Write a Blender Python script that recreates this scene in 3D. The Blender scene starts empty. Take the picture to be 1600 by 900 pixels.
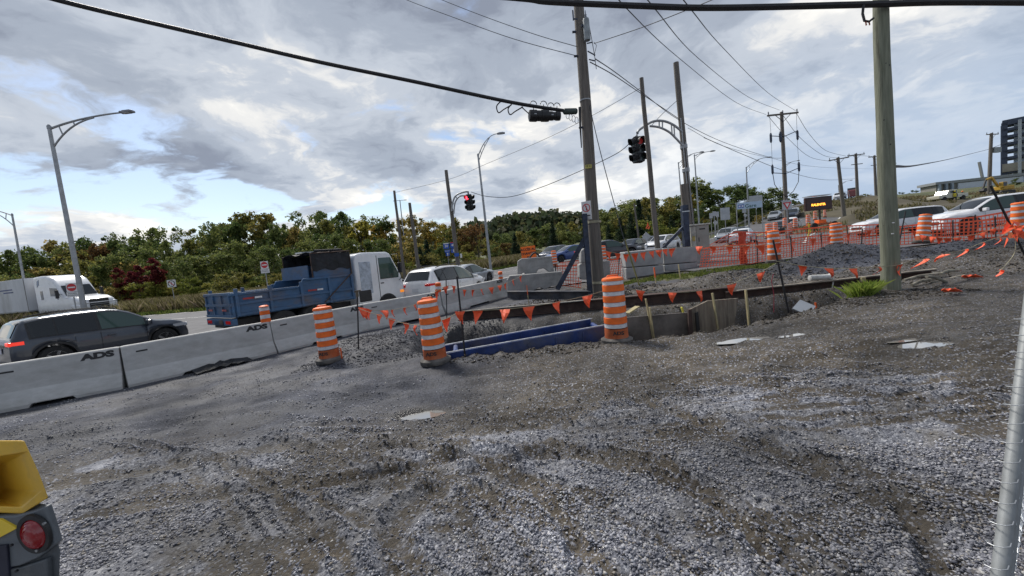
import bpy, bmesh, math, random
import numpy as np
from mathutils import Vector, Matrix, Quaternion
random.seed(7); RNG = np.random.default_rng(7)
SC = bpy.context.scene
# ---------------------------------------------------------------- camera
H = 1.75; F = 620.0; ROLL = math.radians(5.5); PITCH = math.radians(4.45)
_f = Vector((0, math.cos(PITCH), -math.sin(PITCH)))
_r0 = Vector((1, 0, 0)); _u0 = Vector((0, math.sin(PITCH), math.cos(PITCH)))
_r = _r0*math.cos(ROLL) - _u0*math.sin(ROLL)
_u = _r0*math.sin(ROLL) + _u0*math.cos(ROLL)
cam = bpy.data.cameras.new('camera'); camo = bpy.data.objects.new('camera', cam)
SC.collection.objects.link(camo); SC.camera = camo
m = Matrix((( _r.x, _u.x, -_f.x, 0), (_r.y, _u.y, -_f.y, 0), (_r.z, _u.z, -_f.z, H), (0, 0, 0, 1)))
camo.matrix_world = m
cam.sensor_width = 36.0; cam.lens = 36.0*F/1600.0; cam.clip_start = 0.05; cam.clip_end = 3000
# ---------------------------------------------------------------- sky and sun
SUN_EL = math.radians(50); SUN_AZ = math.radians(-38)      # azimuth measured from +Y towards +X
W = bpy.data.worlds.new('World'); SC.world = W; W.use_nodes = True
nt = W.node_tree; nt.nodes.clear()
def wn(t, **k):
    n = nt.nodes.new(t)
    for a, b in k.items(): setattr(n, a, b)
    return n
def wl(a, b): nt.links.new(a, b)
out = wn('ShaderNodeOutputWorld')
sky = wn('ShaderNodeTexSky', sky_type='NISHITA', sun_disc=False, sun_elevation=SUN_EL, sun_rotation=SUN_AZ)
sky.air_density = 1.0; sky.dust_density = 0.8
bg1 = wn('ShaderNodeBackground'); bg1.inputs[1].default_value = 0.085
wl(sky.outputs[0], bg1.inputs[0])
tc = wn('ShaderNodeTexCoord'); sp = wn('ShaderNodeSeparateXYZ'); wl(tc.outputs['Generated'], sp.inputs[0])
def wmath(op, a, b=None, c=None):
    n = wn('ShaderNodeMath', operation=op)
    for i, v in enumerate((a, b, c)):
        if v is None: continue
        if isinstance(v, (int, float)): n.inputs[i].default_value = v
        else: wl(v, n.inputs[i])
    return n.outputs[0]
zz = wmath('ADD', wmath('MAXIMUM', sp.outputs[2], 0.0), 0.22)
cx = wmath('DIVIDE', sp.outputs[0], zz); cy = wmath('DIVIDE', sp.outputs[1], zz)
cb = wn('ShaderNodeCombineXYZ'); wl(cx, cb.inputs[0]); wl(cy, cb.inputs[1])
def noise(vec, scale, detail, rough, dist=0.0, off=(0, 0, 0), sc3=(1, 1, 1)):
    mp = wn('ShaderNodeMapping'); mp.inputs[1].default_value = off; mp.inputs[3].default_value = sc3; wl(vec, mp.inputs[0])
    n = wn('ShaderNodeTexNoise'); n.inputs['Scale'].default_value = scale; n.inputs['Detail'].default_value = detail
    n.inputs['Roughness'].default_value = rough; n.inputs['Distortion'].default_value = dist
    wl(mp.outputs[0], n.inputs['Vector']); return n.outputs['Fac']
def ramp(fac, stops, interp='EASE'):
    n = wn('ShaderNodeValToRGB'); n.color_ramp.interpolation = interp
    e = n.color_ramp.elements
    while len(e) < len(stops): e.new(0.5)
    for i, (p, c) in enumerate(stops):
        e[i].position = p; e[i].color = (c[0], c[1], c[2], 1) if isinstance(c, tuple) else (c, c, c, 1)
    wl(fac, n.inputs[0]); return n.outputs[0]
SKY_OFF = (3.1, 7.4, 0.0)
# warp the lookup so the cloud edges curl
wv = wn('ShaderNodeTexNoise'); wv.inputs['Scale'].default_value = 2.2; wv.inputs['Detail'].default_value = 4; wl(cb.outputs[0], wv.inputs['Vector'])
wa = wn('ShaderNodeVectorMath', operation='MULTIPLY_ADD'); wl(wv.outputs['Color'], wa.inputs[0]); wa.inputs[1].default_value = (.40, .40, .40); wl(cb.outputs[0], wa.inputs[2])
WP = wa.outputs[0]
cover = noise(WP, 1.05, 10, 0.58, 0.1, SKY_OFF)
shade = noise(WP, 1.5, 12, 0.60, 0.1, (SKY_OFF[0]+1.7, SKY_OFF[1]-2.3, 4.0))
big = noise(cb.outputs[0], 0.55, 3, 0.5, 0.0, (9.0, 1.5, 8.0))
# the large cloud deck overhead is thicker and darker underneath, lower down it breaks up
deck = wmath('MULTIPLY', ramp(sp.outputs[2], [(0.22, 0.0), (0.48, 1.0)]), 0.085)
v = wmath('ADD', wmath('MULTIPLY', shade, 0.66), wmath('MULTIPLY', big, 0.34))
v = wmath('SUBTRACT', v, deck)
ccol = ramp(v, [(0.37, (0.185, 0.21, 0.265)), (0.435, (0.27, 0.305, 0.365)), (0.50, (0.38, 0.415, 0.47)), (0.55, (0.58, 0.58, 0.575)), (0.62, (.80, 0.775, 0.72))])
mask = ramp(wmath('ADD', cover, wmath('MULTIPLY', ramp(sp.outputs[2], [(0.15, 0.0), (0.5, 1.0)]), 0.05)), [(0.415, 0.0), (0.475, 1.0)])
mask = wmath('MAXIMUM', mask, ramp(sp.outputs[2], [(0.03, 1.0), (0.12, 0.0)]))
mask = wmath('MAXIMUM', mask, ramp(sp.outputs[0], [(0.2, 0.0), (0.42, 0.93)]))
# pale blue-grey veil low over the horizon
veil = ramp(sp.outputs[2], [(0.0, 1.0), (0.10, .85), (0.36, 0.0)])
right = ramp(sp.outputs[0], [(0.10, 0.12), (0.62, 0.95)])
mixv = wn('ShaderNodeMix', data_type='RGBA'); wl(wmath('MULTIPLY', veil, right), mixv.inputs[0])
wl(ccol, mixv.inputs[6]); mixv.inputs[7].default_value = (0.31, 0.39, 0.51, 1)
bg2 = wn('ShaderNodeBackground'); wl(mixv.outputs[2], bg2.inputs[0]); bg2.inputs[1].default_value = 1.0
mx = wn('ShaderNodeMixShader'); wl(mask, mx.inputs[0]); wl(bg1.outputs[0], mx.inputs[1]); wl(bg2.outputs[0], mx.inputs[2])
wl(mx.outputs[0], out.inputs[0])
sl = bpy.data.lights.new('sun', 'SUN'); sl.energy = 2.7; sl.angle = math.radians(13); sl.color = (1.0, 0.95, 0.88)
slo = bpy.data.objects.new('sun', sl); SC.collection.objects.link(slo)
sd = Vector((math.sin(SUN_AZ)*math.cos(SUN_EL), math.cos(SUN_AZ)*math.cos(SUN_EL), math.sin(SUN_EL)))
slo.rotation_euler = sd.to_track_quat('Z', 'Y').to_euler(); slo.location = (0, 0, 60)
vs = SC.view_settings; vs.view_transform = 'Standard'; vs.look = 'None'; vs.gamma = 1.0; vs.exposure = 0.60
try: vs.use_curve_mapping = False
except Exception: pass
SC.cycles.max_bounces = 6; SC.cycles.transparent_max_bounces = 8; SC.cycles.caustics_reflective = False; SC.cycles.caustics_refractive = False
# ---------------------------------------------------------------- pixel helpers (photo pixels 1600x900 -> real points)
def ray(px, py): return _f + _r*((px-800)/F) + _u*((450-py)/F)
def P(px, py, Y):
    d = ray(px, py); return Vector((0, 0, H)) + d*(Y/d.y)
def G(px, py, z=0.0):
    d = ray(px, py); return Vector((0, 0, H)) + d*((z-H)/d.z)
# ---------------------------------------------------------------- materials
def new_mat(name):
    m = bpy.data.materials.new(name); m.use_nodes = True
    n = m.node_tree; b = n.nodes['Principled BSDF']; return m, n, b
MATS = {}
def mat(name, col, rough=0.6, metal=0.0, var=0.18, scale=6.0, bump=0.0, bscale=40.0, col2=None, dirt=0.0, dirtcol=(0.10, 0.085, 0.07), emis=None, estr=0.0, coat=0.0, alpha=1.0, spec=0.5, stretch=None):
    if name in MATS: return MATS[name]
    m, n, b = new_mat(name); L = n.links
    b.inputs['Roughness'].default_value = rough; b.inputs['Metallic'].default_value = metal
    b.inputs['Specular IOR Level'].default_value = spec
    if coat: b.inputs['Coat Weight'].default_value = coat; b.inputs['Coat Roughness'].default_value = 0.06
    tcn = n.nodes.new('ShaderNodeTexCoord')
    mp = n.nodes.new('ShaderNodeMapping'); L.new(tcn.outputs['Object'], mp.inputs[0])
    if stretch: mp.inputs[3].default_value = stretch
    no = n.nodes.new('ShaderNodeTexNoise'); no.inputs['Scale'].default_value = scale; no.inputs['Detail'].default_value = 6; no.inputs['Roughness'].default_value = 0.62
    L.new(mp.outputs[0], no.inputs['Vector'])
    c2 = col2 if col2 else tuple(max(0, c*(1-var*2.2)) for c in col)
    c1 = tuple(min(1, c*(1+var*0.6)) for c in col) if not col2 else col
    r = n.nodes.new('ShaderNodeValToRGB'); e = r.color_ramp.elements
    e[0].position = 0.33; e[0].color = (*c2, 1); e[1].position = 0.62; e[1].color = (*c1, 1)
    L.new(no.outputs['Fac'], r.inputs[0]); last = r.outputs[0]
    if dirt > 0:
        n2 = n.nodes.new('ShaderNodeTexNoise'); n2.inputs['Scale'].default_value = scale*0.45; n2.inputs['Detail'].default_value = 9; n2.inputs['Roughness'].default_value = 0.7
        L.new(mp.outputs[0], n2.inputs['Vector'])
        r2 = n.nodes.new('ShaderNodeValToRGB'); r2.color_ramp.elements[0].position = 0.62-dirt*0.3; r2.color_ramp.elements[1].position = 0.72
        L.new(n2.outputs['Fac'], r2.inputs[0])
        mx = n.nodes.new('ShaderNodeMix'); mx.data_type = 'RGBA'; L.new(r2.outputs[0], mx.inputs[0]); L.new(last, mx.inputs[6]); mx.inputs[7].default_value = (*dirtcol, 1)
        last = mx.outputs[2]
    L.new(last, b.inputs['Base Color'])
    if bump > 0:
        nb = n.nodes.new('ShaderNodeTexNoise'); nb.inputs['Scale'].default_value = bscale; nb.inputs['Detail'].default_value = 5
        L.new(mp.outputs[0], nb.inputs['Vector'])
        bn = n.nodes.new('ShaderNodeBump'); bn.inputs['Strength'].default_value = bump; bn.inputs['Distance'].default_value = 0.01
        L.new(nb.outputs['Fac'], bn.inputs['Height']); L.new(bn.outputs[0], b.inputs['Normal'])
    if emis: b.inputs['Emission Color'].default_value = (*emis, 1); b.inputs['Emission Strength'].default_value = estr
    if alpha < 1: b.inputs['Alpha'].default_value = alpha
    MATS[name] = m; return m
def glass_mat(name, tint, rough=0.04):
    if name in MATS: return MATS[name]
    m, n, b = new_mat(name)
    b.inputs['Base Color'].default_value = (*tint, 1); b.inputs['Roughness'].default_value = rough
    b.inputs['Specular IOR Level'].default_value = 0.5; b.inputs['Coat Weight'].default_value = 0.25; b.inputs['Coat Roughness'].default_value = 0.02
    MATS[name] = m; return m
# ---------------------------------------------------------------- mesh builder
class MB:
    def __init__(s): s.v = []; s.f = []
    def add(s, vs, fs):
        o = len(s.v); s.v += [tuple(v) for v in vs]; s.f += [tuple(i+o for i in f) for f in fs]; return s
    def box(s, c, d, rz=0.0, M=None):
        x, y, z = d[0]/2, d[1]/2, d[2]/2
        vs = [Vector(p) for p in ((-x,-y,-z),(x,-y,-z),(x,y,-z),(-x,y,-z),(-x,-y,z),(x,-y,z),(x,y,z),(-x,y,z))]
        R = M if M is not None else Matrix.Rotation(rz, 3, 'Z')
        vs = [R @ v + Vector(c) for v in vs]
        return s.add(vs, [(0,3,2,1),(4,5,6,7),(0,1,5,4),(1,2,6,5),(2,3,7,6),(3,0,4,7)])
    def beam(s, a, b, w, h, up=(0, 0, 1)):
        a = Vector(a); b = Vector(b); d = b-a; L = d.length; x = d.normalized(); u = Vector(up)
        y = u.cross(x)
        if y.length < 1e-4: y = Vector((0, 1, 0)).cross(x)
        y.normalize(); z = x.cross(y); R = Matrix((x, y, z)).transposed()
        return s.box((a+b)/2, (L, w, h), M=R)
    def tube(s, pts, r, n=8, cap=True):
        pts = [Vector(p) for p in pts]; k = len(pts); rs = r if isinstance(r, (list, tuple)) else [r]*k
        o = len(s.v); t0 = (pts[1]-pts[0]).normalized()
        a = t0.orthogonal().normalized()
        for i, p in enumerate(pts):
            t = (pts[min(i+1, k-1)]-pts[max(i-1, 0)]).normalized()
            a = (a - t*a.dot(t)).normalized(); b = t.cross(a)
            for j in range(n):
                q = 2*math.pi*j/n; s.v.append(tuple(p + (a*math.cos(q)+b*math.sin(q))*rs[i]))
        for i in range(k-1):
            for j in range(n):
                j2 = (j+1) % n; s.f.append((o+i*n+j, o+i*n+j2, o+(i+1)*n+j2, o+(i+1)*n+j))
        if cap:
            s.f.append(tuple(o+j for j in range(n-1, -1, -1))); s.f.append(tuple(o+(k-1)*n+j for j in range(n)))
        return s
    def lathe(s, prof, n=24, c=(0, 0, 0), axis='Z', a0=0.0):
        o = len(s.v); c = Vector(c)
        for (r, z) in prof:
            for j in range(n):
                q = a0+2*math.pi*j/n
                p = (r*math.cos(q), r*math.sin(q), z) if axis == 'Z' else ((r*math.cos(q), z, r*math.sin(q)) if axis == 'Y' else (z, r*math.cos(q), r*math.sin(q)))
                s.v.append(tuple(c+Vector(p)))
        for i in range(len(prof)-1):
            for j in range(n):
                j2 = (j+1) % n; s.f.append((o+i*n+j, o+i*n+j2, o+(i+1)*n+j2, o+(i+1)*n+j))
        s.f.append(tuple(o+j for j in range(n-1, -1, -1))); s.f.append(tuple(o+(len(prof)-1)*n+j for j in range(n)))
        return s
    def prism(s, poly, off):
        """poly: list of 3-D points, extruded along off"""
        n = len(poly); p = [Vector(q) for q in poly]; o = Vector(off)
        s.add(p + [q+o for q in p], [tuple(range(n-1, -1, -1)), tuple(range(n, 2*n))] + [(i, (i+1) % n, n+(i+1) % n, n+i) for i in range(n)])
        return s
    def grid(s, rows):
        o = len(s.v); nc = len(rows[0])
        for r in rows: s.v += [tuple(p) for p in r]
        for i in range(len(rows)-1):
            for j in range(nc-1):
                s.f.append((o+i*nc+j, o+i*nc+j+1, o+(i+1)*nc+j+1, o+(i+1)*nc+j))
        return s
    def build(s, name, m=None, parent=None, smooth=False, bevel=0.0, solid=0.0, fix=True, seg=2):
        me = bpy.data.meshes.new(name); me.from_pydata(s.v, [], s.f); me.update()
        if fix:
            bm = bmesh.new(); bm.from_mesh(me); bmesh.ops.recalc_face_normals(bm, faces=bm.faces); bm.to_mesh(me); bm.free()
        return link(name, me, m, parent, smooth, bevel, solid, seg)
def link(name, me, m=None, parent=None, smooth=False, bevel=0.0, solid=0.0, seg=2):
    o = bpy.data.objects.new(name, me); SC.collection.objects.link(o)
    if m:
        for q in (m if isinstance(m, (list, tuple)) else [m]): me.materials.append(q)
    if parent: o.parent = parent
    if smooth:
        me.polygons.foreach_set('use_smooth', [True]*len(me.polygons))
        try: me.set_sharp_from_angle(angle=math.radians(38))
        except Exception: pass
    if solid:
        md = o.modifiers.new('solid', 'SOLIDIFY'); md.thickness = solid; md.offset = 0
    if bevel:
        md = o.modifiers.new('bevel', 'BEVEL'); md.width = bevel; md.segments = seg; md.limit_method = 'ANGLE'; md.angle_limit = math.radians(40)
    return o
def np_mesh(name, V, Fc, m=None, parent=None, smooth=False, fv=4):
    me = bpy.data.meshes.new(name); V = np.asarray(V, dtype=np.float32); Fc = np.asarray(Fc, dtype=np.int32)
    me.vertices.add(len(V)); me.vertices.foreach_set('co', V.ravel())
    me.loops.add(len(Fc)*fv); me.loops.foreach_set('vertex_index', Fc.ravel())
    me.polygons.add(len(Fc)); me.polygons.foreach_set('loop_start', np.arange(0, len(Fc)*fv, fv, dtype=np.int32))
    me.polygons.foreach_set('loop_total', np.full(len(Fc), fv, dtype=np.int32))
    if smooth: me.polygons.foreach_set('use_smooth', np.ones(len(Fc), dtype=bool))
    me.update(calc_edges=True); me.validate(clean_customdata=False)
    return link(name, me, m, parent)
def thing(name, label, cat, loc=(0, 0, 0), rz=0.0, group=None, rot=None):
    o = bpy.data.objects.new(name, None); SC.collection.objects.link(o); o.location = loc
    o.rotation_euler = rot if rot else (0, 0, rz); o.empty_display_size = 0.2
    o['label'] = label; o['category'] = cat
    if group: o['group'] = group
    return o
def tag(o, label=None, cat=None, group=None, kind=None):
    if label: o['label'] = label
    if cat: o['category'] = cat
    if group: o['group'] = group
    if kind: o['kind'] = kind
    return o
KIDS = {}
def kids(o):
    return [c for c in SC.collection.objects if c.parent == o]
def dup(root, loc, rz=None, label=None, group=None, scale=None, skip=()):
    """copy a thing with its parts and their sub-parts"""
    if root.name not in KIDS:
        KIDS[root.name] = [(c, kids(c)) for c in kids(root)]
    r = root.copy(); SC.collection.objects.link(r); r.location = loc
    if rz is not None: r.rotation_euler = (0, 0, rz)
    if scale: r.scale = scale if isinstance(scale, tuple) else (scale,)*3
    if label: r['label'] = label
    if group: r['group'] = group
    for c, gs in KIDS[root.name]:
        n = c.copy(); SC.collection.objects.link(n); n.parent = r
        for g in gs:
            k = g.copy(); SC.collection.objects.link(k); k.parent = n
    return r
def text_mb(s, size, bold=0.0):
    cu = bpy.data.curves.new('t', 'FONT'); cu.body = s; cu.size = size; cu.align_x = 'CENTER'; cu.align_y = 'CENTER'; cu.offset = bold; cu.extrude = 0.0; cu.resolution_u = 3
    o = bpy.data.objects.new('t', cu); SC.collection.objects.link(o)
    dg = bpy.context.evaluated_depsgraph_get(); me = bpy.data.meshes.new_from_object(o.evaluated_get(dg))
    vs = [v.co.copy() for v in me.vertices]; fs = [tuple(p.vertices) for p in me.polygons]
    bpy.data.objects.remove(o); bpy.data.curves.remove(cu); bpy.data.meshes.remove(me)
    return vs, fs
def text_part(s, size, m, parent, M, bold=0.0, name='lettering', sx=1.0, sub=None):
    """flat lettering; M maps text plane (x right, y up, z out) to the parent's space"""
    vs, fs = text_mb(s, size, bold); mb = MB(); mb.add([M @ Vector((v.x*sx, v.y, v.z)) for v in vs], fs)
    return mb.build(name, m, parent, fix=False)
def frame(o, x, y, z):
    """4x4 from origin and axes"""
    return Matrix(((x[0], y[0], z[0], o[0]), (x[1], y[1], z[1], o[1]), (x[2], y[2], z[2], o[2]), (0, 0, 0, 1)))
FRONT = lambda x, y, z: frame((x, y, z), (1, 0, 0), (0, 0, 1), (0, -1, 0))       # faces -Y
# ================================================================ terrain
def S(a, b, t):
    t = np.clip((t-a)/(b-a), 0, 1); return t*t*(3-2*t)
CTRL = np.array([(0,0,0),(-8,7,-.10),(-3,15,-.05),(-12,11,-.14),(-33,34,-.12),(-20,20,-.12),(0,22,.05),(0,41,.55),(3,31,.70),(3,45,.85),(10,31,.85),
 (2.9,12.5,.25),(7.2,7.5,.42),(5,10,.34),(9,10,.46),(14,15,.60),(21,18,.76),(26,25,.86),(23,40,.80),(35,50,1.7),(50,68,3.7),(80,97,8),(105,120,9.0),
 (14,60,1.2),(-30,60,.1),(0,80,1),(30,85,2.0),(-60,50,-.1),(62,58,2.5),(62,78,5.8),(95,80,5.6),(78,70,4.6),(60,45,1.6),(48,38,1.8),(40,26,1.2),(0,3,0),(3,5,.08),(-4,5,-.03),(6,3.5,.20),(4,1,.05),(-5,1,0),
 (0,-40,0),(-80,0,-.3),(60,0,.8),(-60,90,0),(0,160,4),(160,160,10),(150,60,6),(-140,150,0),(60,140,6),(0,10,.06),(-6,18,-.1),(-45,12,-.2),(16,26,.82),(0,33,.45)], dtype=float)
def tps(r2): return np.where(r2 > 1e-9, 0.5*r2*np.log(np.maximum(r2, 1e-9)), 0)
_n = len(CTRL); _A = np.zeros((_n+3, _n+3))
_d = ((CTRL[:, None, :2]-CTRL[None, :, :2])**2).sum(-1)/100.0
_A[:_n, :_n] = tps(_d) + np.eye(_n)*0.004; _A[:_n, _n] = 1; _A[:_n, _n+1:] = CTRL[:, :2]/10.0
_A[_n:, :_n] = _A[:_n, _n:].T
_w = np.linalg.solve(_A, np.concatenate([CTRL[:, 2], [0, 0, 0]]))
def base_z(x, y):
    x = np.asarray(x, float); y = np.asarray(y, float); sh = x.shape; xf = np.clip(x.ravel(), -140, 160); yf = np.clip(y.ravel(), -40, 165); o = np.zeros_like(xf)
    for i in range(_n):
        o += _w[i]*tps(((xf-CTRL[i, 0])**2+(yf-CTRL[i, 1])**2)/100.0)
    o += _w[_n] + _w[_n+1]*xf/10 + _w[_n+2]*yf/10
    return o.reshape(sh)
def bz(x, y): return float(base_z(np.array([x]), np.array([y]))[0])
def GT(px, py, it=12):
    z = 0.2
    for _ in range(it):
        p = G(px, py, z); z = 0.4*z + 0.6*max(-1, min(12, bz(max(-140, min(160, p.x)), max(0, min(165, p.y)))))
    return G(px, py, z)
# value noise in numpy
def vnoise(x, y, seed=0):
    xi = np.floor(x).astype(np.int64); yi = np.floor(y).astype(np.int64); fx = x-xi; fy = y-yi
    fx = fx*fx*(3-2*fx); fy = fy*fy*(3-2*fy)
    def h(a, b):
        n = (a*374761393 + b*668265263 + seed*1442695041) & 0xffffffff
        n = ((n ^ (n >> 13))*1274126177) & 0xffffffff
        return ((n ^ (n >> 16)) & 0xffff)/65535.0
    return (h(xi, yi)*(1-fx)+h(xi+1, yi)*fx)*(1-fy)+(h(xi, yi+1)*(1-fx)+h(xi+1, yi+1)*fx)*fy
def fbm(x, y, seed=0, oct=4, rough=0.5):
    a = 0; t = 0; s = 1.0
    for i in range(oct):
        a = a + s*vnoise(x*2**i + 17.3*i, y*2**i - 9.1*i, seed+i); t += s; s *= rough
    return a/t
def poly_sd(x, y, poly):
    """signed distance to polygon, positive inside"""
    d = np.full(x.shape, 1e9); ins = np.zeros(x.shape, bool); n = len(poly)
    for i in range(n):
        ax, ay = poly[i]; bx, by = poly[(i+1) % n]; ex, ey = bx-ax, by-ay
        t = np.clip(((x-ax)*ex+(y-ay)*ey)/(ex*ex+ey*ey), 0, 1)
        d = np.minimum(d, np.hypot(x-ax-t*ex, y-ay-t*ey))
        c = ((ay > y) != (by > y)) & (x < (bx-ax)*(y-ay)/((by-ay) if by != ay else 1e-9)+ax); ins ^= c
    return np.where(ins, d, -d)
def line_d(x, y, pts):
    d = np.full(x.shape, 1e9); s = np.zeros(x.shape); acc = 0; side = np.zeros(x.shape)
    for i in range(len(pts)-1):
        ax, ay = pts[i]; bx, by = pts[i+1]; ex, ey = bx-ax, by-ay; L = math.hypot(ex, ey)
        t = np.clip(((x-ax)*ex+(y-ay)*ey)/(L*L), 0, 1); q = np.hypot(x-ax-t*ex, y-ay-t*ey); k = q < d
        d = np.where(k, q, d); s = np.where(k, acc+t*L, s); side = np.where(k, np.sign((x-ax)*ey-(y-ay)*ex), side); acc += L
    return d, s, side
def gp(px, py): 
    p = GT(px, py); return (p.x, p.y)
# barrier base joints, from the photo
BAR_PX = [(-150, 680), (-15, 644), (198, 603), (427, 551), (573, 515), (690, 491), (786, 464)]
BAR = []
for a in BAR_PX:
    p = GT(*a); BAR.append(Vector((p.x, p.y, p.z)))
PIT = [(-2.5, 8.6), (-1.75, 7.5), (-1.2, 6.98), (1.7, 7.05), gp(1000, 533), gp(1080, 523), gp(1150, 511), gp(1200, 502), gp(1270, 488), gp(1335, 467), (8.0, 8.45), (6.6, 8.75), (5.2, 9.15), (1.2, 10.85), (-1.6, 12.0), (-2.8, 11.2)]
BEAM = [(-1.7, 12.25), (5.25, 9.35), (9.2, 8.65)]
PUDDLES = [(gp(660, 643), .21, .10, 0.06), (gp(1175, 526), .46, .10, 0.12), (gp(1448, 536), .28, .10, 0.1), (gp(1418, 530), .22, .05, 0.1), (gp(1240, 521), .20, .05, 0.2)]
RUTS = [([gp(1290, 900), gp(1140, 800), gp(1030, 735), gp(900, 705), gp(700, 712), gp(500, 760)], .11, .055),
        ([gp(960, 930), gp(900, 830), gp(840, 760), gp(790, 740), gp(620, 735), (-3.6, 3.1)], .10, .045),
        ([gp(640, 930), gp(610, 850), gp(640, 790), gp(740, 735), gp(860, 700)], .10, .05),
        ([gp(1560, 780), gp(1380, 735), gp(1200, 715), gp(1080, 650), gp(960, 610), gp(760, 600), gp(560, 612), gp(380, 600)], .12, .04),
        ([gp(1600, 640), gp(1400, 620), gp(1150, 600), gp(900, 585), gp(640, 604)], .13, .035),
        ([gp(1600, 570), gp(1400, 580), gp(1100, 560), gp(900, 562)], .12, .035),
        ([gp(1600, 545), gp(1450, 535), gp(1300, 548), gp(1100, 535)], .12, .05),
        ([gp(1600, 500), gp(1450, 500), gp(1250, 512), gp(1100, 528)], .12, .03),
        ([gp(60, 770), gp(200, 742), gp(420, 700), gp(640, 690)], .14, .035),
        ([gp(0, 700), gp(200, 668), gp(420, 640), gp(560, 650)], .11, .04),
        ([gp(1500, 900), gp(1420, 800), gp(1300, 740), gp(1200, 690)], .11, .05)]
_rr = random.Random(4)
for _k in range(13):
    _x0 = 420+_k*85+_rr.uniform(-30, 30); _t = _rr.uniform(-1, 1)
    RUTS.append(([gp(_x0, 920), gp(_x0-60-_t*60, 840), gp(_x0-150-_t*110, 770), gp(_x0-260-_t*160, 722), gp(_x0-420-_t*150, 690)], .045, .030))
for _k in range(9):
    _y0 = 560+_k*15; RUTS.append(([gp(560+_rr.uniform(-150, 200), _y0+18), gp(850, _y0+_rr.uniform(0, 14)), gp(1150, _y0-8+_rr.uniform(-4, 8)), gp(1400, _y0-20), gp(1620, _y0-42)], .05, .030))
PILE = (9.9, 11.6)
RAMP = [(13, 28), (23, 41), (35, 53), (49, 68), (64, 82), (80, 97), (104, 121), (150, 160)]
def terrain(x, y, fine=True):
    z = base_z(x, y)
    lot = S(-0.3, 1.2, -line_side(x, y))                      # 1 inside the work lot
    near = S(30, 16, y)
    act = lot*near
    u = fbm(x*.55, y*.55, 3, 4)-.5
    z = z + act*u*.11
    rough = S(.35, .7, fbm(x*.35+5, y*.35, 8, 2))
    z = z + act*(fbm(x*2.3, y*2.9, 11, 4, .6)-.5)*(.05+.05*rough)
    soilz = S(7.5, 10, y)*S(1.5, 3.5, x)
    z = z + act*S(3.6, 4.6, y)*(.035*(fbm(x*1.9, y*7.5, 33, 4, .6)-.5)+.022*(fbm(x*6, y*13, 34, 3, .6)-.5))
    z = z + act*soilz*(fbm(x*1.6, y*2.4, 23, 5, .6)-.45)*.30
    for pts, w, dep in RUTS:
        d, s, side = line_d(x, y, pts)
        d = np.abs(d + (fbm(s*1.3, s*0+len(pts), 5, 2)-.5)*.10)
        prof = -np.exp(-(d/w)**4)*1.0 + np.exp(-((d-w*1.55)/(w*.42))**2)*.9
        z = z + act*.62*dep*prof*(.45+.9*fbm(s*1.7, s*0+3.3, 9, 2))
        z = z + act*np.where(d < w, .006*np.sin(s*52), 0)
    # earth clods turned up beyond the trench
    # gravel pile
    r = np.hypot((x-PILE[0])/2.4, (y-PILE[1])/1.3)
    r2 = np.hypot((x-12.9)/3.2, (y-12.5)/1.2); r3 = np.hypot((x-8.4)/1.6, (y-11.2)/1.1)
    lump = 1+.25*(fbm(x*1.3, y*1.6, 31, 3)-.5)
    z = z + .74*lump*np.clip(1-r, 0, 1)**.9 + .20*lump*np.clip(1-r2, 0, 1) + .08*np.clip(1-r3, 0, 1)
    r = np.hypot((x+3.6)/1.5, (y-9.4)/1.6); z = z + .16*np.clip(1-r*r, 0, 1)
    # mounds beyond the beam
    for mx, my, sx, sy, hh in ((6.3, 11.3, 2.2, .9, .30), (10.5, 10.2, 2.5, .8, .22), (2.5, 13.6, 2.2, .8, .18), (12.5, 9.3, 2.2, 1.0, .20), (15.5, 12.0, 2.5, .9, .25)):
        rr = ((x-mx)/sx)**2+((y-my)/sy)**2; z = z + hh*np.exp(-rr)*(.7+.6*fbm(x*1.9, y*1.9, 41, 3))
    # far embankment beside the ramp
    rr = ((x-74)/17)**2+((y-76)/13)**2; z = z + 3.2*np.exp(-rr)
    # the trench
    sd = poly_sd(x, y, PIT) + (fbm(x*2.1, y*2.1, 51, 3)-.5)*.28
    near_edge = 1.0
    z = z - 1.55*S(0.0, 1.35, sd)*(.88+.3*fbm(x*1.4, y*1.4, 61, 3)) + np.where((sd > 0), (fbm(x*3.5, y*3.5, 71, 4)-.5)*.16, 0)
    z = z + .05*np.exp(-((sd+.22)/.2)**2)*act*fbm(x*3, y*3, 77, 3)
    bd = line_d(x, y, BEAM)[0]; kb = np.exp(-(bd/.42)**4); z = z*(1-kb)+(base_z(x, y)-.06)*kb
    for (cx_, cy_), rx, ry, an in PUDDLES:
        ca, sa = math.cos(an), math.sin(an); dx = (x-cx_)*ca+(y-cy_)*sa; dy = -(x-cx_)*sa+(y-cy_)*ca
        k = np.exp(-((dx/(rx*1.25))**2+(dy/(ry*1.35))**2)**1.5)
        ref = PZ[(cx_, cy_)]
        z = z*(1-k)+ (ref-.030+.06*(fbm(x*8, y*14, 15, 4, .6)-.5)+.04*(fbm(x*3, y*4, 16, 2)-.5))*k
    # roads are smooth
    return z
def line_side(x, y):
    """signed distance from the barrier line: positive on the road side"""
    pts = [(BAR[0].x-30, BAR[0].y-22)] + [(b.x, b.y) for b in BAR] + [(1.6, 19.0), (3.6, 18.0), (6.2, 16.6), (9.2, 15.9), (14, 15.6), (24, 14.2), (60, 10)]
    d, s, side = line_d(x, y, pts); return -side*d
PZ = {}
for (c, rx, ry, an) in PUDDLES: PZ[c] = 0.0
for (c, rx, ry, an) in PUDDLES:
    ang = np.linspace(0, 6.28, 24); xs = c[0]+1.5*rx*np.cos(ang); ys = c[1]+1.6*ry*np.sin(ang)
    PZ[c] = None
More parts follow.
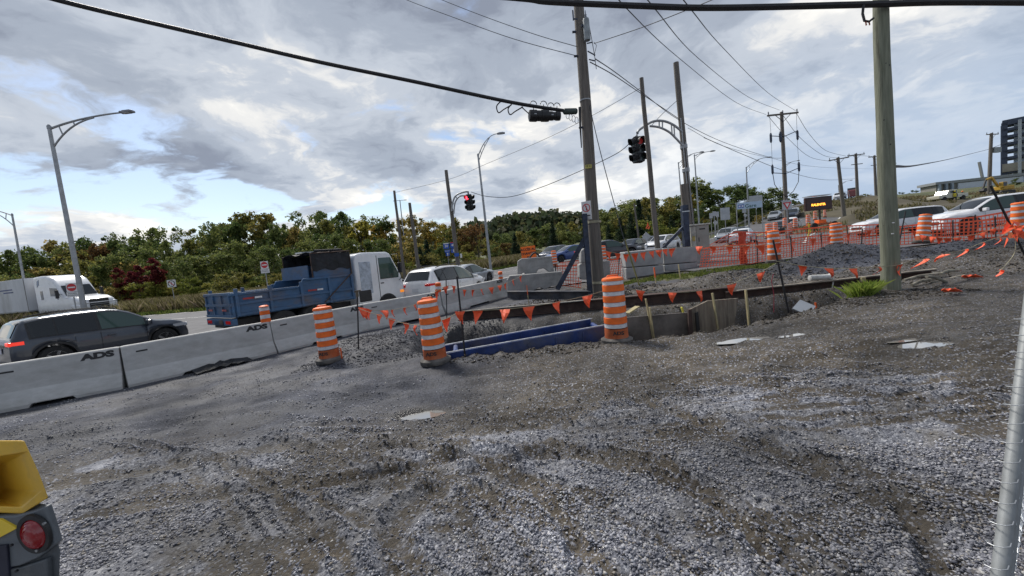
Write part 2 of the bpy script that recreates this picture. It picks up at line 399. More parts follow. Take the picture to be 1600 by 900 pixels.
def _raw(x, y):
    global PUDDLES
    keep = PUDDLES; PUDDLES = []; z = terrain(x, y); PUDDLES = keep; return z
for (c, rx, ry, an) in PUDDLES:
    ang = np.linspace(0, 6.28, 24); xs = c[0]+1.6*rx*np.cos(ang); ys = c[1]+1.8*ry*np.sin(ang)
    PZ[c] = float(np.mean(_raw(xs, ys)))-.012
def tz(x, y): return float(terrain(np.array([x], float), np.array([y], float))[0])
def TG(px, py):
    """point where the ray through a photo pixel meets the real ground"""
    z = 0.2
    for _ in range(16):
        p = G(px, py, z); z = .5*z+.5*tz(p.x, min(p.y, 160))
    return G(px, py, z)
# graded grid
def graded(lim, a, b):
    o = [0.0]
    while o[-1] < lim: o.append(o[-1]+a+b*o[-1])
    return np.array(o)
gx = graded(420, .026, .0165); xs = np.concatenate([-gx[:0:-1], gx])
gy = graded(500, .024, .0115); ys = np.concatenate([[-60, -30, -15, -8, -4, -2, -1, 0, .5, .8, 1.1], 1.4+gy])
XX, YY = np.meshgrid(xs, ys)
ZZ = terrain(XX, YY)
ZZ = np.where(line_side(XX, YY) > 0.35, base_z(XX, YY)+.9*0, ZZ)
far = S(90, 160, YY)
V = np.stack([XX.ravel(), YY.ravel(), ZZ.ravel()], 1)
nx = len(xs); ny = len(ys)
I, J = np.meshgrid(np.arange(ny-1), np.arange(nx-1), indexing='ij'); q = (I*nx+J).ravel()
FQ = np.stack([q, q+1, q+nx+1, q+nx], 1)
# soil masks: a soil / gravel map of where each material lies
soil = np.zeros(XX.shape)
n1 = fbm(XX*.9, YY*1.3, 81, 4, .6); n2 = fbm(XX*.35+3, YY*.5, 91, 3)
band = S(3.75, 4.5, YY+.4*(n2-.5)*4)*S(-3.0, -1.2, XX+.16*(YY-4)*2) * (1-S(6.6, 7.5, YY)*S(.5, -1.5, XX))
soil = np.clip(band*1.15*(.55+.9*n1), 0, 1)
soil = np.maximum(soil, S(7.4, 8.0, YY)*S(.6, 1.6, XX))
soil = np.maximum(soil, .85*S(.56, .68, fbm(XX*1.1+4, YY*1.8, 101, 4, .55))*S(-4, -1, XX))
soil = np.maximum(soil, S(.60, .66, fbm(XX*.8, YY*1.5+8, 131, 3))*.8)
for pts_, w_, dep_ in RUTS:
    d_, s_, _s = line_d(XX, YY, pts_); soil = np.maximum(soil, (.40+.55*fbm(s_*1.1, s_*0+dep_*90, 7, 3))*np.exp(-(d_/(w_*1.25))**2))
soil = np.maximum(soil, S(1.25, .7, np.hypot((XX-gp(130, 754)[0])/.55, (YY-gp(130, 754)[1])/.16)+.6*(n1-.5)))
pil = np.minimum(np.hypot((XX-PILE[0])/3.1, (YY-PILE[1])/1.6), np.hypot((XX-12.9)/3.4, (YY-12.5)/1.35)); soil = np.where(pil < 1.02, 0, soil)
grass = S(2.2, 4.0, -0+YY*0+np.where(line_side(XX, YY) > 0, 5, 0)) 
hill = S(30, 45, np.hypot(XX-45, YY-35)*0+YY)
me_g = np_mesh('ground', V, FQ, None, None, True)
def add_attr(o, nm, arr):
    a = o.data.attributes.new(nm, 'FLOAT', 'POINT'); a.data.foreach_set('value', np.asarray(arr, dtype=np.float32).ravel())
add_attr(me_g, 'soil', soil)
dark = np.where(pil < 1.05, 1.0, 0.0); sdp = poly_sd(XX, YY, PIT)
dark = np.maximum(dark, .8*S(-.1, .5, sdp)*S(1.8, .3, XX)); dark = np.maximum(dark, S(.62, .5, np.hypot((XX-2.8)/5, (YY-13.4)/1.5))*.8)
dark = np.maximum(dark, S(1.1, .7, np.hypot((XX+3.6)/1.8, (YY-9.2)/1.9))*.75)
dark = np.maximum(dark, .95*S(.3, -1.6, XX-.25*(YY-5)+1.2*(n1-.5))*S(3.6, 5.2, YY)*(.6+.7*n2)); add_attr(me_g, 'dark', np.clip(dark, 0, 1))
wetrim_pit = np.zeros(XX.shape)
for (cx_, cy_), rx, ry, an in PUDDLES:
    ca, sa = math.cos(an), math.sin(an); dx = (XX-cx_)*ca+(YY-cy_)*sa; dy = -(XX-cx_)*sa+(YY-cy_)*ca
    wetrim_pit = np.maximum(wetrim_pit, S(2.6, 1.2, np.hypot(dx/rx, dy/ry)+1.6*(fbm(XX*4, YY*5, 19, 3)-.5)))
wetrim_pit = np.maximum(wetrim_pit, .8*S(-.05, .45, sdp))  # soil inside the trench outline is set darker and smoother too
add_attr(me_g, 'wetrim_pit', wetrim_pit)
side = line_side(XX, YY)
veg = np.where(side > .5, 1.0, 0.0)
veg = np.maximum(veg, S(.65, .5, np.hypot((XX-7.0)/3.4, (YY-14.3)/1.0)))
add_attr(me_g, 'veg', veg)
m, n, b = new_mat('ground_gravel_and_soil'); L = n.links
def nd(t, **k):
    q = n.nodes.new(t)
    for a_, b_ in k.items(): setattr(q, a_, b_)
    return q
geo = nd('ShaderNodeNewGeometry')
def tnoise(sc, det, rg, dist=0): 
    q = nd('ShaderNodeTexNoise'); q.inputs['Scale'].default_value = sc; q.inputs['Detail'].default_value = det; q.inputs['Roughness'].default_value = rg; q.inputs['Distortion'].default_value = dist; L.new(geo.outputs['Position'], q.inputs['Vector']); return q.outputs['Fac']
def tramp(f, st):
    q = nd('ShaderNodeValToRGB'); e = q.color_ramp.elements
    while len(e) < len(st): e.new(.5)
    for i, (p, c) in enumerate(st): e[i].position = p; e[i].color = (*c, 1) if isinstance(c, tuple) else (c, c, c, 1)
    L.new(f, q.inputs[0]); return q.outputs[0]
def tmix(f, a, b_):
    q = nd('ShaderNodeMix', data_type='RGBA')
    if isinstance(f, (int, float)): q.inputs[0].default_value = f
    else: L.new(f, q.inputs[0])
    for k_, v_ in ((6, a), (7, b_)):
        if isinstance(v_, tuple): q.inputs[k_].default_value = (*v_, 1)
        else: L.new(v_, q.inputs[k_])
    return q.outputs[2]
def tattr(nm): q = nd('ShaderNodeAttribute', attribute_name=nm); return q.outputs['Fac']
def tmath(op, a, b_=None):
    q = nd('ShaderNodeMath', operation=op)
    for i, v_ in enumerate((a, b_)):
        if v_ is None: continue
        if isinstance(v_, (int, float)): q.inputs[i].default_value = v_
        else: L.new(v_, q.inputs[i])
    return q.outputs[0]
def vor(sc, feat='F1', rnd=1.0):
    q = nd('ShaderNodeTexVoronoi', feature=feat); q.inputs['Scale'].default_value = sc; q.inputs['Randomness'].default_value = rnd; L.new(geo.outputs['Position'], q.inputs['Vector']); return q
v1 = vor(62); v2 = vor(27)
vs1 = nd('ShaderNodeSeparateColor'); L.new(v1.outputs['Color'], vs1.inputs[0]); vs2 = nd('ShaderNodeSeparateColor'); L.new(v2.outputs['Color'], vs2.inputs[0])
st1 = tramp(vs1.outputs[0], [(0.0, (.058, .063, .082)), (.45, (.14, .148, .178)), (.8, (.235, .245, .28)), (1.0, (.45, .455, .48))])
st2 = tramp(vs2.outputs[1], [(0.0, (.06, .062, .075)), (.5, (.14, .145, .165)), (.85, (.24, .245, .265)), (1.0, (.45, .45, .46))])
big_n = tnoise(.9, 5, .6)
grav = tmix(tramp(big_n, [(.4, 0.0), (.6, .6)]), st1, st2)
grav = tmix(tramp(tnoise(2.3, 8, .65), [(.46, 0.0), (.66, .75)]), grav, (.10, .088, .068))
sfine = tramp(tnoise(26, 9, .72), [(.30, (.026, .021, .015)), (.5, (.070, .057, .041)), (.66, (.115, .096, .071)), (.8, (.22, .20, .17))])
slarge = tramp(tnoise(1.3, 6, .6), [(.35, (.045, .038, .030)), (.65, (.12, .102, .080))])
smp = nd('ShaderNodeMapping'); smp.inputs[3].default_value = (1.1, 4.2, 1); smp.inputs[2].default_value = (0, 0, -.12); L.new(geo.outputs['Position'], smp.inputs[0]); sst = nd('ShaderNodeTexNoise'); sst.inputs['Scale'].default_value = 1.6; sst.inputs['Detail'].default_value = 10; sst.inputs['Roughness'].default_value = .68; L.new(smp.outputs[0], sst.inputs['Vector'])
soilc = tmix(.45, sfine, slarge); soilc = tmix(tramp(sst.outputs['Fac'], [(.40, .8), (.56, 0.0)]), soilc, (.030, .025, .019))
soilc = tmix(tramp(sst.outputs['Fac'], [(.60, 0.0), (.74, .6)]), soilc, (.19, .17, .14))
soilc = tmix(tramp(vs1.outputs[1], [(.80, 0.0), (.84, .8)]), soilc, st1)
msk = tramp(tmath('ADD', tattr('soil'), tmath('MULTIPLY', tmath('SUBTRACT', tnoise(7, 8, .7), .5), 1.1)), [(.36, 0.0), (.60, 1.0)])
col = tmix(msk, grav, soilc)
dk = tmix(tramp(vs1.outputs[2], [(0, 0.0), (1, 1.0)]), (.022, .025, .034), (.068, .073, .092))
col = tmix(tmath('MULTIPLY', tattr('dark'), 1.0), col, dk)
gr = tramp(tnoise(3.0, 9, .7), [(.3, (.045, .055, .018)), (.55, (.085, .092, .030)), (.75, (.16, .14, .07))])
col = tmix(tattr('veg'), col, gr)
wet = tramp(tnoise(.55, 6, .6, .4), [(.36, .55), (.50, .95), (.62, 1.45)])
wm_ = nd('ShaderNodeVectorMath', operation='SCALE'); L.new(col, wm_.inputs[0]); L.new(wet, wm_.inputs['Scale']); col = tmix(tmath('MULTIPLY', tattr('wetrim_pit'), .75), wm_.outputs[0], (.028, .024, .019))
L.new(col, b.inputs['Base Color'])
rr_ = tramp(tnoise(1.1, 4, .5), [(.42, .62), (.62, .93)]); L.new(tmath('SUBTRACT', rr_, tmath('MULTIPLY', tattr('wetrim_pit'), .42)), b.inputs['Roughness']); b.inputs['Specular IOR Level'].default_value = 0.4
hgt = tmath('ADD', tmath('MULTIPLY', tmath('SUBTRACT', 1.0, v1.outputs['Distance']), .55), tmath('MULTIPLY', tnoise(30, 8, .75), 1.4))
bn = nd('ShaderNodeBump'); bn.inputs['Strength'].default_value = .85; bn.inputs['Distance'].default_value = .016; L.new(hgt, bn.inputs['Height']); L.new(bn.outputs[0], b.inputs['Normal'])
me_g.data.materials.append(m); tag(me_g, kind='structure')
# ------------- loose stones: crushed gravel lying on the lot (nobody could count them)
def stones(count, y0, y1, smin, smax, name, matl, label, dens=0.0, xk=1.45, region=None, power=1.0, seed=1):
    rg = np.random.default_rng(seed)
    if region is None:
        t = rg.random(count*3); y = 1/(1/y0 + (1/y1-1/y0)*t)**1.0; x = (rg.random(count*3)*2-1)*(y*xk+.3)
    else:
        x = region[0]+(rg.random(count*3)*2-1)*region[2]; y = region[1]+(rg.random(count*3)*2-1)*region[3]
    if region is None:
        nn = fbm(x*.8+2, y*1.2, 111, 4, .6); s_ = np.clip(S(3.75, 4.5, y+.8*(fbm(x*.35+3, y*.5, 91, 3)-.5)*2)*S(-3, -1.2, x), 0, 1)
        drop = .55*S(.56, .68, fbm(x*1.1+4, y*1.8, 101, 4, .55))
        pr = (1-.88*s_)*(1-drop)*(1-.6*S(-.2, -2.2, x-.25*(y-5))*S(3.6, 5.2, y))*(.12+1.1*S(.42, .58, nn))
        
        for pts_, w_, dep_ in RUTS:
            d_ = line_d(x, y, pts_)[0]; pr = pr*(1-.7*np.exp(-(d_/(w_*1.1))**2)) + .25*np.exp(-((d_-w_*1.9)/(w_*.7))**2)*(1-s_*.8)
        inp = poly_sd(x, y, PIT); pr = np.where(inp > -.05, pr*.4, pr)
        for (cx_, cy_), rx, ry, an in PUDDLES: pr = np.where(np.hypot((x-cx_)/(rx*1.1), (y-cy_)/(ry*1.1)) < 1, 0, pr)
        pr = np.where(line_side(x, y) > -.25, 0, pr)
    else: pr = np.ones(len(x))
    k = rg.random(len(x)) < pr; x = x[k][:count]; y = y[k][:count]; N = len(x)
    z = terrain(x, y); s = smin+(smax-smin)*rg.random(N)**3.2
    base = np.array([(1, 0, 0), (-1, 0, 0), (0, 1, 0), (0, -1, 0), (0, 0, 1), (0, 0, -1)], float)
    fc = np.array([(0, 2, 4), (2, 1, 4), (1, 3, 4), (3, 0, 4), (2, 0, 5), (1, 2, 5), (3, 1, 5), (0, 3, 5)])
    pts = base[None]*(1+.5*(rg.random((N, 6, 1))-.5)) + .42*(rg.random((N, 6, 3))-.5)
    pts = pts*np.stack([1+.4*rg.random(N), .75+.3*rg.random(N), .45+.3*rg.random(N)], 1)[:, None, :]*.5
    a = rg.random(N)*6.28; tt = (rg.random(N)-.5)*1.1
    ct, st_ = np.cos(tt)[:, None], np.sin(tt)[:, None]; px_ = pts[:, :, 0]*ct+pts[:, :, 2]*st_; pz_ = -pts[:, :, 0]*st_+pts[:, :, 2]*ct; pts[:, :, 0] = px_; pts[:, :, 2] = pz_
    ca, sa = np.cos(a)[:, None], np.sin(a)[:, None]; qx = pts[:, :, 0]*ca-pts[:, :, 1]*sa; qy = pts[:, :, 0]*sa+pts[:, :, 1]*ca
    VV = np.stack([x[:, None]+qx*s[:, None], y[:, None]+qy*s[:, None], (z+s*.12)[:, None]+pts[:, :, 2]*s[:, None]], -1).reshape(-1, 3)
    FF = (fc[None]+6*np.arange(N)[:, None, None]).reshape(-1, 3)
    o = np_mesh(name, VV, FF, matl, None, False, fv=3); tag(o, label, 'gravel', kind='stuff'); return o
def stone_mat(name, stops):
    m_, n_, b_ = new_mat(name); g = n_.nodes.new('ShaderNodeNewGeometry'); r = n_.nodes.new('ShaderNodeValToRGB'); e = r.color_ramp.elements
    while len(e) < len(stops): e.new(.5)
    for i, (p, c) in enumerate(stops): e[i].position = p; e[i].color = (*c, 1)
    n_.links.new(g.outputs['Random Per Island'], r.inputs[0])
    no = n_.nodes.new('ShaderNodeTexNoise'); no.inputs['Scale'].default_value = 160; no.inputs['Detail'].default_value = 3; n_.links.new(g.outputs['Position'], no.inputs['Vector'])
    mx = n_.nodes.new('ShaderNodeMix'); mx.data_type = 'RGBA'; mx.blend_type = 'MULTIPLY'; mx.inputs[0].default_value = .5; n_.links.new(r.outputs[0], mx.inputs[6]); n_.links.new(no.outputs['Fac'], mx.inputs[7])
    nw = n_.nodes.new('ShaderNodeTexNoise'); nw.inputs['Scale'].default_value = .55; nw.inputs['Detail'].default_value = 6; nw.inputs['Roughness'].default_value = .6; nw.inputs['Distortion'].default_value = .4; n_.links.new(g.outputs['Position'], nw.inputs['Vector'])
    rw_ = n_.nodes.new('ShaderNodeValToRGB'); ew = rw_.color_ramp.elements; ew.new(.5)
    for i, (p, c) in enumerate([(.36, .55), (.50, .95), (.62, 1.45)]): ew[i].position = p; ew[i].color = (c, c, c, 1)
    n_.links.new(nw.outputs['Fac'], rw_.inputs[0]); sc_ = n_.nodes.new('ShaderNodeVectorMath'); sc_.operation = 'SCALE'; n_.links.new(mx.outputs[2], sc_.inputs[0]); n_.links.new(rw_.outputs[0], sc_.inputs['Scale'])
    n_.links.new(sc_.outputs[0], b_.inputs['Base Color']); b_.inputs['Roughness'].default_value = .8; return m_
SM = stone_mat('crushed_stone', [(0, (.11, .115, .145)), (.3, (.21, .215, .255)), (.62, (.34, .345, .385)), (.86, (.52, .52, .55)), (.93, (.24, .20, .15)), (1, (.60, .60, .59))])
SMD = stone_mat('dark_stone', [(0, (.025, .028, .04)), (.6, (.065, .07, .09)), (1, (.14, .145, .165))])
stones(115000, 1.75, 4.6, .005, .030, 'gravel', SM, 'pale blue-grey crushed gravel scattered over the foreground', seed=5)
stones(52000, 4.2, 10.5, .007, .032, 'gravel', SM, 'thinner blue-grey gravel spread across the middle of the lot', seed=6, xk=1.35)
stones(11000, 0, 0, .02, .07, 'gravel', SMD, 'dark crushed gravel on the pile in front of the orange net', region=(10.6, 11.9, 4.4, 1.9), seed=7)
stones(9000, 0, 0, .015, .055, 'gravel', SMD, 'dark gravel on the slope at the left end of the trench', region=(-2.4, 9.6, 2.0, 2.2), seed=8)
SOILM = stone_mat('clod_soil', [(0, (.03, .025, .02)), (.6, (.075, .062, .048)), (1, (.13, .11, .085))])
stones(5000, 0, 0, .02, .075, 'soil_clods', SOILM, 'dark brown clods of turned earth beyond the trench beam', region=(8.5, 9.6, 5.5, 1.9), seed=9)
stones(3000, 0, 0, .015, .06, 'soil_clods', SOILM, 'brown earth clods along the near lip of the trench', region=(3.4, 6.95, 4.6, .35), seed=10)
stones(3000, 0, 0, .02, .10, 'soil_clods', SOILM, 'earth clods around the foot of the big wooden pole', region=(1.6, 12.6, 3.0, 1.0), seed=12)
# puddles
wm, n, b = new_mat('puddle_water'); b.inputs['Base Color'].default_value = (.23, .22, .20, 1); b.inputs['Roughness'].default_value = .03; b.inputs['IOR'].default_value = 1.33; b.inputs['Specular IOR Level'].default_value = 1.0; b.inputs['Coat Weight'].default_value = 1.0; b.inputs['Coat Roughness'].default_value = 0.01  # pale base colour stands in for the bright sky's reflection
plab = ['small sky-pale puddle in the middle of the brown lot', 'long sky-pale puddle beside the trench near the plywood shore', 'puddle lying in a wheel rut on the right of the lot', 'narrow strip of water just left of the rut puddle', 'thin wet trickle at the far end of the long puddle']
for i, ((cx_, cy_), rx, ry, an) in enumerate(PUDDLES):
    k = 40; vs = []
    for j in range(k):
        q_ = 2*math.pi*j/k; rr = 1.35; a_, b_ = rx*rr*math.cos(q_), ry*rr*math.sin(q_)
        vs.append((cx_+a_*math.cos(an)-b_*math.sin(an), cy_+a_*math.sin(an)+b_*math.cos(an), PZ[(cx_, cy_)]-.006))
    o = MB().add(vs, [tuple(range(k))]).build('puddle', wm, None, fix=False); tag(o, plab[i], 'puddle', kind='structure')
# ================================================================ roads
asph = mat('asphalt', (.105, .105, .112), .82, var=.16, scale=1.3, bump=.25, bscale=60)
white_line = mat('road_paint', (.62, .62, .60), .7, var=.2, scale=9)
yellow_line = mat('yellow_road_paint', (.55, .40, .07), .7, var=.2, scale=9)
conc = mat('concrete', (.40, .40, .39), .85, var=.14, scale=2.2, bump=.3, bscale=45, dirt=.25, dirtcol=(.24, .23, .21))
def sheet_poly(poly, dz, step, name, m_):
    """dense sheet following the terrain inside a polygon"""
    px_ = [p[0] for p in poly]; py_ = [p[1] for p in poly]
    xs_ = np.arange(min(px_), max(px_)+step, step); ys_ = np.arange(min(py_), max(py_)+step, step)
    X, Y = np.meshgrid(xs_, ys_); Z = base_z(X, Y)+dz; sd_ = poly_sd(X, Y, poly)
    ok = sd_ > -step*.5
    nx_ = len(xs_); idx = -np.ones(X.shape, int); 
    use = ok[:-1, :-1] & ok[1:, :-1] & ok[:-1, 1:] & ok[1:, 1:]
    I_, J_ = np.nonzero(use); q_ = I_*nx_+J_
    return np_mesh(name, np.stack([X.ravel(), Y.ravel(), Z.ravel()], 1), np.stack([q_, q_+1, q_+nx_+1, q_+nx_], 1), m_, None, True)
def strip(path, w0, w1, dz, name, m_, step=.8, parent=None):
    """ribbon along a path, offsets w0..w1 to the right of travel"""
    pts = [Vector((p[0], p[1], 0)) for p in path]; L_ = []
    for i in range(len(pts)-1):
        d = pts[i+1]-pts[i]; k = max(1, int(d.length/step))
        for j in range(k): L_.append(pts[i]+d*j/k)
    L_.append(pts[-1])
    nseg = max(1, int(abs(w1-w0)/1.2)); rows = []
    for i, p in enumerate(L_):
        t = (L_[min(i+3, len(L_)-1)]-L_[max(i-3, 0)]).normalized(); nrm = Vector((t.y, -t.x, 0))
        rows.append([p+nrm*(w0+(w1-w0)*j/nseg) for j in range(nseg+1)])
    X = np.array([[q_.x for q_ in r] for r in rows]); Y = np.array([[q_.y for q_ in r] for r in rows]); Z = base_z(X, Y)+dz
    R, C = X.shape; I_, J_ = np.meshgrid(np.arange(R-1), np.arange(C-1), indexing='ij'); q_ = (I_*C+J_).ravel()
    return np_mesh(name, np.stack([X.ravel(), Y.ravel(), Z.ravel()], 1), np.stack([q_, q_+1, q_+C+1, q_+C], 1), m_, parent, True)
def xy(px, py): return gp(px, py)
FAR_EDGE = [(-75, 22), (-50, 30), xy(200, 496), xy(330, 486), (-12, 38), (0, 42.5), (9, 49), (16, 52)]
near_side = [(BAR[0].x-30, BAR[0].y-22)] + [(b_.x-.35, b_.y+.35) for b_ in BAR] + [(1.6, 19.0), (3.6, 18.0), (6.2, 16.6), (9.2, 15.9), (14, 15.6), (24, 14.2), (60, 10)]
road_poly = near_side + [(62, 20), (34, 30), (31, 40)] + FAR_EDGE[::-1]
tag(sheet_poly(road_poly, .055, .8, 'road', asph), kind='structure')
tag(strip(RAMP, -7.0, 7.0, .085, 'ramp_road', asph), kind='structure')
tag(strip(RAMP, -6.4, -6.25, .10, 'road_marking', white_line), kind='structure')
tag(strip(RAMP, -.1, .1, .10, 'road_marking', yellow_line), kind='structure')
tag(strip(RAMP, 6.2, 6.35, .10, 'road_marking', white_line), kind='structure')
edge_path = [p for p in FAR_EDGE]
tag(strip([(p[0]+.6, p[1]-.8) for p in edge_path], 0, .15, .075, 'road_marking', white_line), kind='structure')
tag(strip([(p[0]+4.5, p[1]-6.0) for p in edge_path[:6]], 0, .14, .075, 'road_marking', white_line), kind='structure')
# ================================================================ trees and field
ORD = ['first', 'second', 'third', 'fourth', 'fifth', 'sixth', 'seventh', 'eighth', 'ninth', 'tenth', 'eleventh', 'twelfth', 'thirteenth', 'fourteenth', 'fifteenth']
def leaf_mat(name, stops):
    m_, n_, b_ = new_mat(name); g = n_.nodes.new('ShaderNodeNewGeometry'); r = n_.nodes.new('ShaderNodeValToRGB'); e = r.color_ramp.elements
    while len(e) < len(stops): e.new(.5)
    for i, (p, c) in enumerate(stops): e[i].position = p; e[i].color = (*c, 1)
    n_.links.new(g.outputs['Random Per Island'], r.inputs[0])
    oi = n_.nodes.new('ShaderNodeObjectInfo'); hs = n_.nodes.new('ShaderNodeHueSaturation')
    mr = n_.nodes.new('ShaderNodeMapRange'); mr.inputs[3].default_value = .47; mr.inputs[4].default_value = .525; n_.links.new(oi.outputs['Random'], mr.inputs[0]); n_.links.new(mr.outputs[0], hs.inputs['Hue'])
    mv = n_.nodes.new('ShaderNodeMapRange'); mv.inputs[3].default_value = 1.6; mv.inputs[4].default_value = .85; n_.links.new(oi.outputs['Random'], mv.inputs[0]); n_.links.new(mv.outputs[0], hs.inputs['Value'])
    n_.links.new(r.outputs[0], hs.inputs['Color']); n_.links.new(hs.outputs[0], b_.inputs['Base Color']); b_.inputs['Roughness'].default_value = .65
    b_.inputs['Specular IOR Level'].default_value = .25
    tr = n_.nodes.new('ShaderNodeBsdfTranslucent'); n_.links.new(hs.outputs[0], tr.inputs[0]); mx = n_.nodes.new('ShaderNodeMixShader'); mx.inputs[0].default_value = .45
    n_.links.new(b_.outputs[0], mx.inputs[1]); n_.links.new(tr.outputs[0], mx.inputs[2]); n_.links.new(mx.outputs[0], n_.nodes['Material Output'].inputs[0]); return m_
LM = {'green': leaf_mat('leaves_green', [(0, (.040, .065, .02)), (.6, (.11, .145, .04)), (1, (.21, .23, .075))]),
      'olive': leaf_mat('leaves_olive', [(0, (.06, .07, .02)), (.6, (.19, .18, .045)), (1, (.33, .27, .075))]),
      'yellow': leaf_mat('leaves_yellow', [(0, (.11, .10, .02)), (.6, (.32, .25, .045)), (1, (.5, .38, .08))]),
      'rust': leaf_mat('leaves_rust', [(0, (.05, .03, .015)), (.6, (.15, .085, .03)), (1, (.24, .14, .05))]),
      'red': leaf_mat('leaves_red', [(0, (.05, .008, .012)), (.6, (.15, .020, .028)), (1, (.22, .05, .04))]),
      'lime': leaf_mat('leaves_lime', [(0, (.06, .08, .018)), (.6, (.17, .19, .035)), (1, (.30, .28, .06))]),
      'dark': leaf_mat('needles_dark', [(0, (.008, .020, .010)), (.7, (.020, .040, .020)), (1, (.045, .07, .035))])}
BARK = mat('bark', (.10, .085, .07), .9, var=.3, scale=5, bump=.5, bscale=18)
def leaves(cent, size, rg, droop=0.3):
    """one small quad per centre, random tilt"""
    N = len(cent); a = rg.normal(size=(N, 3)); a /= np.linalg.norm(a, axis=1)[:, None]; b_ = rg.normal(size=(N, 3)); b_ -= a*(a*b_).sum(1)[:, None]; b_ /= np.linalg.norm(b_, axis=1)[:, None]
    s = (size*(.6+.8*rg.random(N)))[:, None]
    V_ = np.stack([cent-a*s-b_*s*.3, cent+a*s*.1-b_*s*.8, cent+a*s+b_*s*.2, cent-a*s*.1+b_*s*.8], 1).reshape(-1, 3)
    return V_, (np.arange(N*4).reshape(-1, 4))
def make_tree(kind, seed, h=10.0, w=5.5, low=.12, lm='green', n_cl=110, n_lf=46, lsize=.145, shape='oval'):
    rg = np.random.default_rng(seed); nm = {'conifer': 'conifer_tree'}.get(kind, kind)
    t = thing(nm, 'tree', 'tree')
    # clumps
    cs = []; rs = []
    nlobe = 10
    lob = [(rg.normal(size=2)*w*.24, h*(low+.10+(.84-low)*rg.random()), w*(.13+.17*rg.random())) for _ in range(nlobe)]
    lob.append((np.zeros(2), h*.88, w*.13))
    while len(cs) < n_cl:
        if shape == 'cone':
            u = rg.random()**.75; z = h*(low+(1-low)*(1-u)); r = w*.5*u*(.55+.45*rg.random()); r *= 1-.25*(math.sin(z*6.0) > .2)
            a = rg.random()*6.28; cs.append((r*math.cos(a), r*math.sin(a), z-.12*r)); rs.append(.18+.28*u)
        else:
            c_, lz, lr = lob[rg.integers(len(lob))]; d = rg.normal(size=3); d /= np.linalg.norm(d); rad = lr*(.62+.42*rg.random())
            p = np.array([c_[0], c_[1], lz])+d*rad*np.array([1, 1, 1.05])
            if p[2] < h*low or p[2] > h: continue
            cs.append(tuple(p)); rs.append(w*.042*(.5+1.0*rg.random()))
    cs = np.array(cs); rs = np.array(rs)
    k = rg.integers(0, len(cs), n_cl*n_lf); d = rg.normal(size=(len(k), 3)); d *= (rs[k]/1.0)[:, None]; d[:, 2] *= .7
    cen = cs[k]+d; cen[:, 2] = np.maximum(cen[:, 2], .15)
    V_, F_ = leaves(cen, lsize if shape != 'cone' else lsize*.8, rg)
    np_mesh('crown', V_, F_, LM[lm], t)
    mb = MB(); r0 = .045*w*.8*.6; top = h*(.92 if shape == 'cone' else .72)
    pts = [(rg.normal()*.03*i, rg.normal()*.03*i, top*i/6) for i in range(7)]; pts[0] = (0, 0, -.4)
    mb.tube(pts, [r0*(1-.13*i) for i in range(7)], 7)
    if shape != 'cone':
        for j in range(9):
            i = rg.integers(1, 6); b0 = Vector(pts[i]); q_ = cs[rg.integers(len(cs))]; e_ = Vector(q_)
            mid = (b0+e_)/2+Vector((0, 0, .12*h*rg.random())); rr = r0*(.42-.04*i)
            mb.tube([b0, mid, e_], [rr, rr*.6, rr*.2], 5)
    mb.build('trunk', BARK, t, smooth=True)
    return t
PROTO = {}
def proto(kind):
    spec = {
     'green1': ('deciduous_tree', 1, dict(lm='green', w=6.0)), 'green2': ('deciduous_tree', 2, dict(lm='green', w=5.0, n_cl=90)),
     'olive1': ('deciduous_tree', 3, dict(lm='olive', w=6.0)), 'olive2': ('deciduous_tree', 4, dict(lm='olive', w=4.8, low=.05)),
     'yellow1': ('deciduous_tree', 5, dict(lm='yellow', w=4.6, low=.08)), 'rust1': ('deciduous_tree', 6, dict(lm='rust', w=5.6, low=.06, n_cl=130)),
     'red1': ('red_shrub', 7, dict(lm='red', w=3.4, low=.03, h=10, n_cl=80)), 'lime1': ('shrub', 8, dict(lm='lime', w=9.0, low=.02, n_cl=110, lsize=.2)),
     'lime2': ('shrub', 9, dict(lm='olive', w=10.0, low=.02, n_cl=110, lsize=.2)), 'con1': ('conifer', 10, dict(lm='dark', w=5.4, low=.02, shape='cone', n_cl=170, n_lf=40)),
     'con2': ('conifer', 11, dict(lm='dark', w=4.2, low=.03, shape='cone', n_cl=150, n_lf=40)), 'green3': ('deciduous_tree', 12, dict(lm='green', w=7.0, low=.02, n_cl=150)),
     'bare1': ('deciduous_tree', 13, dict(lm='rust', w=5, low=.3, n_cl=35, n_lf=25))}[kind]
    return make_tree(spec[0], spec[1], **spec[2])
WORD = {'green': 'dark green', 'olive': 'olive green', 'yellow': 'yellowing', 'rust': 'rust brown', 'red': 'crimson red', 'lime': 'yellow-green', 'con': 'dark conifer', 'bare': 'half-bare'}
ZONES = [(-60, 70, 'behind the white trailer at the left edge'), (70, 185, 'behind the semi cab and lamp post'), (185, 262, 'left of the no-turn sign'), (262, 330, 'right of the no-turn sign'), (330, 440, 'behind the no-entry sign and the dump bed'),
         (440, 545, 'behind the netted dump box'), (545, 625, 'behind the white truck cab'), (625, 700, 'behind the white hatchback'), (700, 790, 'between traffic signal and tall lamp'), (790, 905, 'behind the orange sign'),
         (905, 1000, 'right of the big wooden pole'), (1000, 1062, 'beyond the round grey pole'), (1062, 1125, 'behind the grey cabinet'), (1125, 1215, 'behind the blue station sign'), (1215, 1310, 'left of the message board'), (1310, 1700, 'right of the message board')]
cnt = {}
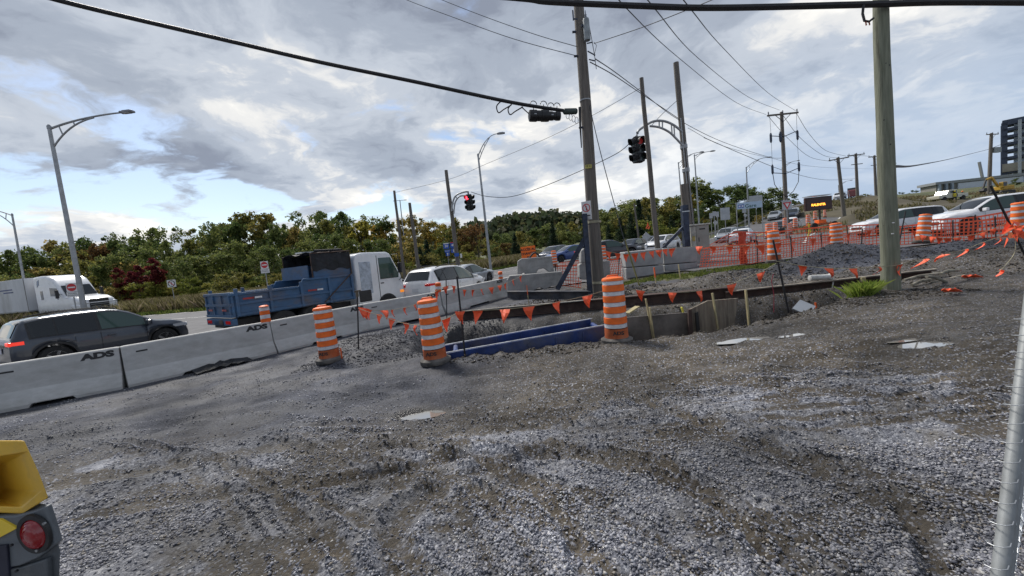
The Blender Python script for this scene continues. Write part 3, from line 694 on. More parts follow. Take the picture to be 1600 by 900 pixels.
def put_tree(px, ptop, Y, kind, ws=1.0):
    base = P(px, 450, Y); z0 = bz(base.x, min(base.y, 160)); ht = P(px, ptop, Y).z-z0
    # keep plan position under the crown top
    tp = P(px, ptop, Y); x = tp.x
    if ht < .5: return
    k = ''.join(c for c in kind if not c.isdigit()); zone = next(z for a, b_, z in ZONES if a <= px < b_)
    size = 'tall' if ht > 9 else ('mid-height' if ht > 5.5 else ('low' if ht > 2.6 else 'small'))
    key = (k, size, zone); cnt[key] = cnt.get(key, 0)+1; n_ = cnt[key]
    noun = {'con': '', 'red': ' shrub', 'lime': ' bush'}.get(k, ' tree'); 
    lab = f"{ORD[n_-1]} {size} {WORD[k]}{noun} {zone}"
    if kind not in PROTO:
        PROTO[kind] = proto(kind); t = PROTO[kind]; t.location = (x, Y, z0-.1)
        KIDS[t.name] = [(c, []) for c in kids(t)]
    else: t = dup(PROTO[kind], (x, Y, z0-.1))
    s = ht/10.0; t.rotation_euler = (0, 0, random.random()*6.28); t.scale = (s*ws, s*ws, s); t['label'] = lab; t['group'] = 'trees and shrubs beyond the road'
    t['category'] = 'tree' if k not in ('red', 'lime') else 'shrub'
rt = random.Random(11)
prof = [(-60, 405), (0, 402), (30, 396), (60, 386), (100, 379), (130, 373), (160, 389), (182, 374), (200, 368), (228, 362), (245, 352), (262, 372), (292, 380), (320, 364), (352, 350), (380, 345), (410, 341), (440, 351), (470, 340), (500, 335), (530, 339), (560, 343), (590, 349), (612, 344), (640, 343), (672, 353), (700, 345), (722, 352), (742, 372)]
def topy(px):
    for (a, ya), (b_, yb) in zip(prof, prof[1:]):
        if a <= px <= b_: return ya+(yb-ya)*(px-a)/(b_-a)
    return prof[-1][1]
ZONEK = [(-60, 100, ['green2', 'green1', 'green1', 'olive1']), (100, 175, ['olive1', 'green1', 'rust1']), (175, 300, ['green1', 'green2', 'green1', 'olive1']), (300, 440, ['green1', 'olive1', 'olive2', 'green2']), (440, 560, ['yellow1', 'green2', 'green1', 'olive2', 'green1']), (560, 760, ['yellow1', 'olive2', 'green2', 'yellow1', 'olive1'])]
px = -50
while px < 745:
    ks = next(k_ for a, b_, k_ in ZONEK if a <= px < b_)
    put_tree(px, topy(px)-5+rt.choice([-5, 0, 4, 14, 20])+rt.uniform(-3, 4), rt.uniform(64, 88), rt.choice(ks), rt.uniform(.68, .98)); px += rt.uniform(10, 17)
px = -40
while px < 745:                                    # lower fill in front
    d = 466-.0963*(px-130)
    put_tree(px, topy(px)+(d-topy(px))*rt.uniform(.28, .5), rt.uniform(56, 62), rt.choice(['olive2', 'green3', 'green3', 'lime2', 'green1', 'green3']), rt.uniform(.9, 1.3)); px += rt.uniform(20, 30)
for (px, py) in ((188, 432), (215, 440), (262, 436), (275, 440), (300, 432), (325, 440), (352, 425), (372, 430), (395, 438), (435, 425), (470, 420), (640, 408), (668, 395), (600, 415), (150, 448), (735, 392), (1020, 340)):
    put_tree(px, py, rt.uniform(50, 55), rt.choice(['lime1', 'lime2', 'lime1']), rt.uniform(.9, 1.3))
for (px, py) in ((178, 412), (204, 418), (211, 408), (233, 396), (252, 440), (239, 410)): put_tree(px, py, 53, 'red1', 1.0)
for (px, py, Y, k) in ((665, 373, 52, 'con1'), (655, 385, 51, 'con1'), (803, 363, 58, 'con1'), (862, 348, 56, 'con1'), (345, 430, 54, 'con2'), (380, 425, 54, 'con1'), (742, 344, 60, 'bare1'), (730, 352, 62, 'rust1'), (790, 378, 66, 'rust1'), (776, 385, 60, 'olive2')): put_tree(px, py, Y, k)
# dark belt on the right of the big pole
for i, (px, py) in enumerate([(760, 372), (775, 366), (790, 369), (812, 362), (832, 357), (850, 352), (875, 352), (893, 348), (945, 330), (958, 326), (975, 323), (992, 315), (1008, 308), (1022, 312), (1036, 322), (1050, 308), (1064, 300), (1082, 284), (1098, 290), (1108, 302), (1122, 300), (1138, 297), (1152, 300), (1160, 291), (1176, 297), (1192, 303), (1206, 299), (1222, 302), (1240, 305), (1258, 309), (1276, 313)]):
    Y = 74+rt.uniform(-4, 8) if px < 1060 else 82+rt.uniform(-3, 12)
    put_tree(px, py-4+rt.uniform(-3, 5), Y, rt.choice(['green3', 'green1', 'green2', 'olive1'] if px > 800 else ['green3', 'rust1', 'olive1']), rt.uniform(1.0, 1.4))
for (px, py, Y, k) in ((950, 350, 60, 'con1'), (968, 338, 60, 'con1'), (985, 332, 62, 'con1'), (997, 310, 66, 'con2'), (1013, 335, 60, 'con1'), (1030, 338, 60, 'green3'), (930, 345, 60, 'con1'), (1048, 335, 62, 'con2'), (888, 362, 60, 'green3'), (835, 372, 64, 'olive2'), (820, 378, 62, 'lime2'), (1095, 320, 70, 'green3'), (1118, 322, 70, 'green3'), (1140, 320, 74, 'green3'), (1165, 318, 78, 'green3'), (1185, 318, 80, 'green3'), (1205, 318, 84, 'green3'), (1232, 320, 90, 'olive2'), (1185, 335, 70, 'lime2'), (1203, 330, 74, 'lime2'),
                   (1080, 300, 78, 'yellow1'), (1330, 303, 112, 'lime2'), (1352, 302, 105, 'lime1'), (1380, 306, 100, 'lime2')): put_tree(px, py, Y, k)
for (px, py, Y) in ((1405, 300, 140), (1425, 297, 150), (1446, 300, 150), (1462, 294, 140), (1588, 278, 90)): put_tree(px, py, Y, 'green3', 1.6)
# distant wooded hill
FARH = leaf_mat('far_forest', [(0, (.030, .045, .025)), (.6, (.06, .075, .035)), (1, (.11, .10, .05))])
rg = np.random.default_rng(3); N = 26000
hx = rg.uniform(-150, 190, N); hy = rg.uniform(165, 215, N); hz = 14*np.exp(-((hx-10)/60)**2)*S(160, 205, hy)+4*np.exp(-((hx-90)/60)**2)+rg.random(N)**1.4*8*(.5+fbm(hx*.12, hy*.12, 5, 3))
V_, F_ = leaves(np.stack([hx, hy, hz], 1), 1.5, rg); o = np_mesh('far_forest', V_, F_, FARH); tag(o, 'hazy wooded hill far beyond the field', 'forest', kind='stuff')
# reeds and long grass
def blades(name, label, cx_, cy_, ht, wd, matl, seed, cat='grass', zf=None, lean=.35):
    rg = np.random.default_rng(seed); N = len(cx_); z = (zf(cx_, cy_) if zf else base_z(cx_, cy_)); a = rg.random(N)*6.28; h_ = ht*(.55+.7*rg.random(N)); w_ = wd*(.6+.8*rg.random(N))
    dx, dy = np.cos(a)*w_, np.sin(a)*w_; lx, ly = rg.normal(size=N)*lean*h_, rg.normal(size=N)*lean*h_
    V_ = np.stack([np.stack([cx_-dx, cy_-dy, z-.03], 1), np.stack([cx_+dx, cy_+dy, z-.03], 1), np.stack([cx_+dx*.8+lx*.45, cy_+dy*.8+ly*.45, z+h_*.6], 1), np.stack([cx_+lx, cy_+ly, z+h_], 1)], 1).reshape(-1, 3)
    o = np_mesh(name, V_, np.arange(N*4).reshape(-1, 4), matl); tag(o, label, cat, kind='stuff'); return o
REED = leaf_mat('reeds', [(0, (.06, .05, .025)), (.4, (.14, .125, .05)), (.7, (.22, .19, .10)), (1, (.26, .20, .15))])
GRS2 = leaf_mat('fresh_grass', [(0, (.06, .11, .02)), (.6, (.14, .24, .04)), (1, (.25, .33, .08))])
GRS = leaf_mat('grass_blades', [(0, (.03, .055, .012)), (.6, (.08, .12, .03)), (1, (.16, .18, .05))])
rg = np.random.default_rng(21)
def along(path, off0, off1, N, rg):
    pts = np.array(path, float); seg = np.hypot(*np.diff(pts, axis=0).T); cum = np.concatenate([[0], np.cumsum(seg)]); t = rg.random(N)*cum[-1]; i = np.clip(np.searchsorted(cum, t)-1, 0, len(seg)-1)
    u = (t-cum[i])/seg[i]; d = (pts[i+1]-pts[i])/seg[i][:, None]; p = pts[i]+(pts[i+1]-pts[i])*u[:, None]; o_ = off0+(off1-off0)*rg.random(N)
    return p[:, 0]-d[:, 1]*o_, p[:, 1]+d[:, 0]*o_
x_, y_ = along(FAR_EDGE, 1.0, 13, 90000, rg); keep = (fbm(x_*.25, y_*.25, 7, 2) > .2)
blades('tall_grass', 'tall brownish reeds and grass along the far side of the road', x_[keep], y_[keep], 1.05, .045, REED, 1)
x_, y_ = along([(16, 52), (26, 62), (38, 76), (60, 100)], 0, 9, 22000, rg); blades('tall_grass', 'scrubby grass along the left side of the ramp', x_, y_, .9, .08, REED, 2)
x_, y_ = along(FAR_EDGE, .1, 1.6, 16000, rg); blades('grass_verge', 'short green verge at the far road edge', x_, y_, .28, .05, GRS, 3)
x_ = rg.uniform(3.6, 11.5, 16000); y_ = 14.9+(x_-4)*-.06+rg.normal(size=16000)*.38; blades('grass_strip', 'green grass strip below the orange net beside the concrete blocks', x_, y_, .09, .014, GRS, 4, zf=lambda a, b_: terrain(a, b_))
x_ = rg.uniform(24, 120, 60000); y_ = rg.uniform(27, 80, 60000); keep = (line_d(x_, y_, RAMP)[0] > 9.0) & (x_ > y_*.9) & (fbm(x_*.2, y_*.2, 9, 3) > .42); blades('weeds', 'rough weeds on the slope behind the white cars', x_[keep], y_[keep], .5, .07, REED, 6)
c = TG(1357, 462); x_ = c.x+rg.normal(size=900)*.09; y_ = c.y+.10+rg.normal(size=900)*.06; o = blades('grass_tuft', 'bright green grass tuft at the foot of the green wooden pole', x_, y_, .22, .006, GRS2, 8, cat='grass tuft', zf=lambda a, b_: terrain(a, b_), lean=.5)
# ================================================================ poles, lamps, signals and wires
WOODG = mat('weathered_pole', (.185, .165, .145), .9, var=.22, scale=3.0, bump=.6, bscale=22, col2=(.095, .085, .075), stretch=(8, 8, .35))
WOODN = mat('green_treated_pole', (.25, .26, .195), .9, var=.2, scale=4.0, bump=.9, bscale=16, col2=(.145, .155, .11), dirt=.22, dirtcol=(.06, .06, .045), stretch=(7, 7, .4))
GALV = mat('galvanised_steel', (.34, .35, .36), .45, .6, var=.1, scale=5)
DSTEEL = mat('dark_blue_steel', (.035, .05, .085), .5, .3, var=.3, scale=4, bump=.2, dirt=.2, dirtcol=(.09, .075, .06))
BLACK = mat('black_rubber', (.018, .018, .020), .6, var=.2, scale=14)
SIG = mat('signal_black', (.012, .012, .014), .45, var=.2, scale=10)
RUST = mat('rusty_steel', (.085, .055, .045), .85, .1, var=.35, scale=5, bump=.5, bscale=30, col2=(.045, .03, .027), dirt=.2, dirtcol=(.15, .12, .095))
STAKE = mat('pale_timber', (.42, .36, .20), .85, var=.2, scale=8, stretch=(3, 3, .5))
ORNG = mat('safety_orange', (.90, .16, .015), .55, var=.12, scale=6, dirt=.10, dirtcol=(.35, .12, .05))
WHT = mat('reflective_white', (.66, .67, .70), .5, var=.1, scale=9, dirt=.15, dirtcol=(.35, .33, .31))
SIGNW = mat('sign_white', (.70, .70, .70), .5, var=.04, scale=3)
SIGNR = mat('sign_red', (.55, .03, .035), .5, var=.05, scale=3)
SIGNG = mat('sign_back_grey', (.42, .44, .46), .5, .3, var=.08, scale=3)
INK = mat('black_ink', (.02, .02, .022), .6, var=.05, scale=3)
def ground_foot(top, base):
    """extend the pole line down to the ground"""
    d = (base-top).normalized(); p = base.copy()
    for _ in range(12):
        z = (tz(p.x, p.y) if p.y < 28 else bz(p.x, min(p.y, 160))); p = p + d*((p.z-z)/max(.2, -d.z))
    return p
def pole_pts(base_px, top_px, Y, Yt=None):
    b_ = P(*base_px, Y); t = P(*top_px, Yt or Y); f = ground_foot(t, b_); return f, t
def local_parent(name, label, cat, f, t, group=None):
    """thing whose local Z runs up the pole"""
    z = (t-f).normalized(); q_ = Vector((0, 0, 1)).rotation_difference(z)
    o = thing(name, label, cat, f, rot=q_.to_euler(), group=group); return o, (t-f).length
def wood_pole(label, base_px, top_px, Y, r0, r1, m_=None, group='wooden poles', bands=(), n=20):
    f, t = pole_pts(base_px, top_px, Y); o, L_ = local_parent('wooden_pole', label, 'pole', f, t, group); mb = MB(); k = 14
    pts = []; rs = []
    for i in range(k+1): pts.append((.012*math.sin(i*.9), .012*math.cos(i*.7), -.3+(L_+.3)*i/k)); rs.append((r0+(r1-r0)*i/k)*(1+.012*math.sin(i*2.1)))
    mb.tube(pts, rs, n); mb.build('shaft', m_ or WOODG, o, smooth=True)
    for z in bands: MB().lathe([(r0+(r1-r0)*z/L_+.006, z-.02), (r0+(r1-r0)*z/L_+.006, z+.02)], n).build('band', GALV, o, smooth=True)
    return o, L_
bigp, bigL = wood_pole('tall weathered grey wooden pole in the middle carrying the span cable', (935, 462), (903, -12), 12.5, .205, .145, bands=(6.0,))
grp, grL = wood_pole('thick green treated wooden pole with a grass tuft at its foot', (1392, 452), (1375, -14), 7.5, .148, .110, WOODN)
for z, x in ((1.05, -.02), (1.25, .0)): MB().box((x-.05, -.146, z), (.035, .02, .018)).build('plate', SIGNW, grp)
for k in range(46):
    z = .5+5.5*random.random(); a = -1.57+random.uniform(-1.3, 1.3); r = .148-.038*z/grL+.001
    MB().lathe([(.004+.010*random.random(), -.002), (.003, .003)], 6, c=(0, 0, 0), axis='Y').build('knot', INK, grp) if k < 16 else None
    if k < 16:
        o = kids(grp)[-1] if False else bpy.data.objects[[q.name for q in SC.collection.objects][-1]]; o.location = (r*math.cos(a), r*math.sin(a), z)
        o.rotation_euler = (0, 0, a+1.57)
polee, _ = wood_pole('slim straight grey pole behind the concrete blocks', (1027, 385), (1002, 122), 19.5, .135, .095)
polef, fL = wood_pole('tall wooden pole behind the cabinet carrying the arched signal arm', (1083, 385), (1056, 98), 23, .19, .145)
wood_pole('left one of two bare poles behind the white hatchback', (632, 430), (616, 298), 35, .14, .10)
wood_pole('shorter right one of two bare poles behind the white hatchback', (654, 418), (640, 317), 35, .17, .12)
polec, cL = wood_pole('grey pole carrying the lit red traffic signal', (716, 415), (697, 266), 30, .17, .12)
wood_pole('short thick pole stub leaning on the signal pole', (1078, 380), (1068, 288), 22.4, .2, .2)
wood_pole('thin far pole among the conifers right of the big pole', (998, 372), (991, 318), 50, .12, .09)
# signal pole extras: conduit and clamps
MB().tube([(-.12, -.20, 0), (-.10, -.18, fL*.72)], .03, 8).build('conduit', GALV, polef, smooth=True)
MB().tube([(.02, -.22, 0), (.02, -.19, fL*.6)], .02, 8).build('conduit', GALV, polef, smooth=True)
for z in (.46, .58): MB().lathe([(.185, fL*z-.12), (.2, fL*z-.1), (.2, fL*z+.1), (.185, fL*z+.12)], 16).build('clamp', GALV, polef)
# bolts and attachments on the big pole
for z in (5.2, 7.3, 8.0): MB().box((-.19+.0, -.05, z), (.14, .05, .05)).build('bolt', DSTEEL, bigp)
# transformer on the big pole
def at_pole(o, L_, f_): return None
tc_ = P(916.5, 45, 12.2)
tr = thing('transformer', 'grey can transformer hung near the top of the big wooden pole', 'transformer', tc_)
MB().lathe([(.0, -.32), (.085, -.33), (.095, -.30), (.095, .24), (.085, .28), (0.0, .29)], 18).build('tank', mat('transformer_grey', (.30, .33, .34), .5, .2), tr, smooth=True)
MB().lathe([(.02, .26), (.035, .29), (.02, .31), (.035, .34), (.02, .36), (.035, .39), (.02, .41), (.01, .52)], 12).build('bushing', mat('porcelain', (.20, .22, .25), .3), tr, smooth=True)
MB().box((-.10, 0, .1), (.10, .04, .06)).build('bracket', DSTEEL, tr)
fu = thing('cutout_fuse', 'small dark fuse cutout left of the transformer', 'fuse', P(895.5, 25, 12.2)); MB().tube([(0, 0, .16), (0, 0, -.12)], .022, 8).build('tube', DSTEEL, fu); MB().beam((0, 0, -.08), (.12, 0, -.1), .03, .03).build('bracket', DSTEEL, fu)
ins = thing('wire_insulators', 'cluster of clamps and looped leads on the right of the big pole', 'insulator', P(925, 88, 12.3))
mbi = MB()
for a, b_ in (((-.12, 0, .38), (.05, 0, .40)), ((-.12, 0, .16), (.1, 0, .02)), ((-.1, 0, -.08), (.08, 0, -.14))): mbi.tube([a, b_], .018, 6)
mbi.build('clamp', DSTEEL, ins)
MB().tube([(-.02, 0, .95), (.04, 0, .4), (.08, 0, 0), (.1, 0, -.38)], .01, 5).build('lead', BLACK, ins)
MB().tube([(.09, 0, .4), (.16, 0, .3), (.06, 0, 0)], .008, 5).build('lead', BLACK, ins)
# yellow tag and white sign on the big pole
tg = thing('pole_tag', 'small yellow tag nailed to the big wooden pole', 'tag', P(919.5, 260, 12.28)); MB().box((0, 0, 0), (.20, .01, .11)).build('plate', mat('tag_yellow', (.50, .45, .12), .6), tg)
text_part('8 4', .09, INK, tg, FRONT(0, -.008, 0))
sg = thing('turn_sign', 'white no-turn sign strapped to the left of the big wooden pole', 'sign', P(916.5, 329, 12.2), rz=-.55)
MB().box((0, 0, 0), (.30, .012, .56)).build('plate', SIGNW, sg, bevel=.004)
def ring(mb, r0, r1, y, n=28, c=(0, 0)):
    o = len(mb.v)
    for j in range(n):
        a = 6.2832*j/n; mb.v.append((c[0]+r0*math.cos(a), y, c[1]+r0*math.sin(a))); mb.v.append((c[0]+r1*math.cos(a), y, c[1]+r1*math.sin(a)))
    for j in range(n): k = (j+1) % n; mb.f.append((o+2*j, o+2*j+1, o+2*k+1, o+2*k))
    return mb
mb = MB(); ring(mb, .10, .125, -.0095, c=(0, .08)); mb.build('red_ring', SIGNR, sg, fix=False)
MB().add([(-.05, -.011, .17), (-.02, -.011, .17), (.055, -.011, -.01), (.025, -.011, -.01)], [(0, 1, 2, 3)]).build('slash', SIGNR, sg, fix=False)
MB().add([(-.012, -.0085, .0), (.012, -.0085, .0), (.012, -.0085, .14), (-.012, -.0085, .14)], [(0, 1, 2, 3)]).build('arrow', INK, sg, fix=False)
MB().add([(-.11, -.0085, -.17), (.11, -.0085, -.17), (.11, -.0085, -.14), (-.11, -.0085, -.14)], [(0, 1, 2, 3)]).build('black_bar', INK, sg, fix=False)
# ---- street lamps
def arc_pts(a, c, b_, n=14):
    a, c, b_ = Vector(a), Vector(c), Vector(b_); return [a*(1-t)**2+c*2*t*(1-t)+b_*t*t for t in [i/n for i in range(n+1)]]
def street_lamp(label, base_px, top_px, Y, arm, r0=.11, r1=.06, dirv=(1, 0), tee=False):
    f, t = pole_pts(base_px, top_px, Y); o, L_ = local_parent('street_lamp', label, 'street lamp', f, t, 'galvanised street lamps')
    MB().tube([(0, 0, -.1), (0, 0, .02), (0, 0, L_*.5), (0, 0, L_)], [r0, r0, (r0+r1)/2, r1], 12).build('pole', GALV, o, smooth=True)
    MB().lathe([(r1*1.2, L_-.05), (r1*1.2, L_+.08), (r1*.5, L_+.16), (0, L_+.17)], 12).build('cap', GALV, o, smooth=True)
    MB().lathe([(r0*1.6, -.02), (r0*1.6, .05), (r0*1.2, .07), (r0*1.2, .16)], 10).build('base_plate', GALV, o)
    dx, dy = dirv
    if tee:
        MB().tube([(-1.0, 0, L_+.1), (1.0, 0, L_+.1)], .05, 8).build('arm', GALV, o); 
        for s in (-1, 1): MB().box((s*1.0, 0, L_+.1), (.5, .22, .12)).build('lamp_head', GALV, o, bevel=.04)
        return o
    A, rise = arm; e = Vector((dx*A, dy*A, L_+rise)); m_ = .045*(abs(A)/2.8)**.3
    up_ = arc_pts((0, 0, L_-.05), (dx*A*.45, dy*A*.45, L_+rise*1.02), e); MB().tube(up_, [m_*1.1-.015*i/14 for i in range(15)], 8).build('arm', GALV, o, smooth=True)
    e2 = up_[9]; lo = arc_pts((0, 0, L_-.75*abs(A)/2.8), (dx*A*.26, dy*A*.26, L_+rise*.35), Vector(e2)-Vector((0, 0, m_)), 10); lb = MB().tube(lo, m_*.8, 8)
    for k in (3, 6): lb.tube([lo[k], Vector(up_[k-1 if k == 3 else 5])], m_*.6, 6)
    lb.build('brace', GALV, o, smooth=True)
    d = Vector((dx, dy, 0)); hd = MB(); c_ = e+d*.28
    R = Matrix.Rotation(math.atan2(dy, dx), 3, 'Z'); hd.box(c_, (.62, .24, .10), M=R); hd.box(c_+Vector((0, 0, .06)), (.40, .17, .06), M=R); hd.build('lamp_head', mat('lamp_grey', (.25, .26, .28), .5, .3), o, bevel=.03)
    MB().box(c_-Vector((0, 0, .055)), (.34, .17, .02), M=R).build('diffuser', mat('lamp_glass', (.55, .56, .55), .2), o)
    return o
street_lamp('tall street lamp above the dark crossover, arm reaching right', (133, 490), (77, 200), 19.8, (3.55, .35), .12, .075)
street_lamp('street lamp behind the barrier left of the orange sign, curved arm', (768, 430), (747, 243), 32, (1.7, 1.5), .12, .07)
street_lamp('street lamp cut by the left edge of the photo behind the trailer', (38, 440), (19, 336), 38, (4.0, .9), .12, .07, dirv=(-1, 0))
street_lamp('tiny double-headed lamp between the two bare poles', (632, 380), (625, 314), 75, None, .12, .08, tee=True)
street_lamp('thin lamp pole left of the arched signal pole with arm toward it', (1068, 345), (1060, 255), 55, (3.0, 1.1), .11, .07)
street_lamp('lamp right of the arched signal pole with arm to the right', (1092, 345), (1085, 243), 50, (2.0, .3), .11, .07)
street_lamp('lamp standing behind the blue station sign, arm reaching right', (1170, 343), (1166, 262), 60, (3.2, 1.2), .13, .08)
street_lamp('far lamp behind the pole with switchgear, arm to the right', (1226, 325), (1222, 262), 80, (3.0, 1.0), .11, .07)
street_lamp('lamp on the ramp near the crest left of the far utility poles', (1312, 312), (1310, 290), 100, (3.0, .8), .12, .08)
street_lamp('lamp above the trucks at the crest of the ramp', (1328, 309), (1326, 300), 108, (-3.0, .6), .12, .08)
# ---- traffic signals
RLIT = mat('red_lens_lit', (.9, .02, .03), .4, emis=(1, .03, .05), estr=5.0, var=.02)
RDIM = mat('red_lens_side', (.35, .02, .02), .35, emis=(1, .05, .03), estr=.03, var=.02)
OFFL = mat('dark_lens', (.03, .05, .05), .2, var=.1)
YELB = mat('signal_yellow_trim', (.45, .36, .05), .5)
def head(o, c, rz, w, h, lit=None, lens=OFFL):
    """three-section head facing local -Y rotated by rz"""
    R = Matrix.Rotation(rz, 3, 'Z'); c = Vector(c); d = w*.55
    hb = MB()
    for k in range(3): hb.box(c+R @ Vector((0, d*.5, (1-k)*h/3)), (w, d, h/3*.985), rz=rz)
    ho = hb.build('housing', SIG, o, bevel=.01)
    for k in range(3):
        cc = c+R @ Vector((0, 0, (1-k)*h/3)); r = w*.40
        vb = MB(); rows = []
        for (yy, cut) in ((0.0, 0), (-w*.75, 1)):
            row = []
            for j in range(15):
                a = math.radians(-35+250*j/14); yv = yy*(1-.45*abs(j-7)/7) if cut else yy; row.append(cc+R @ Vector((r*1.08*math.cos(a), yv, r*1.08*math.sin(a))))
            rows.append(row)
        vb.grid(rows); vb.build('visor', SIG, ho, solid=.008)
        lb = MB(); n = 20; lb.add([cc+R @ Vector((r*.95*math.cos(6.283*j/n), -.006, r*.95*math.sin(6.283*j/n))) for j in range(n)], [tuple(range(n))])
        lb.build('lens', (lit if (lit and k == 0) else lens), ho, fix=False)
def signal_thing(label, c_px, Y, w, h, faces):
    c = P(*c_px, Y); o = thing('traffic_signal', label, 'traffic signal', c)
    for (ang, lit) in faces:
        R = Matrix.Rotation(ang, 3, 'Z'); head(o, R @ Vector((0, -w*.56, 0)), ang, w, h, lit)
    MB().box((0, 0, h*.53), (w*1.1, w*.9, .04)).build('bracket', SIG, o); MB().tube([(0, 0, h*.5), (0, 0, h*.78)], .03, 8).build('hanger', SIG, o)
    return o
signal_thing('traffic signal showing red beside the curved arm on the grey pole', (733.5, 317), 29.6, .36, 1.10, [(math.radians(-35), RLIT), (math.radians(65), None), (math.radians(150), None)])
signal_thing('dark clustered traffic signal hanging from the arched arm', (997, 235), 21.5, .42, 1.25, [(math.radians(-75), None), (math.radians(15), RDIM), (math.radians(95), None), (math.radians(190), None)])
# arms
def signal_arm(label, pts_hi, pts_lo, Y, posts, r=.05):
    hi = [P(x, y, Y) for x, y in pts_hi]; lo = [P(x, y, Y) for x, y in pts_lo]; c = hi[-1]
    def sm(p):
        out_ = []
        for i in range(len(p)-1):
            p0 = p[max(i-1, 0)]; p1 = p[i]; p2 = p[i+1]; p3 = p[min(i+2, len(p)-1)]
            for k in range(5):
                t = k/5; out_.append(.5*((2*p1)+(p2-p0)*t+(2*p0-5*p1+4*p2-p3)*t*t+(3*p1-p0-3*p2+p3)*t**3))
        return out_+[p[-1]]
    o = thing('mast_arm', label, 'mast arm', c); mb = MB().tube([q-c for q in sm(hi)], r, 10); mb.build('upper_tube', GALV, o, smooth=True)
    MB().tube([q-c for q in sm(lo)], r*.9, 10).build('lower_tube', GALV, o, smooth=True)
    for a, b_ in posts: MB().tube([P(*a, Y)-c, P(*b_, Y)-c], r*.6, 6).build('strut', GALV, o)
    return o
signal_arm('arched double-tube signal arm on the pole behind the cabinet', [(996, 209), (998, 204), (1006, 198), (1020, 190), (1036, 189), (1052, 195), (1066, 206)], [(1015, 197), (1030, 199), (1045, 206), (1056, 216), (1066, 227)], 21.6, [((1030, 190), (1030, 199)), ((1035, 190), (1035, 200)), ((1049, 194), (1050, 209)), ((1053, 196), (1054, 213))], .062)
signal_arm('small curved double-tube signal arm left of the lit signal', [(731, 308), (731, 300), (722, 301), (712, 306), (707, 318), (706, 330)], [(728, 306), (718, 307), (711, 317), (709, 334)], 29.7, [((712, 306), (714, 311)), ((707, 318), (711, 319))], .06)
# hanging horizontal signals on the span cable
def barrel_signal(label, c_px, Y, L_, r):
    o = thing('span_signal', label, 'traffic signal', P(*c_px, Y)); o.rotation_euler = (0, math.radians(3), math.radians(8))
    MB().lathe([(r*.6, -L_/2), (r*.95, -L_/2+.02), (r, -L_/2+.06), (r, -L_*.12), (r*.9, -L_*.1), (r*.9, L_*.1), (r, L_*.12), (r, L_/2-.06), (r*.95, L_/2-.01), (r*.7, L_/2)], 20, axis='X').build('housing', SIG, o, smooth=True)
    MB().box((-L_*.22, -r*.93, 0), (.07, .03, .03)).build('latch', GALV, o)
    for s in (-.25, .25): MB().tube([(L_*s, 0, r*.9), (L_*s, 0, r+.16)], .012, 6).build('hanger', SIG, o); MB().tube([(L_*s+.1*math.cos(a/8*3.14), 0, r+.16+.1*math.sin(a/8*3.14)) for a in range(9)], .012, 6).build('hook', SIG, o)
barrel_signal('larger black signal hanging below the span cable near the big pole', (842, 181), 12.2, .62, .17)
barrel_signal('smaller black signal right beside the larger one under the span cable', (866, 181.5), 12.3, .38, .13)
# ---- wires
def wire(name, label, pts, r, cat='cable', m_=None, group=None):
    """pts: (px, py, Y) along the wire"""
    w = [P(*p) for p in pts]; o_ = []
    for i in range(len(w)-1):
        p0 = w[max(i-1, 0)]; p1 = w[i]; p2 = w[i+1]; p3 = w[min(i+2, len(w)-1)]
        for k in range(6):
            t = k/6; o_.append(.5*((2*p1)+(p2-p0)*t+(2*p0-5*p1+4*p2-p3)*t*t+(3*p1-p0-3*p2+p3)*t**3))
    o_.append(w[-1]); ob = MB().tube(o_, r, 7).build(name, m_ or BLACK, None, smooth=True); tag(ob, label, cat, group); return ob
wire('span_cable', 'thick black span cable sweeping from upper left to the big pole', [(-60, -42, 8.6), (90, 0, 9.2), (200, 27, 9.8), (350, 62, 10.4), (500, 97, 11), (650, 128, 11.5), (800, 160, 12), (882, 173, 12.4)], .052)
wire('overhead_cable', 'thick black overhead bundle running along the top right edge', [(700, -12, 8.6), (820, -2, 8.4), (860, 3, 8.3), (1000, 9, 8.0), (1120, 12, 7.8), (1345, 7, 7.35), (1480, 3, 7.2), (1700, 4, 7.0)], .055)
for i, (x0) in enumerate((779, 797)):
    wire('cable_loop', ['left loop of slack cable under the span cable', 'right loop of slack cable under the span cable'][i], [(x0+4, 158+i*3, 11.9), (x0-3, 166+i*4, 11.9), (x0, 176+i*3, 11.9), (x0+8, 171+i*3, 11.9), (x0+20, 164+i*3, 11.9)], .018)
wire('signal_lead', 'short lead from span cable into the larger black signal', [(815, 167, 12), (820, 172, 12.1), (828, 179, 12.2)], .016)
bk = thing('span_clamp', 'greenish cylindrical clamp joining span cable to the big pole', 'clamp', P(892, 174, 12.4)); bk.rotation_euler = (0, math.radians(4), 0)
MB().lathe([(.05, -.24), (.09, -.2), (.09, .16), (.05, .2)], 14, axis='X').build('body', mat('clamp_green', (.05, .07, .06), .6), bk, smooth=True)
for k in range(4): MB().tube([(-.1+.09*k+.05*math.cos(a*.7), 0, -.12-.05*k+.10*math.sin(a*.7)) for a in range(10)], .008, 5).build('coil', SIG, bk)
MB().tube([(.26, -.05, .1), (.27, -.05, -.5), (.30, -.05, -1.1)], [.04, .03, .015], 6).build('drop_lead', SIG, bk)
lp = thing('cable_loop_with_ties', 'hanging black cable loop with red caps left of the green pole', 'cable', P(1352, 12, 7.3)); MB().tube([(-.03, 0, .05), (-.05, 0, -.1), (-.02, 0, -.22), (.06, 0, -.24), (.14, 0, -.19)], .02, 8).build('loop', BLACK, lp, smooth=True)
for x in (-.0, .06): MB().tube([(x, 0, -.23), (x+.01, 0, -.30)], .012, 6).build('cap', mat('rust_cap', (.30, .06, .03), .6), lp)
TH = mat('thin_wire', (.05, .052, .06), .6)
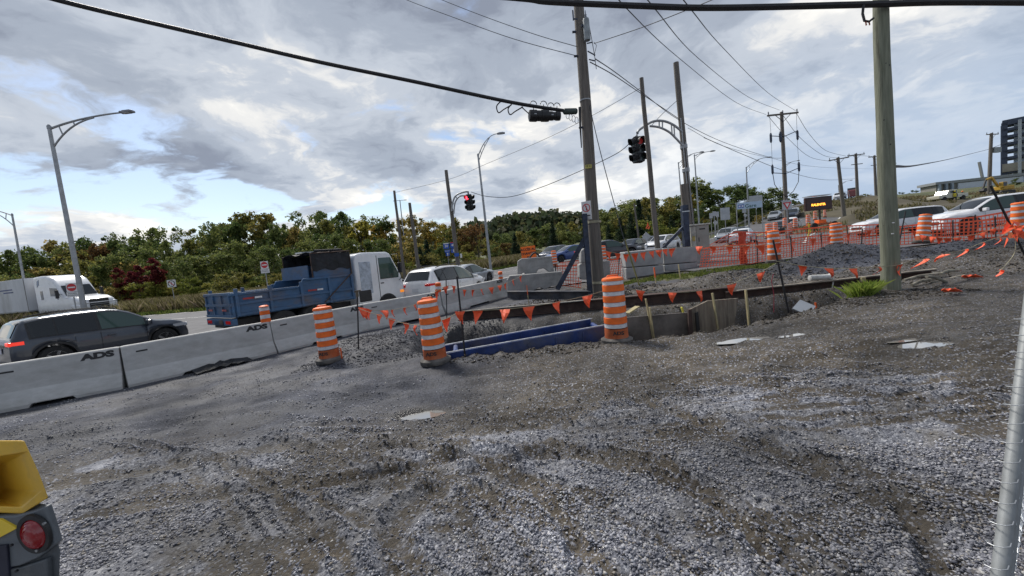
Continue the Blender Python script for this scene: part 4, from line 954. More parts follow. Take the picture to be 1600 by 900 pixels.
WL = [('upper thin wire from the top edge to the big pole', [(640, -22, 16), (686, -2, 15.5), (760, 27, 14.5), (840, 55, 13.3), (902, 73, 12.4)], .010),
 ('lower thin wire from the top edge to the big pole', [(590, -22, 16), (636, 0, 15.5), (700, 24, 14.5), (800, 60, 13.3), (900, 87, 12.4)], .010),
 ('wire climbing right from the big pole under the top bundle', [(928, 68, 12.4), (1000, 44, 11), (1075, 15, 9.8), (1112, 0, 9.2), (1150, -18, 8.6)], .010),
 ('twisted wire falling from the big pole toward the slim pole', [(930, 92, 12.4), (960, 112, 15), (1000, 142, 19), (1062, 188, 23), (1130, 222, 30), (1200, 245, 36), (1222, 247, 38)], .016),
 ('second twisted wire just below the first falling from the big pole', [(922, 97, 12.4), (960, 118, 15), (1003, 147, 19), (1060, 185, 22.5)], .016),
 ('line from the slim pole down left across the big pole', [(1003, 136, 19.5), (930, 178, 21), (850, 218, 24), (760, 256, 28), (702, 280, 30), (616, 301, 35)], .012),
 ('wavy cable sagging between the two signal poles', [(994, 212, 21.5), (975, 232, 23), (950, 247, 24), (900, 270, 26), (850, 291, 27.5), (800, 307, 28.5), (762, 307, 29), (736, 300, 29.6)], .022),
 ('guy wire dropping from the big pole to the pale timber stake', [(920, 160, 12.4), (940, 245, 12.0), (978, 385, 11.7)], .012),
 ('first of three long wires running to the switchgear pole', [(955, -25, 9), (978, 12, 10), (1060, 90, 18), (1150, 160, 28), (1197, 179, 38)], .013),
 ('second of three long wires running to the switchgear pole', [(1000, -18, 9), (1022, 12, 10), (1090, 90, 18), (1170, 152, 28), (1218, 172, 38)], .013),
 ('third of three long wires running to the switchgear pole', [(1055, -18, 9), (1080, 15, 10), (1130, 75, 18), (1200, 145, 28), (1243, 173, 38)], .013),
 ('sagging wire from pole behind the cabinet to the far right', [(1075, 200, 23), (1130, 228, 30), (1200, 246, 37), (1280, 261, 50), (1365, 264, 85)], .03),
 ('low wire under the sagging wire left of the far poles', [(1100, 215, 24), (1170, 245, 33), (1230, 268, 40), (1290, 281, 55), (1340, 279, 75)], .02),
 ('left wire from the switchgear pole to the far poles', [(1199, 180, 38), (1230, 215, 45), (1265, 245, 52), (1298, 252, 60)], .02),
 ('middle wire from the switchgear pole to the far poles', [(1220, 175, 38), (1250, 215, 45), (1285, 242, 53), (1310, 247, 60)], .02),
 ('right wire from the switchgear pole to the far poles', [(1245, 178, 38), (1265, 210, 45), (1290, 235, 53), (1322, 244, 60)], .02),
 ('black wire sagging from the green pole to the right utility pole', [(1397, 260, 7.6), (1440, 257, 20), (1490, 247, 45), (1546, 233, 70)], .03),
 ('wire from the right utility pole to the unfinished tower', [(1548, 232, 70), (1575, 222, 72), (1610, 212, 76)], .035),
 ('slack lead from arched arm up to the pole behind the cabinet', [(1018, 196, 21.6), (1035, 178, 22), (1058, 157, 22.8)], .014),
 ('far wires meeting the right hand utility poles', [(1320, 246, 60), (1340, 243, 75), (1368, 245, 85)], .03)]
for lab, pts, r in WL:
    if pts[-1][2] > 80: r = .012 if pts[0][2] < 30 else r
    wire('wire', lab, pts, r, 'wire', TH, 'overhead wires')
# ---- far utility poles with crossarms
def utility_pole(label, base_px, top_px, Y, r0, arm=2.4, gear=False, box=False, two=False):
    o, L_ = wood_pole(label, base_px, top_px, Y, r0, r0*.72, n=12); o['category'] = 'utility pole'; o['group'] = 'utility poles with crossarms'
    MB().box((0, -.16, L_-.25), (arm, .12, .14)).build('crossarm', WOODG, o)
    if two: MB().box((0, -.16, L_-1.9), (arm*.7, .10, .12)).build('crossarm', WOODG, o)
    for s in (-.46, 0, .46): MB().lathe([(.05, L_-.18), (.03, L_-.10), (.07, L_-.05), (.03, L_), (.06, L_+.05), (.02, L_+.1)], 8, c=(arm*s, -.16, 0)).build('insulator', DSTEEL, o)
    MB().tube([(-arm*.25, -.2, L_-.3), (0, -.18, L_-.95), (arm*.25, -.2, L_-.3)], .03, 6).build('arm_brace', DSTEEL, o)
    if gear:
        for z in (L_-2.2, L_-5.6): MB().tube([(-arm*.43, -.2, z+.08), (0, -.2, z-.1), (arm*.43, -.2, z+.3)], .035, 6).build('gear_arm', DSTEEL, o)
        for s in (-.43, .43):
            MB().tube([(arm*s, -.2, L_-.3), (arm*s*.97, -.2, L_-2.4), (arm*s, -.2, L_-5.2)], .014, 6).build('lead', BLACK, o)
            for z in (L_-2.3, L_-5.2): MB().lathe([(.05, -.45), (.10, -.3), (.10, .3), (.05, .45)], 8, c=(arm*s, -.2, z)).build('cutout', DSTEEL, o)
            MB().tube([(arm*s, -.2, L_-5.5), (arm*s*.9, -.2, L_-6.6), (arm*s*.5, -.2, L_-7.4), (0, -.2, L_-7.9)], .03, 6).build('cable', BLACK, o)
        MB().lathe([(.05, -.5), (.12, -.3), (.12, .3), (.05, .5)], 8, c=(-.35, -.2, L_-2.3)).build('cutout', DSTEEL, o)
    if box: MB().box((.9, -.1, L_-3.0), (1.3, .5, .9)).build('transformer', mat('transformer_grey', (.3, .33, .34), .5, .2), o)
    return o
utility_pole('utility pole with three switch leads behind the yield sign', (1229, 338), (1221, 175), 38, .20, 2.9, gear=True)
utility_pole('utility pole right of the message board, leaning left', (1320, 348), (1309, 246), 58, .27, 2.9)
utility_pole('utility pole with two crossarms on the dirt embankment', (1341, 335), (1337, 240), 72, .27, 2.9, two=True)
utility_pole('partly hidden utility pole just left of the green pole', (1370, 330), (1366, 243), 80, .27, 2.6, two=True)
utility_pole('distant utility pole with transformer near the unfinished tower', (1545, 305), (1549, 208), 72, .30, 2.2, box=True)
# ================================================================ vehicles
def paint(name, col, metal=.0, rough=.28): return mat(name, col, rough, metal, var=.05, scale=2.2, coat=.8, dirt=.12, dirtcol=tuple(c*.55+.05 for c in col))
P_WHITE = paint('car_white', (.74, .75, .77)); P_DARK = paint('car_dark_grey', (.030, .038, .055), .3); P_BLACK = paint('car_black', (.018, .02, .026)); P_SILV = paint('car_silver', (.42, .44, .46), .5)
P_BLUE = paint('car_blue', (.02, .06, .22), .2); P_NAVY = paint('car_navy', (.02, .03, .055), .2); P_RED = paint('car_red', (.20, .02, .02))
GLASS = glass_mat('car_glass', (.012, .016, .018)); GLASSG = glass_mat('car_glass_green', (.05, .085, .075)); TRIM = mat('black_trim', (.02, .02, .022), .55, var=.15, scale=9)
TYRE = mat('tyre', (.022, .022, .023), .85, var=.2, scale=14, dirt=.2, dirtcol=(.08, .075, .065)); RIM = mat('alloy_rim', (.40, .41, .43), .35, .8, var=.1, scale=8)
TAIL = mat('tail_lamp_red', (.50, .01, .015), .2, emis=(1, .03, .02), estr=.04, var=.05); TAILON = mat('tail_lamp_lit', (.6, .02, .02), .2, emis=(1, .06, .03), estr=.45, var=.05)
HEADL = mat('headlamp', (.70, .72, .75), .12, .2, var=.05); PLATE = mat('licence_plate', (.60, .62, .66), .5, var=.03); AMB = mat('amber_lamp', (.75, .25, .02), .25, emis=(1, .3, .03), estr=.4, var=.05)
STY = {
 'suv': dict(T=[(-.5, .40), (-.497, .56), (-.485, .66), (-.44, .90), (-.41, .955), (-.34, .985), (-.18, 1.0), (0, .995), (.07, .965), (.13, .90), (.265, .672), (.30, .655), (.40, .615), (.455, .565), (.485, .48), (.50, .38)], B=[(-.5, .62), (-.35, .635), (.25, .58), (.5, .5)], ws=(.085, .255), rw=(-.48, -.425), win=[(-.40, -.285), (-.275, -.075), (-.055, .20)], H=1.60, W=1.82, L=4.35, wb=(-.305, .315), R=.34),
 'hatch': dict(T=[(-.5, .42), (-.497, .58), (-.48, .68), (-.41, .92), (-.37, .965), (-.2, 1.0), (0, .99), (.08, .95), (.14, .88), (.27, .655), (.31, .64), (.41, .595), (.46, .54), (.49, .45), (.50, .36)], B=[(-.5, .63), (-.35, .64), (.25, .57), (.5, .5)], ws=(.10, .26), rw=(-.475, -.415), win=[(-.375, -.27), (-.26, -.065), (-.045, .20)], H=1.57, W=1.80, L=4.3, wb=(-.31, .315), R=.33),
 'sedan': dict(T=[(-.5, .42), (-.497, .60), (-.47, .655), (-.36, .68), (-.33, .70), (-.22, .90), (-.15, .965), (-.05, 1.0), (.03, .99), (.09, .93), (.235, .68), (.27, .66), (.40, .60), (.46, .55), (.49, .45), (.50, .36)], B=[(-.5, .62), (-.35, .64), (.25, .60), (.5, .5)], ws=(.07, .225), rw=(-.32, -.215), win=[(-.24, -.09), (-.075, .17)], H=1.46, W=1.82, L=4.75, wb=(-.30, .315), R=.33)}
def make_car(label, style, pt, L=None, H=None, group='vehicles on the road', lit=False, plate=True, rails=False, det=True, taillab=None):
    s = STY[style]; L = L or s['L']; H = H or s['H']; W = s['W']; R = s['R']; A = R+.055
    o = thing('parked_car' if False else 'car', label, 'car', group=group)
    tx, tzv = zip(*[(a*L, b_*H) for a, b_ in s['T']]); bx_, bzv = zip(*[(a*L, b_*H) for a, b_ in s['B']]); WX = [q*L for q in s['wb']]
    T = lambda x: float(np.interp(x, tx, tzv)); B = lambda x: min(float(np.interp(x, bx_, bzv)), T(x)-.015)
    def Wd(x):
        u = abs(x)/(L/2); return W/2*(1-(.24 if x > 0 else .14)*u**7)
    def zb(x):
        z = .20+.12*max(0, abs(x)/(L/2)-.9)/.1
        for w_ in WX:
            if abs(x-w_) < A: z = max(z, R+math.sqrt(A*A-(x-w_)**2))
        return z
    def wt(x): return Wd(x)*.965-(T(x)-B(x))*.40
    def sec(x):
        w, t, b_, z0 = Wd(x), T(x), B(x), zb(x); k = wt(x); h_ = b_-z0; r_ = min(.07, (t-b_)*.35+.008)
        h = [(w*.84, z0), (w*.965, z0+.03), (w*.99, z0+.25*h_), (w, z0+.55*h_), (w*.985, z0+.86*h_), (w*.965, b_), (k, t-r_), (k-.05, t-r_*.35), (k*.75, t-.004), (k*.4, t+.012*0+.004)]
        return [(0, z0)]+h+[(0, t+.008)]+[(-a, c_) for a, c_ in h[::-1]]
    xs_ = sorted(set([round(v_, 4) for v_ in list(np.arange(-L/2, L/2+.001, L/72))+list(tx)+[w_+sg_*A*f_ for w_ in WX for sg_ in (-1, 1) for f_ in (1.0, .985, .92, .8, .6, .3)]+[L/2]]))
    xs_ = [x for x in xs_ if -L/2 <= x <= L/2]
    mb = MB(); n = 22
    for x in xs_: mb.v += [(x, a, b_) for a, b_ in sec(x)]
    for i in range(len(xs_)-1):
        for j in range(n): k = (j+1) % n; mb.f.append((i*n+j, i*n+k, (i+1)*n+k, (i+1)*n+j))
    mb.f.append(tuple(range(n))); mb.f.append(tuple((len(xs_)-1)*n+j for j in range(n-1, -1, -1)))
    body = mb.build('body', pt, o, smooth=True)
    MB().box((0, 0, .36), (L*.9, W*.72, .26)).build('underbody', TRIM, o)
    def side_pt(x, f, sd, off=.007):
        w, t, b_ = Wd(x), T(x), B(x); k = wt(x); r_ = min(.07, (t-b_)*.35+.008); a0, z0 = w*.965, b_; a1, z1 = k, t-r_
        return (x, sd*(a0+(a1-a0)*f+off), z0+(z1-z0)*f+off*.3)
    for (a, b_) in s['win']:
        for sd in (-1, 1):
            w_ = MB(); X = np.linspace(a*L, b_*L, 12); w_.grid([[side_pt(x, f, sd) for x in X] for f in (.06, .35, .65, .97)]); w_.build('side_window', GLASSG if (a == s['win'][-1][0]) else GLASS, o, smooth=True)
    if det:
        for sd in (-1, 1):
            w_ = MB(); X = np.linspace((s['win'][0][0]-.012)*L, (s['win'][-1][1]+.035)*L, 24); w_.grid([[side_pt(x, f, sd, .0035) for x in X] for f in (.0, .5, .995)]); w_.build('window_trim', TRIM, o, smooth=True)
    def top_patch(x0, x1, nm, f=.84):
        w_ = MB(); X = sorted(set(list(np.linspace(x0*L, x1*L, 7))+[v_ for v_ in tx if x0*L < v_ < x1*L])); 
        rows = []
        for x in X:
            t = T(x); k = wt(x); r_ = min(.07, (t-B(x))*.35+.008); row = []
            for u in (-f, -.75, -.4, 0, .4, .75, f):
                zz_ = t+.008 if abs(u) < .01 else (t+.004 if abs(u) < .5 else (t-.004 if abs(u) < .8 else t-.004-(r_*.35-.004)*min(1, (abs(u)-.75)*k/max(.01, k*.25-.05))))
                row.append((x+(.012 if x > 0 else -.012)*(1 if abs(x1-x0) < .2 else 0), u*k, zz_+.008))
            rows.append(row)
        w_.grid(rows); return w_.build(nm, GLASS, o, smooth=True)
    top_patch(*s['ws'], 'windshield'); top_patch(*s['rw'], 'rear_window')
    for w_ in WX:
        for sd in (-1, 1):
            cy_ = sd*(W/2-.125)
            wh = MB().lathe([(R*.62, -.10), (R*.9, -.105), (R*.985, -.07), (R, 0), (R*.985, .07), (R*.9, .105), (R*.62, .10)], 28, c=(w_, cy_, R), axis='Y').build('wheel', TYRE, o, smooth=True)
            rb = MB(); rb.lathe([(R*.64, -.085), (R*.66, -.10), (R*.60, -.10), (R*.57, -.05), (R*.57, .05), (R*.6, .10), (R*.66, .10), (R*.64, .085)], 24, c=(w_, cy_, R), axis='Y')
            if det:
                for k in range(5):
                    a = 6.283*k/5; rb.beam((w_+.04*math.cos(a), cy_+sd*.085, R+.04*math.sin(a)), (w_+R*.6*math.cos(a), cy_+sd*.085, R+R*.6*math.sin(a)), .035 if False else .06, .03, up=(0, 1, 0))
            rb.lathe([(R*.14, -.09), (R*.14, .095)], 12, c=(w_, cy_, R), axis='Y'); rb.build('rim', RIM, wh)
    # lamps
    def lower_patch(x0, x1, z0, z1, sd, m_, nm, parent=None):
        w_ = MB(); X = np.linspace(x0, x1, 8); w_.grid([[(x, sd*(Wd(x)+.006), z0+(z1-z0)*f) for x in X] for f in (0, 1)]); return w_.build(nm, m_, parent or o, smooth=True)
    tl = TAILON if lit else TAIL
    for sd in (-1, 1):
        hz_ = H*.50 if style != 'sedan' else H*.47
        rb = MB(); w_ = Wd(-L/2+.03); rb.box((-L/2+.045, sd*(w_-.14), H*.585), (.11, .28, .10)); X = np.linspace(-L/2+.02, -L/2+.24, 6); rb.grid([[(x, sd*(Wd(x)*.992+.006), H*.585-.04+.085*f) for x in X] for f in (0, 1)]); tlo = rb.build('taillight', tl, o, bevel=.02)
        w_ = Wd(L/2-.06); hb = MB().box((L/2-.10, sd*(w_-.12), H*.475), (.16, .30, .11)); X = np.linspace(L/2-.45, L/2-.04, 6); hb.grid([[(x, sd*(Wd(x)+.006), H*.455+.09*f) for x in X] for f in (0, 1)]); hb.build('headlight', HEADL, o, bevel=.02)
        mx_ = (s['ws'][1]-.045)*L; mrm = MB().box((mx_, sd*(W/2+.09), B(mx_)+.08), (.12, .22, .15)); mrm.build('mirror', pt, o, bevel=.035)
        if det:
            for (a, b_) in s['win'][-2:]: MB().box(((a*.8+b_*.2)*L-.02 if False else (a+.02)*L+.1, sd*(W/2+.012), H*.50), (.17, .03, .03)).build('door_handle', pt, o, bevel=.008)
            for xx in (s['win'][-1][0]-.01, s['win'][-1][1]-.0, s['win'][-2][0]+.0): lower_patch(xx*L-.004, xx*L+.004, .36, H*.59, sd, TRIM, 'door_seam')
            lower_patch(-L*.19, L*.20, .235, .33, sd, TRIM, 'sill_trim')
            w_ = MB()
            for q_ in WX:
                rows = [[(q_+rr_*math.cos(a), sd*(Wd(q_+rr_*math.cos(a))+.008), R+rr_*math.sin(a)) for a in np.linspace(.05, math.pi-.05, 18)] for rr_ in (A-.005, A+.05)]
                if style == 'suv': MB().grid(rows).build('arch_trim', TRIM, o)
        if rails: MB().tube([(-L*.34, sd*(wt(-L*.3)-.03), T(-L*.34)+.02), (-L*.2, sd*(wt(0)-.03), T(-L*.2)+.06), (0, sd*(wt(0)-.03), T(0)+.055), (L*.06, sd*(wt(0)-.03), T(L*.06)+.01)], .018, 6).build('roof_rail', TRIM, o)
    MB().box((L/2-.02, 0, H*.36), (.06, W*.52, .16)).build('grille', TRIM, o, bevel=.02)
    MB().box((-L/2+.0, 0, .36), (.05, W*.62, .13)).build('rear_bumper', TRIM, o, bevel=.02)
    if plate: MB().box((-L/2-.012, 0, H*.47), (.015, .30, .15)).build('licence_plate', PLATE, o)
    return o
def place(o, x, y, heading, dz=.06, slope=True):
    h = math.radians(heading); d = 1.4
    zf = bz(x+d*math.cos(h), min(y+d*math.sin(h), 160)); zr = bz(x-d*math.cos(h), min(y-d*math.sin(h), 160))
    o.location = (x, y, (zf+zr)/2+dz); o.rotation_euler = (0, -math.atan2(zf-zr, 2*d), h) if slope else (0, 0, h)
def at_px(px, Y): p = P(px, 400, Y); return p.x, Y
def car_at(label, style, pt, px, Y, heading, **k):
    o = make_car(label, style, pt, **k); x = P(px, 403-.0963*(px-800)+8, Y).x; place(o, x, Y, heading); return o
c1 = make_car('dark grey crossover with lit tail lamp at the left edge behind the barrier', 'suv', P_DARK, L=3.7, H=1.48, lit=True, rails=True); place(c1, -12.15, 11.6, 62)
c4 = make_car('white hatchback waiting behind the barrier in front of the white-cabbed truck', 'hatch', P_WHITE, L=4.4, H=1.66, rails=True); place(c4, -2.95, 18.2, 63)
car_at('dark car just visible between truck cab and white hatchback', 'suv', P_DARK, 588, 21.0, 56, H=1.72)
car_at('silver car whose front shows beyond the white hatchback', 'sedan', P_SILV, 726, 25.0, 62)
car_at('dark crossover facing left behind the stacked barrier blocks', 'suv', P_NAVY, 866, 43, 232, det=False)
car_at('black sedan side-on just right of the big wooden pole', 'sedan', P_BLACK, 950, 30, 8)
car_at('dark grey sedan with bright windscreen behind the black sedan', 'sedan', P_DARK, 990, 39, 218)
car_at('blue car roof showing behind the black sedan', 'sedan', P_BLUE, 946, 44, 190, det=False, H=1.6)
car_at('blue car half hidden behind the blocks left of the big pole', 'sedan', P_BLUE, 893, 37, 200, det=False)
car_at('small white hatchback facing left beside the slim grey pole', 'hatch', P_WHITE, 1036, 38, 222)
car_at('dark car behind the small white hatchback near the slim pole', 'suv', P_NAVY, 1016, 45, 222, det=False)
car_at('silver crossover coming down the ramp behind the blank sign backs', 'suv', P_SILV, 1137, 46, 226)
car_at('dark car beside the silver crossover at the foot of the ramp', 'sedan', P_BLACK, 1157, 47, 226, det=False)
car_at('white car driving away seen through the orange net', 'sedan', P_WHITE, 1161, 38, 50, H=1.5)
car_at('white car driving up the ramp beside the yield sign', 'hatch', P_WHITE, 1237, 50, 48)
car_at('black car overlapping the white one below the yield sign', 'sedan', P_BLACK, 1222, 48, 48, det=False)
car_at('dark car higher up the ramp behind the white one', 'suv', P_NAVY, 1241, 69, 228, det=False)
car_at('silver car on the left lane of the ramp below the utility pole', 'sedan', P_SILV, 1212, 72, 228, det=False)
car_at('white crossover near the ramp crest right of the message board', 'suv', P_WHITE, 1311, 96, 228, det=False)
car_at('grey crossover just behind the white one at the crest', 'suv', P_DARK, 1317, 102, 228, det=False)
car_at('dark pickup-like car half hidden under the message board', 'suv', P_BLACK, 1290, 84, 48, det=False)
car_at('white crossover behind the orange net, partly hidden by the green pole', 'suv', P_WHITE, 1403, 25, 172, L=4.7, H=1.52)
car_at('large white crossover at the right edge behind the orange net', 'suv', P_WHITE, 1549, 18.3, 168, L=4.7, H=1.60)
# ---- generic box helpers for trucks
def wheel(o, x, y, R, w=.28, rim=RIM):
    wh = MB().lathe([(R*.5, -w/2), (R*.93, -w/2), (R, -w*.35), (R, w*.35), (R*.93, w/2), (R*.5, w/2)], 26, c=(x, y, R), axis='Y').build('wheel', TYRE, o, smooth=True)
    MB().lathe([(R*.55, -w*.35), (R*.55, -w*.51), (R*.45, -w*.40), (R*.16, -w*.48), (R*.16, w*.48), (R*.45, w*.40), (R*.55, w*.51), (R*.55, w*.35)], 20, c=(x, y, R), axis='Y').build('rim', rim, wh, smooth=True)
DBLUE = mat('worn_dump_blue', (.042, .115, .235), .6, var=.35, scale=1.6, bump=.3, bscale=20, col2=(.035, .080, .155), dirt=.55, dirtcol=(.13, .095, .075), stretch=(1, 1, 2.2))
TARP = mat('dark_tarp', (.015, .017, .022), .75, var=.3, scale=4, bump=.5, bscale=9)
dt = thing('dump_truck', 'worn blue dump truck with a white cab and netted front box', 'truck', group=None)
# local: x forward, 0 at rear, length 7.2
def pr(o, nm, poly, y0, y1, m_, bevel=.015, smooth=False): return MB().prism([(a, y0, b_) for a, b_ in poly], (0, y1-y0, 0)).build(nm, m_, o, bevel=bevel, smooth=smooth)
for sd in (-1, 1):
    y = sd*1.05
    bed = pr(dt, 'bed_side', [(.05, .95), (4.35, .95), (4.35, 1.98), (2.35, 1.98), (2.15, 1.72), (.05, 1.72)], y-.03, y+.03, DBLUE)
    for z in (1.02, 1.38): MB().box((2.2, y+sd*.05, z), (4.25, .07, .09)).build('rail', DBLUE, bed, bevel=.012)
    MB().box((1.0, y+sd*.05, 1.69), (2.2, .08, .08)).build('rail', DBLUE, bed, bevel=.012); MB().box((3.35, y+sd*.05, 1.94), (2.0, .08, .08)).build('rail', DBLUE, bed, bevel=.012)
    for x in (.12, 1.15, 2.22, 3.3, 4.28): MB().box((x, y+sd*.055, 1.42 if x < 2.3 else 1.45), (.10, .09, .9 if x < 2.3 else 1.0)).build('stiffener', DBLUE, bed, bevel=.012)
    for x in (.45, 2.6): MB().box((x, y+sd*.098, 1.52), (.34, .006, .06)).build('reflector', mat('reflector_red', (.35, .03, .03), .4), bed); MB().box((x+.30, y+sd*.098, 1.52), (.22, .006, .06)).build('reflector', WHT, bed)
    MB().tube([(3.0, y+sd*.12, 1.0), (4.25, y+sd*.12, 2.0)], .022, 6).build('strap', RUST, bed)
MB().box((2.2, 0, .98), (4.3, 2.1, .08)).build('bed_floor', DBLUE, dt)
tgt = MB().box((0, 0, 1.36), (.08, 2.2, .80)).build('tailgate', DBLUE, dt, bevel=.015)
for z in (1.0, 1.36, 1.72): MB().box((-.06, 0, z), (.07, 2.2, .09)).build('tailgate_rib', DBLUE, tgt, bevel=.01)
for y in (-1.0, -.35, .35, 1.0): MB().box((-.055, y, 1.36), (.06, .08, .78)).build('tailgate_rib', DBLUE, tgt)
for y in (-.6, .6): MB().box((-.10, y, 1.2), (.008, .34, .06)).build('reflector', mat('reflector_red', (.35, .03, .03), .4), tgt)
MB().box((-.02, 0, .80), (.16, 2.2, .22)).build('rear_bar', DBLUE, dt, bevel=.01); MB().box((-.11, -.2, .80), (.01, .30, .15)).build('licence_plate', mat('dark_plate', (.1, .08, .07), .6), dt)
for sd in (-1, 1): MB().box((-.11, sd*.8, .80), (.02, .34, .10)).build('taillight', TAIL, dt)
# front box with tarp
hbx = MB(); hbx.box((4.30, 0, 2.30), (.06, 2.1, 1.1)).build('bulkhead', DBLUE, dt)
for sd in (-1, 1):
    MB().box((3.55, sd*1.03, 2.22), (1.55, .04, .50)).build('box_side', DBLUE, dt)
    n_ = 9; tb_ = MB(); rows = [[(2.72+1.62*i/n_, sd*(1.07+.02*math.sin(i*2.3+j)), 2.86-.62*j/4-(0 if j < 4 else .05*math.sin(i*1.7))) for i in range(n_+1)] for j in range(5)]; tb_.grid(rows); tb_.build('tarp_side', TARP, dt, solid=.01)
    MB().tube([(2.72, sd*1.07, 1.98), (2.72, sd*1.07, 2.88), (4.34, sd*1.07, 2.92), (4.34, sd*1.07, 1.95)], .028, 6).build('tarp_frame', RUST, dt)
tb_ = MB(); tb_.grid([[(2.72+1.62*i/8, -1.07+2.14*j/8, 2.90+.05*math.sin(i*1.9+j*1.3)) for i in range(9)] for j in range(9)]); tb_.build('tarp_top', TARP, dt, solid=.01)
MB().tube([(3.0, -.9, 2.98), (4.1, -.9, 2.98)], .05, 8).build('tarp_roll', TARP, dt); MB().box((3.3, 0, 2.98), (.9, .5, .05)).build('roof_hatch', P_SILV, dt)
MB().box((2.6, 0, 2.2), (.04, 2.0, .5)).build('box_back', DBLUE, dt)
MB().box((2.9, 0, .72), (6.0, .8, .22)).build('chassis', TRIM, dt)
# cab
cab = [(4.55, .62), (6.85, .50), (6.98, .95), (6.98, 1.30), (6.86, 1.75), (6.38, 2.72), (6.2, 2.80), (4.95, 2.82), (4.62, 2.74), (4.55, 2.5)]
cb_ = MB().prism([(a, -1.0, b_) for a, b_ in cab], (0, 2.0, 0)).build('cab', P_WHITE, dt, bevel=.09, seg=4, smooth=True)
for sd in (-1, 1):
    y = sd*1.006
    MB().add([(5.72, y, 1.62), (6.70, y, 1.62), (6.72, y, 1.82), (6.36, y, 2.55), (5.72, y, 2.55)], [(0, 1, 2, 3, 4)]).build('door_window', GLASSG, dt, solid=.008)
    MB().add([(5.62, y-sd*.002, .80), (5.65, y-sd*.002, .80), (5.65, y-sd*.002, 2.66), (5.62, y-sd*.002, 2.66)], [(0, 1, 2, 3)]).build('door_seam', TRIM, dt)
    MB().box((5.02, sd*1.0, 1.75), (.55, .03, 1.35)).build('recess_panel', mat('panel_greyblue', (.42, .47, .54), .4), dt, bevel=.014)  # raised plate whose grey-blue colour stands in for a cab recess
    MB().box((5.8, sd*1.01, 1.45), (.16, .02, .04)).build('door_handle', TRIM, dt)
    ma = MB().tube([(6.45, sd*1.0, 2.65), (6.55, sd*1.28, 2.68), (6.62, sd*1.30, 1.6), (6.75, sd*1.0, 1.5)], .018, 6).build('mirror_arm', TRIM, dt); MB().box((6.58, sd*1.32, 2.05), (.10, .22, .46)).build('mirror', TRIM, ma, bevel=.03)
    MB().box((6.9, sd*.82, .78), (.16, .30, .22)).build('headlight', HEADL, dt, bevel=.02); MB().box((6.82, sd*.99, .98), (.22, .05, .12)).build('turn_lamp', AMB, dt, bevel=.01)
    ab = MB(); R_ = .52; rows = [[(6.0+rr_*math.cos(a), sd*1.008, .45+rr_*math.sin(a)) for a in np.linspace(.1, 3.04, 16)] for rr_ in (.0, R_)]; ab.grid(rows); ab.build('wheel_arch', TRIM, dt)
    wheel(dt, 6.0, sd*.92, .45); wheel(dt, 1.5, sd*.86, .48, .5); wheel(dt, 2.55, sd*.86, .48, .5)
    MB().box((4.9, sd*.95, 1.0), (.6, .16, .5)).build('fuel_tank', TRIM, dt, bevel=.05)
MB().add([(6.905, -.9, 1.70), (6.905, .9, 1.70), (6.47, .82, 2.60), (6.47, -.82, 2.60)], [(0, 1, 2, 3)]).build('windshield', GLASS, dt, solid=.03)
MB().box((6.98, 0, .62), (.12, 2.0, .26)).build('bumper', P_SILV, dt, bevel=.03)
hd_ = math.degrees(math.atan2(17.2-12.0, -5.35+9.15)); x0, y0 = -8.85, 12.0
dt.location = (x0, y0, bz(x0, y0)+.05); dt.rotation_euler = (0, 0, math.radians(hd_)); dt.scale = (.89, .92, .90)
# ---- semi truck
st = thing('semi_truck', 'white semi tractor pulling a plain white trailer at far left', 'truck')
TRW = mat('trailer_white', (.62, .63, .65), .5, var=.08, scale=.8, dirt=.35, dirtcol=(.40, .39, .37), stretch=(1, 1, .3))
trl = MB().box((-9.6, 0, 2.60), (13.6, 2.6, 2.8)).build('trailer_box', TRW, st, bevel=.03)
MB().box((-2.88, 0, 2.60), (.10, 2.62, 2.84)).build('trailer_front', mat('trailer_front_grey', (.16, .15, .14), .7), trl); MB().box((-9.6, 0, 1.16), (13.6, 2.63, .12)).build('side_rail', P_SILV, trl)
MB().box((-2.55, .1, 2.6), (.35, 1.5, 1.5)).build('cooling_unit', P_WHITE, trl, bevel=.05)
for (a, z, w_) in ((-6.0, 3.15, 2.2), (-5.6, 2.92, 1.6)): MB().box((a, -1.305, z), (w_, .008, .10)).build('faded_stripe', mat('faded_blue', (.10, .12, .25), .6), trl)
MB().box((-9.6, 0, .95), (8, .9, .25)).build('trailer_frame', TRIM, st); MB().box((-.2, 0, .8), (6.2, .9, .3)).build('chassis', TRIM, st)
sc_ = [(-2.0, .75), (1.0, .75), (2.0, .55), (4.35, .55), (4.45, 1.35), (4.3, 1.70), (3.6, 1.95), (2.2, 2.12), (1.45, 3.05), (.9, 3.65), (0.0, 3.98), (-.9, 4.02), (-2.0, 3.98)]
MB().prism([(a, -1.12, b_) for a, b_ in sc_], (0, 2.24, 0)).build('cab', P_WHITE, st, bevel=.18, seg=4, smooth=True)
